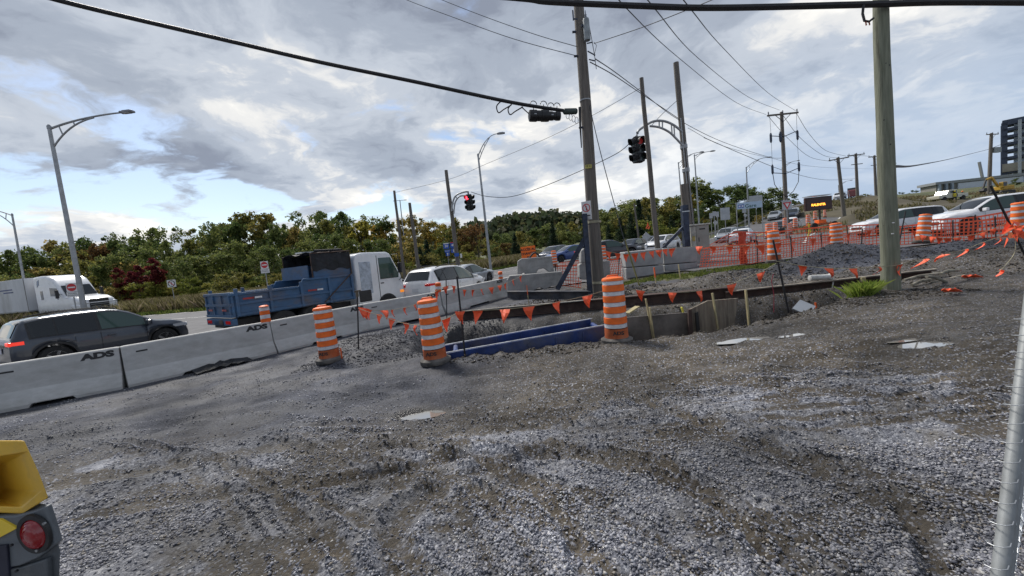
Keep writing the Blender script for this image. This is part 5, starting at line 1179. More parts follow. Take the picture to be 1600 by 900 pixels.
for sd in (-1, 1):
    y = sd*1.13
    MB().add([(.35, y, 2.25), (1.75, y, 2.15), (1.35, y, 2.85), (.35, y, 2.95)], [(0, 1, 2, 3)]).build('door_window', GLASS, st, solid=.01)
    MB().add([(-1.1, y, 2.0), (-.75, y, 2.0), (-.75, y, 2.75), (-1.1, y, 2.75)], [(0, 1, 2, 3)]).build('sleeper_window', GLASS, st, solid=.01)
    MB().add([(-1.45, y, 3.1), (-1.1, y, 3.3), (-1.0, y, 3.72), (-1.35, y, 3.6)], [(0, 1, 2, 3)]).build('roof_window', mat('pane_blue', (.15, .2, .3), .2), st, solid=.01)
    MB().box((3.75, sd*1.12, .95), (1.3, .12, .75)).build('fender', P_WHITE, st, bevel=.05); MB().box((4.25, sd*.95, 1.35), (.35, .34, .3)).build('headlight', HEADL, st, bevel=.05)
    ma = MB().tube([(1.9, sd*1.1, 2.3), (2.0, sd*1.4, 2.4), (2.0, sd*1.4, 1.9)], .025, 6).build('mirror_arm', TRIM, st); MB().box((2.0, sd*1.42, 2.35), (.15, .2, .7)).build('mirror', TRIM, ma, bevel=.03)
    for (x, R_) in ((3.35, .52), (-.8, .52), (-2.1, .52), (-13.6, .52), (-14.8, .52)): wheel(st, x, sd*1.0, R_, .3)
    MB().box((-.1, sd*1.08, 1.05), (1.7, .10, .6)).build('side_fairing', P_WHITE, st, bevel=.02)
MB().prism([(2.22, -.98, 2.16), (2.22, .98, 2.16), (1.50, .9, 3.0), (1.50, -.9, 3.0)], (.05, 0, .04)).build('windshield', GLASS, st)
gr_ = MB().box((4.44, 0, 1.25), (.10, 1.25, .95)).build('grille', TRIM, st, bevel=.05)
for z in (.9, 1.08, 1.26, 1.44): MB().box((4.50, 0, z), (.02, 1.15, .03)).build('grille_bar', P_SILV, gr_)
MB().box((4.45, 0, .55), (.25, 2.3, .35)).build('bumper', TRIM, st, bevel=.06); MB().box((4.59, 0, .58), (.02, .4, .2)).build('licence_plate', PLATE, st)
MB().tube([(4.62, -1.0, .5), (4.75, -1.0, .8), (4.75, -1.0, 1.4), (4.75, 1.0, 1.4), (4.75, 1.0, .8), (4.62, 1.0, .5)], .04, 8).build('guard_bar', P_SILV, st)
x0, y0 = -35.2, 33.5; st.location = (x0-3.6*.93, y0+1.1, bz(x0, y0)+.05); st.rotation_euler = (0, 0, math.radians(-19))
# far truck at the crest and yellow excavator, pickup, workers
ft = thing('delivery_truck', 'small dark truck with red rear lamps at the crest of the ramp', 'truck'); MB().box((-1.5, 0, 1.9), (4.2, 2.3, 2.2)).build('cargo_box', P_BLACK, ft, bevel=.05); MB().box((1.7, 0, 1.5), (1.8, 2.1, 1.8)).build('cab', P_RED, ft, bevel=.2)
for x in (-2.6, 1.7):
    for sd in (-1, 1): wheel(ft, x, sd*.9, .45)
place(ft, P(1333, 309, 110).x, 110, 228)
ex = thing('excavator', 'yellow excavator with raised arm on the slope below the unfinished tower', 'excavator', P(1566, 303, 66)); ex.scale = (.62, .62, .62)
YEL = mat('machine_yellow', (.50, .30, .035), .5, var=.1, scale=3, dirt=.2)
for y in (-1.1, 1.1): MB().prism([(-1.9, y-.28, .1), (-1.6, y-.28, 0), (1.6, y-.28, 0), (1.9, y-.28, .1), (1.95, y-.28, .55), (1.6, y-.28, .85), (-1.6, y-.28, .85), (-1.95, y-.28, .55)], (0, .56, 0)).build('track', TRIM, ex, bevel=.06)
MB().box((.4, 0, 1.55), (2.9, 2.4, 1.0)).build('engine_house', YEL, ex, bevel=.12); MB().box((-.7, -.75, 2.35), (1.2, .95, 1.5)).build('cab', YEL, ex, bevel=.1); MB().box((-.75, -1.235, 2.5), (.9, .02, 1.0)).build('cab_window', GLASS, ex)
bm_ = MB().beam((-.6, .2, 1.7), (-2.6, .2, 4.6), .38, .5).beam((-2.6, .2, 4.6), (-4.1, .2, 4.1), .34, .42).build('boom', YEL, ex, bevel=.05); MB().beam((-4.1, .2, 4.2), (-4.9, .2, 1.9), .3, .34).build('dipper', TRIM, ex, bevel=.04); MB().prism([(-5.3, -.4, 1.9), (-4.6, -.4, 2.0), (-4.4, -.4, 1.2), (-5.0, -.4, .9), (-5.5, -.4, 1.3)], (0, 1.1, 0)).build('bucket', TRIM, ex)
pk = thing('pickup_truck', 'small cream pickup parked on the grass before the low building', 'truck', P(1480, 315, 62), rz=math.radians(185)); CRM = paint('cream_paint', (.50, .48, .38))
MB().prism([(-2.5, -.9, .45), (2.5, -.9, .45), (2.5, -.9, .95), (1.2, -.9, 1.05), (.8, -.9, 1.7), (-.5, -.9, 1.7), (-.6, -.9, 1.05), (-2.5, -.9, 1.05)], (0, 1.8, 0)).build('body', CRM, pk, bevel=.08); MB().box((.1, 0, 1.38), (1.1, 1.82, .4)).build('side_window', GLASS, pk)
for x in (-1.6, 1.6):
    for sd in (-1, 1): wheel(pk, x, sd*.8, .38)
def person(label, loc, rz, vest, step=.12):
    o = thing('person', label, 'person', loc, rz=rz); me = bpy.data.meshes.new('body')
    J = [(0, 0, .95), (0, 0, 1.15), (0, 0, 1.42), (0, 0, 1.52), (0, 0, 1.66), (0, 0, 1.76), (.10, 0, .90), (.12, step, .50), (.12, step*.6, .08), (.12, step*.6-.14, .04), (-.10, 0, .90), (-.12, -step, .50), (-.12, -step*.9, .08), (-.12, -step*.9-.14, .04), (.20, 0, 1.40), (.27, .03, 1.12), (.27, -.12, .90), (-.20, 0, 1.40), (-.27, .03, 1.12), (-.27, -.12, .90)]
    E = [(0, 1), (1, 2), (2, 3), (3, 4), (4, 5), (0, 6), (6, 7), (7, 8), (8, 9), (0, 10), (10, 11), (11, 12), (12, 13), (2, 14), (14, 15), (15, 16), (2, 17), (17, 18), (18, 19)]
    Rr = [.16, .15, .16, .06, .105, .07, .10, .07, .05, .045, .10, .07, .05, .045, .07, .05, .04, .07, .05, .04]
    me.from_pydata(J, E, []); b_ = link('body', me, mat('work_clothes', (.03, .035, .05), .8), o); md = b_.modifiers.new('skin', 'SKIN')
    for i, v_ in enumerate(me.skin_vertices[0].data if me.skin_vertices else []): v_.radius = (Rr[i], Rr[i])
    if not me.skin_vertices:
        bpy.context.view_layer.objects.active = b_
    s2 = b_.modifiers.new('sub', 'SUBSURF'); s2.levels = 1; s2.render_levels = 1
    MB().lathe([(.155, .92), (.185, 1.0), (.185, 1.2), (.20, 1.38), (.14, 1.48)], 14).build('vest', vest, o, smooth=True)
    MB().lathe([(.13, 1.72), (.12, 1.80), (.07, 1.86), (0, 1.87)], 12).build('hard_hat', vest, o, smooth=True); return o
HV = mat('hi_vis_yellow', (.75, .62, .05), .6, var=.08); HO = mat('hi_vis_orange', (.85, .18, .03), .6, var=.08)
wp = P(1492, 317, 61); person('distant worker in a yellow vest beside the cream pickup', (wp.x, wp.y, wp.z), 2.2, HV)
wp = P(1504, 317, 62); person('distant worker in an orange vest right of the cream pickup', (wp.x, wp.y, wp.z), .8, HO)
# ================================================================ work-site things
BARM = mat('barrier_concrete', (.54, .54, .53), .85, var=.12, scale=1.6, bump=.35, bscale=50, col2=(.40, .40, .39), dirt=.50, dirtcol=(.27, .26, .24), stretch=(.7, 1, 1.6))
BLKM = mat('block_concrete', (.36, .36, .355), .9, var=.2, scale=2.4, bump=.5, bscale=28, col2=(.22, .22, .215), dirt=.35, dirtcol=(.17, .16, .15))
PROF = [(-.30, .0), (-.30, .075), (-.15, .33), (-.085, .82), (-.06, .84), (.06, .84), (.085, .82), (.15, .33), (.30, .075), (.30, 0)]
blabs = ['barrier segment running off the left edge of the photo', 'barrier segment left of the first joint marked ADS', 'barrier segment in front of the dark crossover, second from left in full view', 'barrier segment in front of the dump bed', 'barrier segment in front of the white truck cab', 'barrier segment in front of the white hatchback']
def barrier(label, a, b_, text=True, gap=.008, notch=True):
    d = (b_-a); L_ = d.length-gap; u = d.normalized(); rz = math.atan2(u.y, u.x); o = thing('concrete_barrier', label, 'barrier', a+Vector((0, 0, -.02)), group='concrete barrier segments along the road')
    pitch = math.atan2(u.z, math.hypot(u.x, u.y)); o.rotation_euler = (0, -pitch, rz)
    mb = MB(); xs_ = [0, .06, L_*.30, L_*.33, L_*.62, L_*.65, L_-.06, L_]; rows = []
    for i, x in enumerate(xs_):
        lift = .075 if i in (3, 4) else 0.0
        row = [(x, y, (z if z > .08 else (lift if z == 0 else max(.075, lift+.02)))) for y, z in PROF]
        if i in (0, len(xs_)-1): row = [(x, y*.97, z*.992) for _, y, z in row]
        rows.append(row)
    n = len(PROF)
    for r in rows: mb.v += r
    for i in range(len(rows)-1):
        for j in range(n): k = (j+1) % n; mb.f.append((i*n+j, i*n+k, (i+1)*n+k, (i+1)*n+j))
    mb.f.append(tuple(range(n))); mb.f.append(tuple((len(rows)-1)*n+j for j in range(n)))
    mb.build('body', BARM, o, bevel=.012)
    # lettering on the upper lot-side face
    if text:
        sl_ = math.atan2(.085-.15, .82-.33); nrm = Vector((0, -math.cos(sl_*-1), math.sin(-sl_))); up_ = Vector((0, math.sin(-sl_)*1, math.cos(sl_)))
        org = Vector((L_-.30, -.098-.004, .735)); M_ = frame(org, (1, 0, 0), (0, .13, .99), (0, -.99, .13))
        text_part('ADS', .155, INK, o, M_, bold=.010, sx=1.55)
        M2 = frame(Vector((.30, -.104, .69)), (1, 0, 0), (0, .13, .99), (0, -.99, .13)); MB().add([M2 @ Vector(q) for q in ((-.09, -.016, 0), (.09, -.016, 0), (.09, .016, 0), (-.09, .016, 0))], [(0, 1, 2, 3)]).build('dash_mark', INK, o, fix=False)
    return o
for i in range(len(BAR)-1): barrier(blabs[i], BAR[i], BAR[i+1])
e_ = BAR[-1]; nb_ = P(838, 441, 20.5); nb_.z = bz(nb_.x, nb_.y); barrier('farthest barrier segment ending behind the stacked blocks', e_, nb_, text=False)
# black tarp scrap pushed under the second barrier
tp = BAR[2].lerp(BAR[3], .62)+Vector((.25, -.42, 0)); mb = MB(); mb.grid([[(-.55+1.1*i/10, -.22+.34*j/5, .02+.07*abs(math.sin(i*1.3+j*.9))*math.sin(math.pi*i/10)+.012*j) for i in range(11)] for j in range(6)]); o = mb.build('plastic_sheet', TARP, None, solid=.008); o.location = (tp.x, tp.y, tz(tp.x, tp.y)); o.rotation_euler = (0, 0, math.radians(55)); tag(o, 'crumpled black plastic sheet at the barrier foot left of the first drum', 'plastic sheet')
# ---- drums
def drum(label, base, h=1.18, r=.235, lean=0.0, az=0.0, detail=True, mark=False):
    o = thing('traffic_drum', label, 'traffic drum', base, group='orange and white traffic drums'); o.rotation_euler = (lean*math.sin(az), lean, az)
    n = 28; s = h/1.18
    def R_(z): return r*(1.0-.17*z/h)
    MB().lathe([(r*1.30, 0), (r*1.34, .03), (r*1.32, .07), (r*1.12, .095), (r*1.02, .10)], n).build('rubber_base', mat('base_rubber', (.10, .095, .09), .85, var=.3, scale=5, dirt=.3, dirtcol=(.2, .18, .16)), o, smooth=True)
    z = .095; z1 = .27*s; bands = []
    MB().lathe([(R_(z)*1.0, z), (R_(z1), z1)], n).build('lower_skirt', mat('dusty_orange', (.52, .12, .035), .75, var=.25, scale=4, dirt=.4, dirtcol=(.30, .16, .10)), o, smooth=True)
    hh = (h*.955-z1)/9
    body = MB(); prof_ = []
    for k in range(9):
        za = z1+hh*(k+(.12 if k % 2 == 0 else -.12)); zb_ = z1+hh*(k+1+(-.12 if k % 2 == 0 else .12)); off = .004 if k % 2 == 0 else 0; prof_ += [(R_(za)-.004+off*0, za), (R_(zb_)-.004, zb_)]
        nm = 'white_band' if k % 2 == 0 else 'orange_band'; m_ = WHT if k % 2 == 0 else ORNG
        a_ = za+(.0 if k % 2 == 0 else .004); b2 = zb_-(.0 if k % 2 == 0 else .004)
        k_ = .005 if k % 2 else -.002
        MB().lathe([(R_(a_)+k_-.006, a_), (R_(a_)+k_, a_+.004), (R_(b2)+k_, b2-.004), (R_(b2)+k_-.006, b2)], n).build(nm, m_, o, smooth=True)
    t = z1+9*hh-.12*hh; MB().lathe([(R_(t)*1.04, t-.004), (R_(t)*1.05, t+.02), (R_(t)*.96, t+.045), (R_(t)*.6, t+.06), (0, t+.062)], n).build('cap', ORNG, o, smooth=True)
    if detail: MB().tube([(-.10, 0, t+.055), (-.08, 0, t+.085), (.08, 0, t+.085), (.10, 0, t+.055)], .014, 6).build('handle', ORNG, o, smooth=True)
    if mark: text_part('ADS', .085, INK, o, frame(Vector((-.02, -R_(.2)-.012, .20)), (1, 0, 0), (0, .05, 1), (0, -1, .05)), bold=.003, sx=1.2)
    sd_ = len(label)*.37
    for c_ in kids(o):
        for v_ in c_.data.vertices:
            a_ = math.atan2(v_.co.y, v_.co.x); k_ = 1+(.022*math.sin(2*a_+sd_+v_.co.z*3.1)+.012*math.sin(3*a_-sd_*2+v_.co.z*7.0))*min(1, v_.co.z*2.5); v_.co.x *= k_; v_.co.y *= k_
    return o
d1 = TG(516, 563); drum('leftmost drum standing on gravel beside a small wooden peg', (d1.x, d1.y, d1.z-.02), h=1.15, r=.205, lean=-.02, mark=True)
d2 = TG(681, 563); drum('drum leaning left at the left end of the blue trench box', (d2.x, d2.y, d2.z-.04), h=1.14, r=.205, lean=-.03, mark=True)
d3 = TG(964, 533); drum('drum standing on the near lip of the trench before the big pole', (d3.x, d3.y, d3.z-.02), h=1.17, r=.21, lean=.005, mark=True)
def drum_px(label, bx, by, Y, hpx, **k):
    p = P(bx, by, Y); return drum(label, p, h=hpx*Y/F, r=.205*k.pop('rs', 1.0), detail=False, **k)
drum_px('drum in front of the orange net with a dark stake crossing it', 1210, 410, 13.6, 50)
drum_px('drum half buried in the top of the dark gravel pile', 1307, 388, 14.5, 39)
drum_px('drum leaning right between the two white crossovers', 1440, 380, 14.8, 45, lean=.17)
drum_px('drum cut by the right edge of the photo near the flag bundle', 1593, 376, 12.0, 60)
drum_px('drum behind the net left of the yield sign post', 1202, 373, 24, 23)
for i, (x, y, Y, hp) in enumerate([(1212, 366, 34, 18), (1243, 358, 38, 17), (1263, 352, 40, 16), (1289, 340, 62, 12), (1295, 335, 68, 11), (1274, 345, 46, 15), (1234, 366, 33, 17), (1227, 356, 37, 15)]):
    drum_px(['drum on the ramp edge, nearest of the row after the net', 'drum right of the white car on the ramp', 'drum left of the message board trailer', 'drum just right of the message board foot', 'farthest small drum climbing the ramp edge', 'drum directly behind the message board post', 'drum beside the black car below the yield sign', 'drum at the foot of the yield sign post'][i], x, y, Y, hp)
drum_px('drum behind the stacked barrier blocks', 867, 418, 21.5, 26, rs=.8)
drum_px('drum just right of the big pole behind the stone blocks', 944, 414, 20.5, 30, rs=.8)
# delineators standing on barrier joints
def delin(label, base, h, n=4, top=False):
    o = thing('delineator', label, 'delineator', base, group='delineators on the barrier joints')
    MB().prism([(-.055, 0, 0), (.055, 0, 0), (.035, 0, -.30), (-.035, 0, -.30)], (0, .05, 0)).build('clip', mat('dusty_orange', (.52, .12, .035)), o)
    for k in range(n):
        MB().box((0, 0, h*(k+.5)/n), (.26 if False else .22, .06, h/n*.99)).build('orange_band' if k % 2 == 0 else 'white_band', ORNG if k % 2 == 0 else WHT, o, bevel=.01)
    MB().lathe([(.10, h), (.11, h+.015), (.07, h+.04), (0, h+.045)], 14).build('cap', ORNG, o, smooth=True); return o
def bar_top(i, dz=.82): b_ = BAR[i]; return Vector((b_.x-.02, b_.y-.08, b_.z+dz))
o = delin('delineator on the barrier joint below the dump bed', bar_top(3, .80), .40); o.rotation_euler = (0, 0, .9)
o = delin('delineator on the joint behind the rear of the white hatchback', bar_top(5, .80), .30, 3); o.rotation_euler = (0, .1, .8)
o = delin('delineator on the joint in front of the curved street lamp', bar_top(6, .80), .30, 3); o.rotation_euler = (0, 0, .8)
# ---- stacked blocks
def stone_block(name, label, poly_px, Y, depth, m_=BLKM, rzz=0.0, cat='concrete block', group='stacked concrete blocks', bevel=.03):
    """front face outline in photo pixels, all at depth Y, extruded backwards"""
    pts = [P(a, b_, Y) for a, b_ in poly_px]; c = sum(pts, Vector())/len(pts); c.z = min(p.z for p in pts)
    o = MB().prism([p-c for p in pts], (0, depth, 0)).build(name, m_, None, bevel=bevel); o.location = c; tag(o, label, cat, group); return o
stone_block('barrier_block', 'worn barrier piece laid on top of another left of the net', [(808, 430), (809, 408), (815, 404), (862, 400), (866, 424), (858, 425), (850, 419), (841, 421), (838, 427), (822, 430), (818, 425), (813, 431)], 16.2, .55)
stone_block('barrier_block', 'lower barrier piece carrying the worn one beside the slanted brace', [(793, 457), (792, 438), (796, 431), (878, 424), (882, 441), (874, 446), (862, 447), (852, 453), (843, 449), (828, 458)], 15.6, .6)
stone_block('concrete_block', 'rounded block left of the big pole on top of another', [(908, 411), (908, 392), (913, 388), (918, 388), (918, 411)], 14.6, .5)
stone_block('concrete_block', 'rounded lower block left of the big pole beside the net', [(906, 434), (905, 414), (910, 411), (920, 411), (920, 437), (910, 437)], 14.6, .5)
stone_block('concrete_block', 'rounded upper block right of the big pole behind the drum', [(926, 409), (925, 388), (940, 386), (943, 407)], 15.5, .5)
stone_block('concrete_block', 'rounded lower block right of the big pole behind the drum', [(934, 432), (932, 412), (938, 408), (953, 407), (954, 429), (944, 433)], 15.0, .5)
blk = [((978, 418), (976, 394), (1035, 388), (1037, 413)), ((979, 442), (978, 419), (1037, 414), (1039, 439)), ((1038, 413), (1036, 388), (1088, 385), (1090, 409)), ((1040, 438), (1038, 414), (1090, 410), (1092, 432))]
for (p, Y, l_) in zip(blk, (17.0, 17.0, 17.6, 17.6), ('upper left block of the square stack by the slim pole', 'lower left block of the square stack by the slim pole', 'upper right block of the square stack by the slim pole', 'lower right block of the square stack by the slim pole')):
    o = stone_block('concrete_block', l_, p, Y, .8, mat('clean_block', (.38, .385, .39), .88, var=.15, scale=1.6, bump=.4, bscale=30, dirt=.25, dirtcol=(.27, .265, .26)), bevel=.035)
# ---- utility cabinet and pad
cbn = thing('utility_cabinet', 'grey steel utility cabinet on a pedestal right of the stacked blocks', 'cabinet', P(1092, 392, 19.5)); CG = mat('cabinet_grey', (.33, .32, .29), .55, .2, var=.08, scale=2, dirt=.15)
MB().box((.12, .0, .62), (.62, .5, 1.24)).build('body', CG, cbn, bevel=.02); MB().box((.0, 0, 1.27), (.98, .62, .07)).build('lid', mat('cabinet_lid', (.55, .54, .48), .5), cbn, bevel=.02)
MB().box((-.33, 0, .60), (.26, .48, 1.22)).build('side_panel', mat('panel_pale', (.48, .48, .43), .6), cbn, bevel=.01); MB().box((-.33, -.246, .62), (.14, .008, .24)).build('warning_label', mat('label_yellow', (.5, .4, .12), .6), cbn)
MB().box((.10, -.256, 1.05), (.28, .01, .06)).build('vent', TRIM, cbn); MB().box((-.08, -.258, .55), (.03, .02, .2)).build('handle', TRIM, cbn); MB().box((-.04, 0, -.3), (.9, .5, .6)).build('plinth', conc, cbn)
dpx = thing('steel_post', 'dark blue-black steel post beside the cabinet with slanted brace', 'post', P(1077, 388, 19.0)); MB().box((-.12, 0, 1.0), (.28, .28, 2.1)).build('post', DSTEEL, dpx, bevel=.01); MB().beam((-.2, 0, 1.05), (-1.35, 0, .05), .10, .12).build('brace', DSTEEL, dpx); MB().box((-.12, -.15, 1.75), (.34, .02, .05)).build('strap', P_SILV, dpx)
# ---- pole support frame: base beam, column and brace
sf = thing('pole_support_frame', 'dark blue steel column, brace and base beam strapped to the big wooden pole', 'steel frame', P(926, 463, 12.2)); o0 = sf.location.copy()
def lp_(x, y, Y): return P(x, y, Y)-o0
def hbeam(nm, a, b_, w, h, m_, parent, up=(0, 0, 1)):
    a, b_ = Vector(a), Vector(b_); mb = MB(); z = Vector(up); x = (b_-a).normalized(); y = z.cross(x).normalized(); z = x.cross(y)
    t = h*.09; mb2 = MB(); prof_ = [(-w/2, -h/2), (w/2, -h/2), (w/2, -h/2+t), (t/2, -h/2+t), (t/2, h/2-t), (w/2, h/2-t), (w/2, h/2), (-w/2, h/2), (-w/2, h/2-t), (-t/2, h/2-t), (-t/2, -h/2+t), (-w/2, -h/2+t)]
    return mb2.prism([a+y*p_+z*q_ for p_, q_ in prof_], b_-a).build(nm, m_, parent)
hbeam('column', lp_(923, 470, 12.15), lp_(913, 334, 12.15), .14, .14, DSTEEL, sf, up=(0, 1, 0)); MB().beam(lp_(871, 452, 12.4), lp_(914, 372, 12.2), .12, .14).build('brace', DSTEEL, sf)
hbeam('base_beam', lp_(793, 461, 13.2), lp_(924, 461, 12.1), .26, .26, mat('weathered_beam', (.07, .075, .09), .7, .2, var=.3, scale=3, dirt=.4, dirtcol=(.16, .14, .12)), sf)
for y in (347, 441): MB().lathe([(.232 if y > 400 else .222, -.035), (.232 if y > 400 else .222, .035)], 20, c=lp_(928 if y < 400 else 935, y, 12.5)).build('strap', mat('pale_strap', (.45, .42, .30), .8), sf, smooth=True)
# ---- long rusty H-beam beyond the trench
lb1 = thing('steel_beam', 'long rusty steel beam lying along the far edge of the trench', 'steel beam', Vector((2.0, 10.8, .2))); o1 = lb1.location.copy()
TOPD = mat('beam_top', (.16, .15, .14), .8, .1, var=.3, scale=4, dirt=.4, dirtcol=(.24, .20, .16))
hbeam('beam', Vector((-1.7, 12.25, bz(-1.7, 12.25)+.09))-o1, Vector((5.15, 9.40, bz(5.15, 9.4)+.07))-o1, .28, .27, RUST, lb1)
lb2 = thing('steel_beam', 'second rusty beam continuing behind the green pole to the debris', 'steel beam', Vector((7.0, 9.0, .4))); o2 = lb2.location.copy(); hbeam('beam', Vector((5.0, 9.28, bz(5.0, 9.28)+.02))-o2, Vector((9.2, 8.65, bz(9.2, 8.65)+.02))-o2, .26, .22, RUST, lb2)
MB().beam(Vector((5.2, 9.15, bz(5.0, 9.28)+.145))-o2, Vector((9.2, 8.55, bz(9.2, 8.65)+.145))-o2, .07, .02).build('pale_edge', mat('pale_edge', (.38, .34, .28), .8, var=.2), lb2); MB().box(Vector((7.75, 8.72, bz(7.75, 8.7)+.07))-o2, (.09, .06, .09)).build('wood_chock', STAKE, lb2)
o = MB().beam(Vector((-1.7, 12.1, bz(-1.7, 12.1)+.24)), Vector((2.1, 10.5, bz(2.1, 10.5)+.235)), .10, .02).build('plank', mat('grey_plank', (.30, .29, .26), .9, var=.2, scale=6), None); tag(o, 'narrow grey plank lying on the rusty beam', 'plank')
# ---- blue trench box
BLUE = mat('trench_box_blue', (.012, .045, .20), .45, .1, var=.25, scale=2, bump=.3, dirt=.5, dirtcol=(.10, .10, .10)); EDGE = mat('worn_edge', (.40, .42, .46), .5, .3, var=.2, scale=9)
tb = thing('trench_box', 'blue steel trench box with two long panels sunk in the trench', 'trench box', P(815, 535, 7.6)); o3 = tb.location.copy()
def panel(nm, a, b_, hgt, th, worn=True):
    a, b_ = a-o3, b_-o3; d = (b_-a).normalized(); y = Vector((0, 0, 1)).cross(d).normalized()
    p = MB().beam((a+b_)/2-(b_-a)/2-Vector((0, 0, hgt/2)), b_-Vector((0, 0, hgt/2)), th, hgt).build(nm, BLUE, tb, bevel=.01)
    MB().beam(a+Vector((0, 0, .006)), b_+Vector((0, 0, .006)), th*.45, .012).build('worn_edge', EDGE, p)
    for k in range(1, 6): c_ = a.lerp(b_, k/6)-y*(th/2+.004); MB().beam(c_-Vector((0, 0, .06)), c_-Vector((0, 0, hgt)), .02, .05, up=(0, 1, 0)).build('rib', BLUE, p)
    return p
pn = panel('near_panel', P(694, 552, 7.12), P(951, 507, 7.42), 1.5, .09); pf = panel('far_panel', P(696, 539, 7.95), P(925, 498, 8.35), 1.5, .09)
MB().tube([P(938, 515, 7.45)-o3, P(925, 507, 8.3)-o3], .05, 10).build('spreader', BLUE, tb, smooth=True); MB().tube([P(935, 535, 7.45)-o3, P(925, 522, 8.3)-o3], .05, 10).build('spreader', BLUE, tb, smooth=True)
MB().tube([P(712, 551, 7.2)-o3, P(712, 542, 7.9)-o3], .05, 10).build('spreader', BLUE, tb, smooth=True)
for k, (x, y) in enumerate([(797, 545), (815, 545), (829, 541), (880, 533), (840, 541)]):
    q = P(x, y, 7.33); o = MB().lathe([(.018, 0), (.018, .10), (.02, .10)], 8).build('plastic_tube', SIGNW, None); o.location = q; o.rotation_euler = (random.uniform(-.3, .3), random.uniform(-.5, .5), 0); tag(o, ['short white tube standing at the blue panel, leftmost of the scattered ones', 'second short white tube from the left at the blue panel', 'white tube beside the pale rag at the blue panel', 'lone white tube right of the others before the blue panel', 'white tube lying among the dirt at the panel foot'][k], 'plastic tube')
rg2 = random.Random(3)
mb = MB(); mb.grid([[(-.16+.32*i/8, -.05+.1*j/4, .05*math.sin(math.pi*i/8)*math.sin(math.pi*j/4)+rg2.uniform(0, .015)) for i in range(9)] for j in range(5)]); o = mb.build('rag', SIGNW, None, solid=.006, smooth=True); q = P(806, 546, 7.28); o.location = (q.x, q.y, q.z); tag(o, 'crumpled white rag on the dirt against the blue panel', 'rag')
# ---- steel plates and plywood shoring
PLT = mat('grey_shoring_plate', (.17, .155, .14), .75, .1, var=.3, scale=1.8, bump=.2, dirt=.4, dirtcol=(.10, .085, .07)); PLY = mat('weathered_plywood', (.26, .22, .17), .85, var=.3, scale=3, bump=.3, col2=(.14, .115, .09), stretch=(5, 5, .5), dirt=.3)
stone_block('shoring_plate', 'flat grey shoring plate standing in the trench right of the drum', [(978, 496), (1078, 488), (1082, 545), (980, 552)], 8.0, .04, PLT, cat='shoring plate', group='shoring standing in the trench', bevel=.004)
shp = stone_block('plywood_sheet', 'brown plywood sheet with cut top corner shoring the trench', [(1080, 540), (1077, 484), (1106, 470), (1154, 466), (1147, 508), (1140, 535)], 7.9, .05, PLY, cat='plywood sheet', group='shoring standing in the trench', bevel=.004)
stone_block('angle_iron', 'dark rusty angle iron at the left edge of the plywood sheet', [(1077, 535), (1076, 484), (1081, 483), (1084, 532)], 7.82, .06, RUST, cat='angle iron', group='shoring standing in the trench', bevel=.004)
stone_block('slot_strip', 'narrow black strip drawn for the slot beside the angle iron', [(1089, 520), (1087, 489), (1091, 487), (1094, 518)], 7.84, .03, INK, cat='steel plate', group='shoring standing in the trench', bevel=.002)  # black strip stands in for a slot, no opening is cut
# ---- timber stakes
def stake(name, label, b_px, t_px, Y, w, m_, cat, Yt=None, tip=None, group=None, d=None):
    a, t = P(*b_px, Y), P(*t_px, Yt or Y); u = (a-t).normalized(); a2 = a+u*.25; c = a2
    o = thing(name, label, cat, c, group=group); MB().beam((0, 0, 0), t-c, w, d or w*.6).build('shaft', m_, o)
    if tip: u2 = (t-c); MB().beam(u2*(1-tip), u2*1.004, w*1.08, (d or w*.6)*1.1).build('painted_tip', tip_m, o)
    return o
tip_m = mat('tip_orange', (.75, .13, .03), .7)
G_ = 'survey stakes and pegs'
stake('wooden_stake', 'yellow-green timber stake slanting at the square block stack', (998, 443), (976, 374), 13.2, .06, mat('mossy_timber', (.22, .20, .07), .85), 'stake', group=G_)
for (lab, b_, t, Y, w) in (('pale stake hidden behind the drum at the trench', (949, 500), (944, 470), 9.0, .05), ('left stake of the pair before the shoring plate', (1018, 518), (1009, 467), 8.0, .045), ('right stake of the pair before the shoring plate', (1021, 522), (1015, 480), 7.9, .04), ('pale stake in front of the plywood sheet', (1121, 510), (1113, 458), 7.8, .045), ('lone pale stake right of the plywood sheet', (1170, 505), (1165, 453), 7.9, .05), ('thin stake with rusty tip before the square blocks', (1026, 451), (1022, 418), 13.5, .05), ('thin pale stake before the right hand square blocks', (1064, 441), (1060, 413), 14, .045), ('thin stake above the rusty beam near the base frame', (826, 474), (823, 446), 11.5, .03)):
    stake('wooden_stake', lab, b_, t, Y, w, STAKE, 'stake', group=G_, tip=.35 if 'rusty' in lab or 'frame' in lab else None)
stake('wooden_stake', 'small peg with red tip right beside the leftmost drum', (536, 572), (532, 544), d1.y-.05, .03, STAKE, 'stake', tip=.5, group=G_)
stake('wooden_stake', 'short orange-tipped peg at the trench edge right of centre', (1276, 487), (1274, 473), 8.3, .035, STAKE, 'stake', tip=.8, group=G_)
stake('yellow_marker', 'yellow taped marker sticking up from the steel plate', (1068, 490), (1065, 480), 8.2, .05, mat('tape_yellow', (.65, .60, .08), .6), 'marker', group=G_)
BST = 'dark steel rods holding the pennant lines'; ROD = mat('dark_rod', (.03, .03, .033), .6, .3, var=.2)
def rod(label, b_px, t_px, Y, r=.014, Yt=None):
    a, t = P(*b_px, Y), P(*t_px, Yt or Y); u = (a-t).normalized(); c = a+u*.2; o = MB().tube([(0, 0, 0), (t-c)*.5+Vector((.004, 0, 0)), t-c], r, 8).build('steel_rod', ROD, None); o.location = c; tag(o, label, 'steel rod', BST); return o
r1 = rod('rod left of the leaning drum with a clamp on its head', (560, 540), (558, 455), 8.6, .016)
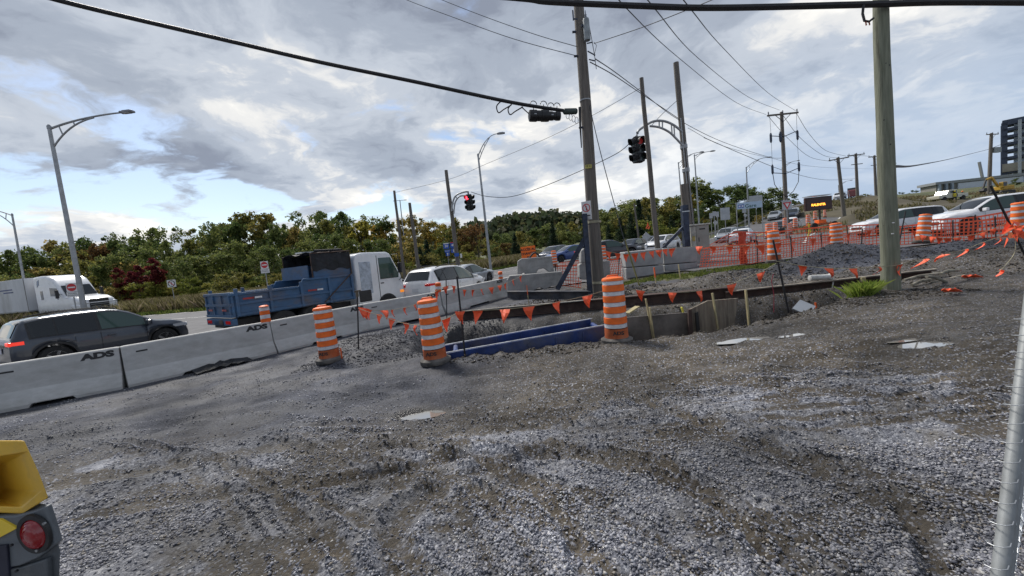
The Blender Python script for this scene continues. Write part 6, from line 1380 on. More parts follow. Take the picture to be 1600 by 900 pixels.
o = thing('rod_clamp', 'rusty clamp head on the rod beside the leftmost drum', 'clamp', P(558, 458, 8.6)); MB().beam((-.06, 0, .03), (.08, 0, .05), .03, .03).beam((0, 0, -.08), (0, 0, .06), .045, .045).build('clamp', mat('clamp_brown', (.12, .10, .07), .8), o)
rod('short rod standing behind the leaning drum', (698, 495), (697, 437), 11.2); rod('long black rod leaning in front of the blue trench box', (727, 562), (714, 432), 7.1, .017)
rod('tall black rod leaning left at the trench above the white tube', (1233, 492), (1208, 375), 7.9, .018); rod('dark rod behind the gravel pile right of the half buried drum', (1326, 385), (1323, 352), 14); rod('bent rod leaning in front of the second white crossover', (1405, 378), (1415, 330), 13.5, .02); rod('tall dark rod slanting through the flag bundle at right', (1607, 410), (1548, 290), 8.2, .02)
# ---- orange net fences
NET = mat('net_orange', (1.0, .15, .06), .6, var=.1, scale=5); NETD = mat('net_orange_folded', (.62, .07, .03), .6, var=.1, scale=5)
def net(label, bot, top, Ys, cell=.11, sw=.026, posts=(), seed=0, dbl=False):
    """orange mesh fence; bot/top: photo pixels of the lower and upper edges, Ys: distance of each"""
    Bp = [P(x, y, Y) for (x, y), Y in zip(bot, Ys)]; Tp = [P(x, y, Y+.05) for (x, y), Y in zip(top, Ys)]
    rgx = random.Random(seed); o = thing('orange_net_fence', label, 'safety net', Bp[0]); c = Bp[0].copy(); cum = [0]
    for i in range(len(Bp)-1): cum.append(cum[-1]+(Bp[i+1]-Bp[i]).length)
    def pt(s_, f):
        i = max(0, min(len(cum)-2, next((k for k in range(len(cum)-1) if s_ <= cum[k+1]), len(cum)-2))); t = (s_-cum[i])/(cum[i+1]-cum[i]); a = Bp[i].lerp(Bp[i+1], t); b_ = Tp[i].lerp(Tp[i+1], t)
        nrm = Vector((-(Bp[i+1]-Bp[i]).y, (Bp[i+1]-Bp[i]).x, 0)).normalized(); sag = .05*math.sin(s_*1.9+seed)+.03*math.sin(s_*5.1+f*3)
        return a.lerp(b_, f)+nrm*sag+Vector((0, 0, -.06*f*abs(math.sin(s_*.8+seed))))-c
    L_ = cum[-1]; H_ = (Tp[0]-Bp[0]).length; nv = int(L_/cell); nh = max(4, int(H_/cell)); mb = MB()
    for k in range(nh+1):
        f = k/nh; w_ = sw*(2.2 if k in (0, nh) else 1)/H_; st_ = []; N_ = max(8, int(L_/.25))
        mb.grid([[pt(L_*i/N_, max(0, f-w_/2)) for i in range(N_+1)], [pt(L_*i/N_, f+w_/2) for i in range(N_+1)]])
    for k in range(nv+1):
        s_ = L_*k/nv; mb.grid([[pt(max(0, s_-sw/2), f/4), pt(min(L_, s_+sw/2), f/4)] for f in range(5)])
    mb.build('net', NET, o, fix=False)
    for s_ in posts:
        a = pt(L_*s_, 0); b_ = pt(L_*s_, 1); MB().tube([a-Vector((0, 0, .2)), b_+Vector((0, 0, .1))], .022, 6).build('post', ROD, o)
    return o
net('short orange net between barrier blocks and the big pole', [(868, 446), (908, 450)], [(866, 414), (908, 412)], [16.6, 16.0], posts=(.02,), seed=1)
net('orange net piece right of the big pole before the black sedan', [(940, 437), (980, 432)], [(950, 404), (980, 403)], [17.6, 17.6], posts=(.6,), seed=2)
net('orange net behind the barrier blocks below the dark crossover', [(876, 418), (908, 414)], [(875, 409), (908, 406)], [24, 24], seed=8, cell=.15, sw=.022)
net('long orange net running from the cabinet to behind the gravel pile', [(1092, 421), (1160, 415), (1215, 404), (1300, 392), (1352, 386)], [(1098, 388), (1160, 380), (1215, 374), (1300, 366), (1352, 358)], [17.0, 16.2, 15.6, 15.6, 15.8], posts=(.33, .52, .7, .98), seed=3)
net('back orange net rising toward the ramp behind the first one', [(1100, 400), (1150, 380), (1210, 390), (1300, 378), (1390, 370)], [(1100, 385), (1150, 361), (1210, 362), (1300, 352), (1390, 350)], [22, 24, 23, 22, 21], seed=4, cell=.14, sw=.02, posts=(.25, .5))
net('orange net in front of the white crossovers from green pole to right edge', [(1352, 386), (1420, 382), (1500, 378), (1570, 376), (1640, 372)], [(1352, 358), (1420, 352), (1500, 346), (1570, 338), (1640, 330)], [15.8, 15.0, 14.3, 13.8, 13.4], posts=(.2, .5, .72), seed=5)
net('overlapping second orange net before the large white crossover', [(1440, 372), (1520, 368), (1610, 362)], [(1440, 345), (1520, 338), (1610, 322)], [15.6, 15.2, 14.8], posts=(.5,), seed=6, cell=.12)
mb = MB(); q = P(1162, 414, 16.3); mb.grid([[(-.16+.32*i/4+.03*math.sin(j*2), .03*math.sin(i*2+j), 1.35*j/8) for i in range(5)] for j in range(9)]); o = mb.build('bunched_net', NETD, None, solid=.02); o.location = q; tag(o, 'bunched dark orange net gathered on a post of the long net', 'safety net')
# ---- pennant lines
FLAG = mat('pennant_orange', (1.0, .13, .045), .55, var=.06, scale=8); ROPE = mat('twine', (.42, .38, .26), .9)
FP = []
def pennants(label, pts, flags, fs=.25, r=.006, seed=0):
    """pts: rope (px,py,Y); flags: px list; each flag hangs as a triangle with its own twist"""
    rgx = random.Random(seed); W_ = [P(*p) for p in pts]; c = W_[0].copy(); o = thing('pennant_line', label, 'pennant line', c, group='orange pennant lines')
    cv = []
    for i in range(len(W_)-1):
        p0 = W_[max(i-1, 0)]; p1 = W_[i]; p2 = W_[i+1]; p3 = W_[min(i+2, len(W_)-1)]
        for k in range(8): t = k/8; cv.append(.5*((2*p1)+(p2-p0)*t+(2*p0-5*p1+4*p2-p3)*t*t+(3*p1-p0-3*p2+p3)*t**3))
    cv.append(W_[-1]); MB().tube([q-c for q in cv], r, 5).build('rope', ROPE, o)
    pxs = []
    for q in cv:
        d = q-Vector((0, 0, H)); pxs.append(800+F*d.dot(_r)/d.dot(_f))
    for f in flags:
        px = f[0] if isinstance(f, tuple) else f; tw = f[1] if isinstance(f, tuple) else rgx.uniform(-.75, .75); fs_ = fs*rgx.uniform(.85, 1.12)
        i = min(range(len(pxs)-1), key=lambda k: abs((pxs[k]+pxs[k+1])/2-px)); t = max(0, min(1, (px-pxs[i])/((pxs[i+1]-pxs[i]) or 1))); a = cv[i].lerp(cv[i+1], t)-c
        u = (cv[i+1]-cv[i]).normalized()
        if u.x < 0: u = -u
        w_ = fs_*.40; hh = fs_*1.05; sw_ = rgx.uniform(-.35, .35)*.35; side_ = Vector((-u.y, u.x, 0))
        lean_ = side_*math.sin(tw)*.8+u*sw_; dn = (Vector((0, 0, -1))+lean_).normalized()*hh
        u2 = (u*math.cos(tw)+side_*math.sin(tw)*.6).normalized()
        rows = []
        for j in range(5):
            ff = j/4; ww = w_*(1-ff)+.003; bl = side_*(.045*math.sin(ff*3+tw*4))+u*(.02*math.sin(ff*4+tw*7)); rows.append([a-u2*ww+dn*ff+bl, a+dn*ff+bl*1.6, a+u2*ww+dn*ff+bl])
        MB().grid(rows).build('pennant', FLAG, o, solid=.0015)
    return o
pennants('upper pennant line crossing in front of the barrier toward the blocks', [(558, 480, 8.6), (598, 485, 9.3), (648, 476, 10.4), (697, 447, 11.2), (724, 453, 12.2), (755, 451, 13.2), (790, 443, 14.0), (816, 430, 14.8)], [562, 570, 578, 598, 615, 634, 650, 683, 695, 707, 724, 739, 754, 766, 779, 791, 803, 814], fs=.22, seed=1)
pennants('lower pennant line dipping from the rod past the leaning drum', [(559, 482, 8.6), (590, 492, 8.3), (631, 505, 7.9), (662, 507, 7.5), (697, 498, 7.2), (720, 485, 7.1)], [568, (590, .4), 609, 631, 652, 694], fs=.21, seed=2)
pennants('pennant line over the blue trench box from black rod to drum', [(720, 486, 7.1), (745, 485, 7.1), (790, 483, 7.15), (826, 479, 7.2), (871, 472, 7.3), (916, 462, 7.4), (948, 453, 7.4)], [717, 745, 787, 826, 871, 916], fs=.235, seed=3)
pennants('pennant line from drum to the tall black rod across the plates', [(976, 448, 7.4), (1000, 454, 7.4), (1048, 457, 7.5), (1095, 454, 7.6), (1141, 444, 7.7), (1186, 426, 7.8), (1212, 412, 7.85)], [1000, 1048, 1095, 1141, 1186], fs=.225, seed=4)
pennants('pennant line from the tall rod past the green pole to the flag bundle', [(1213, 408, 7.85), (1253, 415, 7.7), (1297, 419, 7.5), (1340, 419, 7.3), (1385, 416, 7.25), (1408, 413, 7.3), (1443, 405, 7.5), (1476, 397, 7.7), (1507, 390, 7.8), (1535, 379, 7.9), (1562, 370, 8.0), (1584, 358, 8.1)], [(1253, .1), (1297, .7), (1336, .6), (1373, .9), (1408, .1), (1443, 1.1), (1476, 1.4), (1507, 1.0), (1535, .9), (1562, .8)], fs=.19, seed=5)
pennants('back pennant line passing the square blocks and orange net', [(930, 386, 13.4), (951, 393, 13.4), (977, 397, 13.3), (1006, 394, 13.3), (1049, 388, 13.2), (1091, 385, 13), (1139, 385, 12.6), (1189, 383, 12), (1215, 380, 11.8), (1242, 377, 12), (1270, 373, 12.3), (1298, 369, 12.6), (1327, 365, 13), (1357, 360, 13.2), (1378, 356, 13.4)], [(951, .5), 965, 978, 992, 1006, (1019, .6), 1029, (1040, .5), 1050, 1091, 1114, 1139, 1164, 1189, 1216, 1242, 1270, 1298, 1327, 1357], fs=.27, seed=6)
pennants('small pennant line on the net below the large white crossover', [(1412, 346, 13.6), (1432, 364, 13.5), (1450, 369, 13.4), (1480, 372, 13.2), (1510, 369, 13), (1545, 360, 12.6), (1580, 345, 12.2)], [1428, 1440, 1455, 1468, 1481, 1495, 1516, (1535, .6), (1552, .8)], fs=.24, seed=7)
pennants('pennant tail hanging from the flag bundle down to the ground', [(1586, 362, 8.1), (1586, 392, 8.1), (1575, 410, 7.8), (1560, 424, 7.5), (1540, 428, 7.3)], [(1586, .3), (1563, .9)], fs=.2, seed=8)
fb = thing('pennant_bundle', 'bundle of orange pennants knotted on the slanted rod at the right edge', 'pennant bundle', P(1586, 356, 8.1)); rgx = random.Random(5)
for k in range(16):
    a = Vector((rgx.uniform(-.10, .12), rgx.uniform(-.06, .06), rgx.uniform(-.22, .16))); d = Vector((rgx.uniform(-.18, .2), rgx.uniform(-.1, .1), rgx.uniform(-.22, .02))); n_ = Vector((rgx.uniform(-.08, .08), rgx.uniform(-.05, .05), rgx.uniform(-.08, .08)))
    MB().add([a-n_, a+n_, a+d], [(0, 1, 2)]).build('pennant', FLAG, fb, solid=.002)
# ---- loose items
wt_ = thing('white_tube', 'white tube lying on the edge of the second rusty beam', 'plastic tube', Vector((6.95, 8.9, bz(6.95, 8.9)+.21))); wt_.rotation_euler = (0, math.radians(2), 0)
MB().lathe([(.05, -.24), (.062, -.235), (.062, .2), (.075, .21), (.075, .24), (.05, .245)], 16, axis='X').build('tube', mat('tube_white', (.60, .60, .58), .5, dirt=.2), wt_, smooth=True); MB().tube([(.24, 0, .0), (.27, -.02, -.12), (.25, -.02, -.28), (.29, -.02, -.1), (.28, 0, .02)], .012, 6).build('white_strap', SIGNW, wt_)
PIPE = mat('old_pipe', (.30, .275, .22), .85, var=.3, scale=6, dirt=.3); db = [(1412, 436, 1478, 424), (1440, 447, 1508, 428), (1450, 452, 1500, 434), (1455, 440, 1512, 437), (1462, 450, 1515, 442), (1425, 443, 1465, 433), (1470, 426, 1500, 420), (1448, 430, 1482, 440)]
dl = ['leftmost', 'second', 'third', 'fourth', 'fifth', 'sixth', 'seventh', 'eighth']
for i, (x0, y0, x1, y1) in enumerate(db):
    Y = 7.9-.08*i; a, b_ = P(x0, y0+2, Y), P(x1, y1+2, Y+.25); c = (a+b_)/2; o = MB().tube([a-c, (a-c)*.3+Vector((0, 0, .03)), b_-c], [.028, .03, .025], 8).build('scrap_pipe', PIPE, None, smooth=True); o.location = c; tag(o, f'{dl[i]} of the bent scrap pipes heaped beside the green pole', 'scrap pipe', 'heap of scrap pipes')
for i, (x, y, Y, s_) in enumerate([(1519, 434, 7.6, .07), (1487, 456, 6.6, .06)]):
    mb = MB(); mb.grid([[(s_*(i_-2), s_*.6*(j-1.5), .03*math.sin(i_+j)*1.2+.03) for i_ in range(5)] for j in range(4)]); o = mb.build('orange_scrap', FLAG, None, solid=.01); q = P(x, y, Y); o.location = q; tag(o, ['orange plastic scrap lying behind the pipe heap', 'small orange scrap in front of the pipe heap'][i], 'plastic scrap')
o = MB().tube([(0, 0, 0), (.02, 0, .35), (-.02, 0, .65), (.03, 0, .8)], .007, 5).build('ribbon_cord', mat('pinkred_cord', (.35, .03, .06), .7), None); o.location = P(1209, 488, 8.1); tag(o, 'thin dark red cord hanging beside the tall black rod', 'cord')
# roadside cones of earth etc: small plank by the trench
o = MB().beam(P(979, 490, 8.6), P(996, 479, 8.9), .12, .03).build('plank', STAKE, None); tag(o, 'pale board end sticking up beside the drum', 'plank')
o = MB().beam(P(1033, 459, 11.5), P(1045, 453, 11.7), .12, .03).build('plank', STAKE, None); tag(o, 'short pale board lying beyond the rusty beam', 'plank')
o = MB().beam(P(1250, 488, 7.9), P(1262, 474, 8.3), .30, .03, up=(0, -.6, .8)).build('shovel_plate', P_SILV, None, bevel=.004); tag(o, 'bent light metal plate at the near trench edge beside the orange peg', 'metal plate')
# ================================================================ signs, board, buildings, fence, machine
def disc_part(nm, m_, parent, c, r, y, n=28, sx=1.0):
    return MB().add([(c[0]+r*sx*math.cos(6.2832*j/n), y, c[1]+r*math.sin(6.2832*j/n)) for j in range(n)], [tuple(range(n))]).build(nm, m_, parent, fix=False)
def rect_part(nm, m_, parent, x0, z0, x1, z1, y): return MB().add([(x0, y, z0), (x1, y, z0), (x1, y, z1), (x0, y, z1)], [(0, 1, 2, 3)]).build(nm, m_, parent, fix=False)
def sign_post(name, label, px, py_bot, py_top, Y, w, h, m_=SIGNW, rz=0, post=True, px_top=None, z0=None, cat='sign', r=.03, group=None):
    """sign plate hung between two photo heights, origin at plate centre"""
    a = P(px, py_bot, Y); t = P(px_top or px, py_top, Y); o = thing(name, label, cat, t, rz=rz, group=group)
    MB().box((0, 0, 0), (w, .02, h)).build('plate', m_, o, bevel=.004)
    if post:
        f = a-t; MB().tube([(f.x*0, .03, h*.5), (0, .03, min(f.z, -h)-.4)], r, 8).build('post', GALV, o, smooth=True)
    return o
def no_entry(label, px, pt, pb, Y, s=1.0, rz=0):
    o = sign_post('no_entry_sign', label, px, pb, pt, Y, .60*s, .60*s, rz=rz); disc_part('red_disc', SIGNR, o, (0, .0), .26*s, -.013); rect_part('white_bar', SIGNW, o, -.20*s, -.045*s, .20*s, .045*s, -.0155)
    MB().box((0, 0, -.50*s), (.66*s, .02, .36*s)).build('tab_plate', SIGNW, o, bevel=.004); text_part('ENTRÉE', .115*s, INK, o, FRONT(0, -.014, -.43*s), sx=1.2); text_part('INTERDITE', .105*s, INK, o, FRONT(0, -.014, -.56*s), sx=1.1); return o
no_entry('no-entry sign with white tab standing behind the dump bed', 413, 414, 470, 26, .78, rz=.15)
no_entry('no-entry sign with white tab beside the tall lamp before the semi', 112, 449, 500, 20.5, .74, rz=.3)
o = sign_post('no_turn_sign', 'small white no-turn sign on a post at the reeds', 268, 487, 443, 34, .65, .62, rz=.2); mb = MB(); ring(mb, .21, .27, -.013); mb.build('ring', SIGNR if False else INK, o, fix=False)
MB().add([(-.20, -.015, .16), (-.16, -.015, .20), (.20, -.015, -.16), (.16, -.015, -.20)], [(0, 1, 2, 3)]).build('slash', SIGNR, o, fix=False); MB().add([(-.02, -.0135, -.14), (.03, -.0135, -.14), (.03, -.0135, .12), (-.02, -.0135, .12)], [(0, 1, 2, 3)]).build('arrow', INK, o, fix=False)
# blue route shields
SB = mat('sign_blue', (.02, .09, .42), .5, var=.05, scale=3)
o = sign_post('route_sign', 'blue route shields with white arrows left of the signal pole', 707, 430, 397, 36, .52, .5, SB, px_top=699.5); o.scale = (.66, .66, .66)
for (x, z, w_, h_, tx) in ((0, 1.12, .78, .78, '30'), (.92, 1.18, .78, .78, '40')):
    MB().box((x-.08, 0, z), (w_, .02, h_)).build('shield', SB, o, bevel=.01); MB().box((x-.08, 0, z+h_*.42), (w_*.9, .024, .14)).build('red_header', SIGNR if x > .5 else SIGNW, o); text_part(tx, .46, SIGNW, o, FRONT(x-.08, -.016, z-.04), bold=.012)
MB().box((0, 0, .42), (.74, .02, .34)).build('tab', SB, o); text_part('OUEST', .20, SIGNW, o, FRONT(0, -.014, .42)); MB().box((.86, 0, .40), (.72, .02, .60)).build('tab', SB, o)
for (x, z) in ((0, 0), (.86, .40)): MB().add([(x-.05, -.014, z-.2), (x+.05, -.014, z-.2), (x+.05, -.014, z+.04), (x+.13, -.014, z+.04), (x, -.014, z+.2), (x-.13, -.014, z+.04), (x-.05, -.014, z+.04)], [(0, 1, 2, 3, 4, 5, 6)]).build('arrow', SIGNW, o, fix=False)
o = thing('sign_tab', 'small blue and white plates low on the grey signal pole', 'sign', P(714, 398, 29.7)); MB().box((-.02, 0, 0), (.34, .03, .26)).build('blue_plate', SB, o); MB().box((.30, 0, -.1), (.14, .03, .30)).build('white_plate', SIGNW, o)
# orange access sign
OS = mat('orange_sign', (.95, .17, .01), .5, var=.04)
o = sign_post('orange_sign', 'orange square sign reading ACCÈS AU CHANTIER behind the stacked blocks', 826, 440, 396, 19.0, .70, .68, OS); o.rotation_euler = (0, -.03, .05)
text_part('ACCÈS AU', .15, INK, o, FRONT(0, -.014, .19), bold=.006, sx=1.05); text_part('CHANTIER', .15, INK, o, FRONT(0, -.014, 0), bold=.006, sx=1.05); text_part('03', .19, INK, o, FRONT(0, -.014, -.21), bold=.008, sx=1.1)
# black hoop over the blocks
o = MB().tube([P(827+24*i/12, 404-9*math.sin(math.pi*min(1, i/9.0))+(0 if i < 9 else (i-9)*1.2), 16.4) for i in range(13)], .035, 8).build('black_hose', BLACK, None, smooth=True); tag(o, 'black hose looped over the stacked barrier piece', 'hose')
# orange warning flag + diamond back
o = sign_post('diamond_sign', 'grey back of a diamond sign with orange flags above', 1010, 385, 369.5, 36, .58, .58, SIGNG, post=True); o.rotation_euler = (0, math.radians(45), 0)
for k in kids(o):
    if k.name.startswith('post'): k.rotation_euler = (0, math.radians(-45), 0)
MB().add([(-.5, 0, .5), (-.75, 0, 1.05), (-.45, 0, .85)], [(0, 1, 2)]).add([(-.45, 0, .5), (-.35, 0, .95), (-.25, 0, .7)], [(0, 1, 2)]).build('flag', FLAG, o, solid=.01)
# yield sign
o = thing('yield_sign', 'red and white yield sign in front of the switchgear pole', 'sign', P(1230, 320, 30)); s = .27
MB().prism([(-s*1.15, 0, s*.7), (s*1.15, 0, s*.7), (0, 0, -s*1.25)], (0, .02, 0)).build('plate', SIGNR, o); MB().add([(-s*.62, -.004, s*.40), (s*.62, -.004, s*.40), (0, -.004, -s*.68)], [(0, 1, 2)]).build('white_centre', SIGNW, o, fix=False); MB().box((0, .03, 0), (.72, .015, .70)).build('backing', SIGNG, o)
MB().tube([(0, .05, .4), (0, .05, -2.6)], .035, 8).build('post', GALV, o)
# station sign
BLS = mat('pale_blue_sign', (.42, .55, .68), .5, var=.03)
o = thing('station_sign', 'wide pale blue sign reading Gare on two posts', 'sign', P(1171, 320.5, 31)); MB().box((0, 0, 0), (1.95, .03, .50)).build('plate', BLS, o, bevel=.004)
rect_part('pictogram', SB, o, -.88, -.16, -.68, .10, -.018); rect_part('pictogram', SB, o, -.64, -.15, -.44, .11, -.018); rect_part('pictogram', SIGNW, o, -.84, -.10, -.72, .04, -.020); rect_part('pictogram', SIGNW, o, -.60, -.09, -.48, .05, -.020)
text_part('Gare', .38, mat('dark_green_ink', (.02, .10, .09), .6), o, FRONT(.08, -.018, -.06), bold=.006, sx=1.15)
for x in (-1.0, .98): MB().tube([(x, .03, .28), (x, .03, -1.9 if x < 0 else -2.6)], .035, 8).build('post', GALV, o)
o = sign_post('blank_sign', 'large blank sign back behind the right end of the station sign', 1181, 345, 315, 60, 2.0, 1.8, SIGNG)
o = sign_post('blank_sign', 'tall two-panel sign back left of the station sign', 1133, 372, 334, 33, .78, 1.0, SIGNG)
for (lab, x, yb, yt, Y, w, h) in (('small grey sign back farthest left near the conifers', 1111, 362, 337, 36, .30, .46), ('small grey sign back second from left near the conifers', 1116, 362, 334, 36.5, .30, .42), ('small grey sign back right of the pair by the ramp', 1121, 360, 335, 37, .28, .50), ('small stacked plates under the station sign', 1163, 350, 329, 50, .52, .55)):
    sign_post('blank_sign', lab, x, yb, yt, Y, w, h, SIGNG, group='small grey sign backs')
for (lab, x, yb, yt, Y) in (('small grey diamond sign by the ramp left of the sign backs', 1118, 362, 348, 38), ('small grey diamond sign under the station sign', 1165, 350, 336.5, 48)):
    o = sign_post('diamond_sign', lab, x, yb, yt, Y, .34, .34, SIGNG); o.rotation_euler = (0, math.radians(45), 0)
    for k in kids(o):
        if k.name.startswith('post'): k.rotation_euler = (0, math.radians(-45), 0)
# message board on a trailer
mbp = P(1278, 318, 32); o = thing('message_board', 'dark message board with amber dots mounted on an orange trailer', 'message board', mbp)
MB().box((0, 0, 0), (2.15, .18, 1.05)).build('cabinet', mat('board_dark', (.055, .02, .018), .5, var=.15), o, bevel=.02); MB().box((0, -.1, 0), (2.0, .012, .92)).build('screen', mat('screen_dark', (.05, .014, .012), .35), o)
LED = mat('amber_led', (.8, .3, .02), .5, emis=(1, .36, .04), estr=2.6, var=.02)
vs_, fs_ = text_mb('RALENTIR', .25, .006); MB().add([FRONT(-.05, -.109, -.10) @ Vector((v_.x*1.0, v_.y, v_.z)) for v_ in vs_], fs_).build('amber_lettering', LED, o, fix=False)
MB().box((0, .1, .62), (1.7, .9, .05)).build('solar_panel', P_SILV, o); MB().tube([(.15, .05, -.5), (.15, .05, -1.75)], .07, 8).build('mast', TRIM, o)
tr_ = MB().box((.25, .2, -1.65), (1.5, 1.0, .14)).build('trailer', mat('dusty_orange', (.52, .12, .035)), o, bevel=.02); MB().box((.3, .2, -1.45), (.6, .5, .3)).build('battery_box', ORNG, tr_, bevel=.03)
for x in (-.55, 1.05): MB().lathe([(.24, -.08), (.24, .08)], 16, c=(x, -.25, -1.75), axis='Y').build('wheel', TYRE, tr_)
MB().tube([(-.4, .2, -1.65), (-1.2, .0, -1.75)], .04, 6).build('drawbar', ORNG, tr_)
o = MB().tube([(0, 0, .9), (.04, 0, .5), (-.08, 0, .0), (.12, 0, .4), (.02, 0, .85)], .03, 5).build('yellow_rope', mat('rope_yellow', (.65, .55, .04), .7), None); o.location = P(1264, 372, 24); tag(o, 'bright yellow rope hanging below the message board trailer', 'rope')
# guard rail along the ramp
gr = thing('guard_rail', 'weathered guard rail along the left side of the ramp', 'guard rail', (0, 0, 0)); mb = MB(); pts = [(18, 43), (27, 55), (36, 66), (50, 80), (66, 96), (80, 108)]; cv = []
for i in range(len(pts)-1):
    for k in range(6): t = k/6; x = pts[i][0]+(pts[i+1][0]-pts[i][0])*t; y = pts[i][1]+(pts[i+1][1]-pts[i][1])*t; cv.append(Vector((x, y, bz(x, y)+.62)))
GRM = mat('old_rail', (.33, .31, .27), .8, var=.2, scale=3)
mb.grid([[p+Vector((0, 0, -.16)) for p in cv], [p+Vector((.05, -.05, -.08)) for p in cv], [p+Vector((0, 0, 0)) for p in cv], [p+Vector((.05, -.05, .08)) for p in cv], [p+Vector((0, 0, .16)) for p in cv]]); mb.build('rail', GRM, gr, solid=.02)
for p in cv[::2]: MB().box((p.x-.12, p.y+.12, p.z-.32), (.14, .14, .95)).build('post', GRM, gr)
# ---- dirt embankment tone beside the ramp: bare soil sheet
EMB = mat('embankment_soil', (.105, .092, .060), .95, var=.3, scale=.35, bump=.6, bscale=2.5, col2=(.06, .052, .036))
MOUNDS = []
def mound(name, label, cx_, cy_, rx, ry, h, m_, seed):
    rows = []; N_ = 34
    for j in range(N_):
        row = []
        for i in range(N_):
            u, v_ = -1+2*i/(N_-1), -1+2*j/(N_-1); x = cx_+u*rx; y = cy_+v_*ry; d = math.hypot(u, v_); hh = h*max(0, 1-d)**.8*(1+.25*math.sin(u*7+seed)*math.cos(v_*5)); row.append((x, y, bz(x, y)+hh+(float(fbm(np.array([x*.5]), np.array([y*.5]), 3, 4)[0])-.5)*h*.5*(1 if d < .9 else 0)-(.05 if d < .95 else .4)))
        rows.append(row)
    o = MB().grid(rows).build(name, m_, None, smooth=True); tag(o, label, 'earth mound', kind='structure'); MOUNDS.append(rows); return o
mound('hill', 'bare earth embankment right of the ramp', P(1362, 330, 66).x, 66, 11, 15, 2.0, EMB, 1); mound('hill', 'low bare mound below the embankment', P(1340, 340, 42).x, 42, 7, 5, 1.1, EMB, 2); 0 and mound('hill', 'grassy rise behind the large white crossover', 84, 62, 26, 14, .8, mat('rise_grass', (.075, .075, .03), .95, var=.3, scale=.3, bump=.6, bscale=3, col2=(.05, .045, .025)), 3)
mound('hill', 'dark earth piles on the slope by the workers', P(1530, 312, 60).x, 60, 8, 4, 1.2, EMB, 5)
rg = np.random.default_rng(77); PX, PY, PZ_ = [], [], []
for rows in MOUNDS:
    A = np.array(rows); n_ = len(rows); k = 9000 if rows is MOUNDS[0] else 2500; i = rg.integers(0, n_-1, k); j = rg.integers(0, n_-1, k); u = rg.random((k, 1)); v_ = rg.random((k, 1))
    p = (A[i, j]*(1-u)+A[i+1, j]*u)*(1-v_)+(A[i, j+1]*(1-u)+A[i+1, j+1]*u)*v_; q = fbm(p[:, 0]*.35, p[:, 1]*.35, 12, 3) > .46; PX.append(p[q, 0]); PY.append(p[q, 1]); PZ_.append(p[q, 2])
PX, PY, PZ_ = map(np.concatenate, (PX, PY, PZ_)); blades('weeds', 'patchy weeds growing on the bare earth banks', PX, PY, .45, .08, REED, 31, zf=lambda a, b_: PZ_)
# ---- tower under construction
CTW = mat('tower_concrete', (.045, .06, .10), .6, var=.15, scale=.5); CTL = mat('tower_soffit', (.30, .36, .42), .6, var=.1, scale=.5)
tw = thing('tower_under_construction', 'unfinished tower with bare floor slabs and columns at the right edge', 'building', (0, 0, 0)); Yw = 150
bl = P(1566, 292, Yw); tl_ = P(1562, 193, Yw); wd = 34.0; hh = tl_.z-bl.z; tw.location = (bl.x, Yw, bl.z-14); tw.rotation_euler = (0, 0, math.radians(-50))
nf = 9; fl = [14+hh*k/nf for k in range(nf+1)]
for k, z in enumerate(fl): MB().box((wd/2, 4, z), (wd, 8, .95 if k < nf else 1.9)).build('floor_slab', CTW, tw)
for i, x in enumerate((.5, 6.8, 13.0, 20, 27, 33.4)):
    for y in (.5, 7.5): MB().box((x, y, 7+hh/2), (1.0 if i else 1.5, 1.0, hh+14)).build('column', CTW, tw)
for k in range(nf): MB().box((wd/2+1, 2.2, (fl[k]+fl[k+1])/2), (wd*.9, .3, (fl[1]-fl[0])*.72)).build('curtain_wall', mat('pale_sheeting', (.48, .56, .64), .5, var=.12, scale=.6), tw)
MB().box((wd/2, -.3, fl[2]+1.6), (wd, .4, (fl[1]-fl[0])*1.15)).build('clad_band', mat('tan_cladding', (.27, .25, .21), .7, var=.15, scale=.4), tw)
MB().box((4.0, -.8, 7+hh/2), (.8, .5, hh+14)).build('hoist_mast', mat('mast_grey', (.40, .44, .48), .6), tw)
for x in (6, 12, 18, 24): MB().box((x, 2, fl[-1]+1.6), (.25, .25, 2.2)).build('rebar', CTL, tw)
# low building
lb = thing('low_building', 'long low flat-roofed building with pale and dark blue wall panels', 'building', (0, 0, 0)); Yb = 110; a = P(1463, 318, Yb); t = P(1463, 289, Yb); b_ = P(1640, 288, Yb); lb.location = (a.x, Yb, bz(110, 80)*0+a.z-4); WB = b_.x-a.x+12; HB = t.z-a.z+4
BW = mat('panel_pale_wall', (.40, .44, .48), .7, var=.08, scale=.3); BDK = mat('panel_navy_wall', (.05, .09, .14), .5, var=.2, scale=.3)
def wallp(x0, x1, z0, z1, m_, nm='wall_panel', y=-.15): MB().box(((x0+x1)/2, y, (z0+z1)/2), (x1-x0, .3, z1-z0)).build(nm, m_, lb)
MB().box((WB/2, 2.5, HB/2), (WB, 5, HB)).build('wall', mat('tan_wall', (.26, .255, .23), .8, var=.15, scale=.4), lb); MB().box((WB/2, 2.5, HB+.35), (WB+1, 6, .7)).build('roof', mat('roof_edge', (.28, .30, .31), .7), lb)
lb.rotation_euler = (0, 0, math.radians(-9)); MB().box((WB*.82, 2.5, HB+1.6), (WB*.36, 4, 2.6)).build('upper_storey', BW, lb)
wallp(5.0, 22, HB*.52, HB*.98, mat('white_panel', (.55, .60, .66), .6, var=.05)); wallp(20, 28.5, HB*.30, HB*.97, mat('white_panel2', (.50, .55, .66), .6, var=.05), y=-.3); wallp(29.5, 44, HB*.35, HB*.98, BDK); wallp(45, 56, HB*.3, HB*.98, BW)
for x in (0.4, 2.0, 3.4): MB().box((x, -.5, HB*.5), (.5, .5, HB)).build('column', CTL, lb)
wallp(25.2, 26.9, HB*.62, HB*.85, mat('panel_blue_mark', (.08, .12, .5), .5), 'blue_mark', y=-.5)
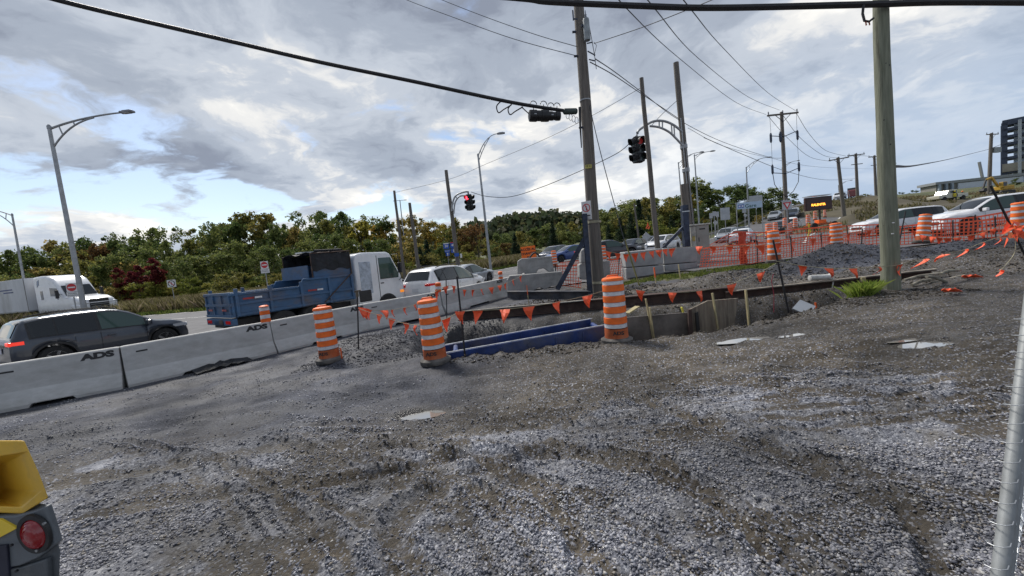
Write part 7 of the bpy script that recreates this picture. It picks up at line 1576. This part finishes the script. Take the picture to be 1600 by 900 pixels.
cr = thing('crane', 'thin far crane jib rising behind the low building', 'crane', P(1541, 285, 170)); q = P(1530, 253, 170)-cr.location; MB().beam((0, 0, -6), q, .7, .7).build('jib', GALV, cr); MB().box((0, 0, -7), (3, 3, 3)).build('crane_house', YEL, cr)
# ---- chain-link fence at the right edge
fz = thing('chain_link_fence', 'galvanised fence post and edge-on chain-link mesh at the right edge', 'fence', (0, 0, 0)); a = P(1562, 905, 1.5); t = P(1611, 478, 1.9); u = (a-t).normalized(); fz.location = a+u*((a.z-0.02)/max(.1, -u.z)) if False else a
base_ = a+u*((a.z)/(-u.z)); MB().tube([base_-a, t-a+(-u)*.9], .026, 16).build('post', mat('fence_galv', (.27, .285, .29), .55, .2, var=.12, scale=8), fz, smooth=True)
FW = mat('fence_wire', (.50, .52, .54), .35, .7, var=.1); xd = Vector((.34, .94, 0)); FS = Vector((.046, .01, 0))
p2 = base_-a+FS; pt_ = t-a+(-u)*.9+FS
MB().tube([p2, pt_], .016, 12).build('second_post', mat('fence_galv', (.36, .375, .38)), fz, smooth=True)
up_ = (pt_-p2); L_ = up_.length; upn = up_.normalized(); dir2 = Vector((.82, .57, 0)); mbw = MB(); cell = .055
for k in range(40):
    o_ = p2+dir2*(cell*k); pts = []; n_ = int(L_/cell)
    for j in range(n_): pts.append(o_+upn*(cell*j)+dir2*(cell*.5*(1 if (j+k) % 2 else -1))+Vector((0, 0, 0))+Vector((-.57, .82, 0))*(.006*(1 if j % 2 else -1)))
    mbw.tube(pts, .003, 5)
mbw.build('mesh_wire', FW, fz)
mb = MB()
for k in range(16):
    c = (base_-a).lerp(t-a, .12+.055*k); mb.tube([c+Vector((-.02+.034*math.cos(x), .0+.034*math.sin(x), .006*x)) for x in [i*.7 for i in range(9)]], .002, 5)
mb.build('tie_wire', FW, fz)
# ---- yellow and grey machine tail at the lower left
mc = thing('compact_machine', 'rear corner of a machine with yellow hood and grey tail housing at lower left', 'machine', P(20, 880, 1.75)); c = mc.location.copy()
MY = mat('hood_yellow', (.72, .44, .045), .42, var=.06, scale=5, bump=.08, bscale=90, coat=.1, dirt=.30, dirtcol=(.42, .29, .09)); MG = mat('housing_grey', (.085, .095, .105), .55, var=.12, scale=6, bump=.25, bscale=120, dirt=.35, dirtcol=(.17, .16, .145))
def Q(x, y, Y): return P(x, y, Y)-c
def hull(nm, front, back, m_, bevel=.012, seg=3):
    n = len(front); return MB().add(list(front)+list(back), [tuple(range(n)), tuple(range(2*n-1, n-1, -1))]+[(i, (i+1) % n, n+(i+1) % n, n+i) for i in range(n)]).build(nm, m_, mc, bevel=bevel, seg=seg, smooth=True)
Ym = 1.72
rimo = [(-60, 688), (38, 688), (60, 736), (76, 778), (36, 803), (-60, 799)]; rimi = [(-60, 728), (40, 707), (52, 742), (62, 760), (60, 768), (34, 793), (-60, 789)]
# hood as a shell: outer outline, inner recess pushed back
mb = MB(); O = [Q(x, y, Ym) for x, y in rimo]; OB = [Q(x, y, Ym)+Vector((-.80, .50, -.20)) for x, y in rimo]
inn = [(-60, 722), (40, 706), (54, 742), (63, 768), (34, 792), (-60, 788)]; I1 = [Q(x, y, Ym+.004) for x, y in inn]; cen = Q(-20, 760, Ym); I2 = [p.lerp(cen, .40)+Vector((-.34, .20, -.09)) for p in I1]
n = 6; mb.v = [tuple(p) for p in O+OB+I1+I2]
for i in range(n):
    k = (i+1) % n; mb.f += [(i, k, n+k, n+i), (i, 2*n+i, 2*n+k, k), (2*n+i, 3*n+i, 3*n+k, 2*n+k)]
mb.f += [tuple(range(3*n, 4*n)), tuple(range(n, 2*n))]
mb.build('hood', MY, mc, bevel=.012, seg=3, smooth=True)
fr = [(-60, 800), (36, 804), (72, 785), (84, 820), (95, 862), (94, 885), (90, 960), (-60, 960)]; F1 = [Q(x, y, Ym+.01) for x, y in fr]; hull('tail_housing', F1, [p+Vector((-.80, .5, -.22)) for p in F1], MG)
# raised lip panels on the housing
L1 = [Q(x, y, Ym-.012) for x, y in ((-60, 812), (24, 806), (48, 800), (70, 792), (80, 822), (88, 850), (60, 872), (30, 885), (-60, 900))]; hull('housing_panel', L1, [p+Vector((0, .03, 0)) for p in L1], mat('housing_grey_light', (.13, .145, .16), .5, var=.1, scale=6, bump=.12, bscale=120), bevel=.008)
L2 = [Q(x, y, Ym-.014) for x, y in ((-60, 902), (30, 888), (60, 878), (72, 874), (76, 960), (-60, 960))]; hull('lower_panel', L2, [p+Vector((0, .03, 0)) for p in L2], MG, bevel=.006)
L3 = [Q(x, y, Ym-.022) for x, y in ((-60, 860), (10, 852), (18, 960), (-60, 960))]; hull('recess_patch', L3, [p+Vector((0, .03, 0)) for p in L3], mat('recess_navy', (.02, .022, .04), .6), bevel=.003)  # flat navy slab, set proud of the panels, stands in for a recess
L4 = [Q(x, y, Ym-.022) for x, y in ((-60, 812), (0, 812), (26, 826), (-4, 842), (-60, 856))]; hull('yellow_label', L4, [p+Vector((0, .012, 0)) for p in L4], mat('label_bright_yellow', (.85, .60, .05), .45, var=.03), bevel=.002)
lc = Q(56, 833, Ym-.016); tl = Vector((-.45, -.89, 0)); R_ = Matrix.Rotation(math.radians(-8), 3, 'Y')
def ell(r, y, sx=.78): return [lc+R_ @ Vector((r*sx*math.cos(6.2832*j/28), y, r*math.sin(6.2832*j/28))) for j in range(28)]
mb = MB(); A_, B_, C_ = ell(.092, 0), ell(.090, -.012), ell(.070, -.012); D_ = ell(.068, .02); n = 28; mb.v = [tuple(p) for p in A_+B_+C_+D_]
for k in range(3):
    for i in range(n): j = (i+1) % n; mb.f.append((k*n+i, k*n+j, (k+1)*n+j, (k+1)*n+i))
mb.build('lamp_bezel', TRIM, mc, smooth=True)
mb = MB(); rr = [(.0685, .0), (.066, -.012), (.060, -.019), (.058, -.016), (.050, -.024), (.048, -.021), (.036, -.028), (.034, -.025), (.02, -.030), (.001, -.03)]; mb.v = []
lc2 = lc+Vector((-.006, 0, 0))
for (r_, y) in rr: mb.v += [tuple(p) for p in ell(r_, y)]
for k in range(len(rr)-1):
    for i in range(n): j = (i+1) % n; mb.f.append((k*n+i, k*n+j, (k+1)*n+j, (k+1)*n+i))
mb.build('red_lamp', mat('lens_dark_red', (.14, .006, .010), .18, var=.15, scale=30, emis=(.5, .01, .02), estr=.05, coat=.7), mc, smooth=True)
for (x, y) in ((69, 818), (58, 860), (18, 852), (26, 892)): o_ = Q(x, y, Ym-.028); MB().lathe([(.006, -.004), (.006, .004)], 10, c=o_, axis='Y').build('screw', GALV if x > 50 else INK, mc)
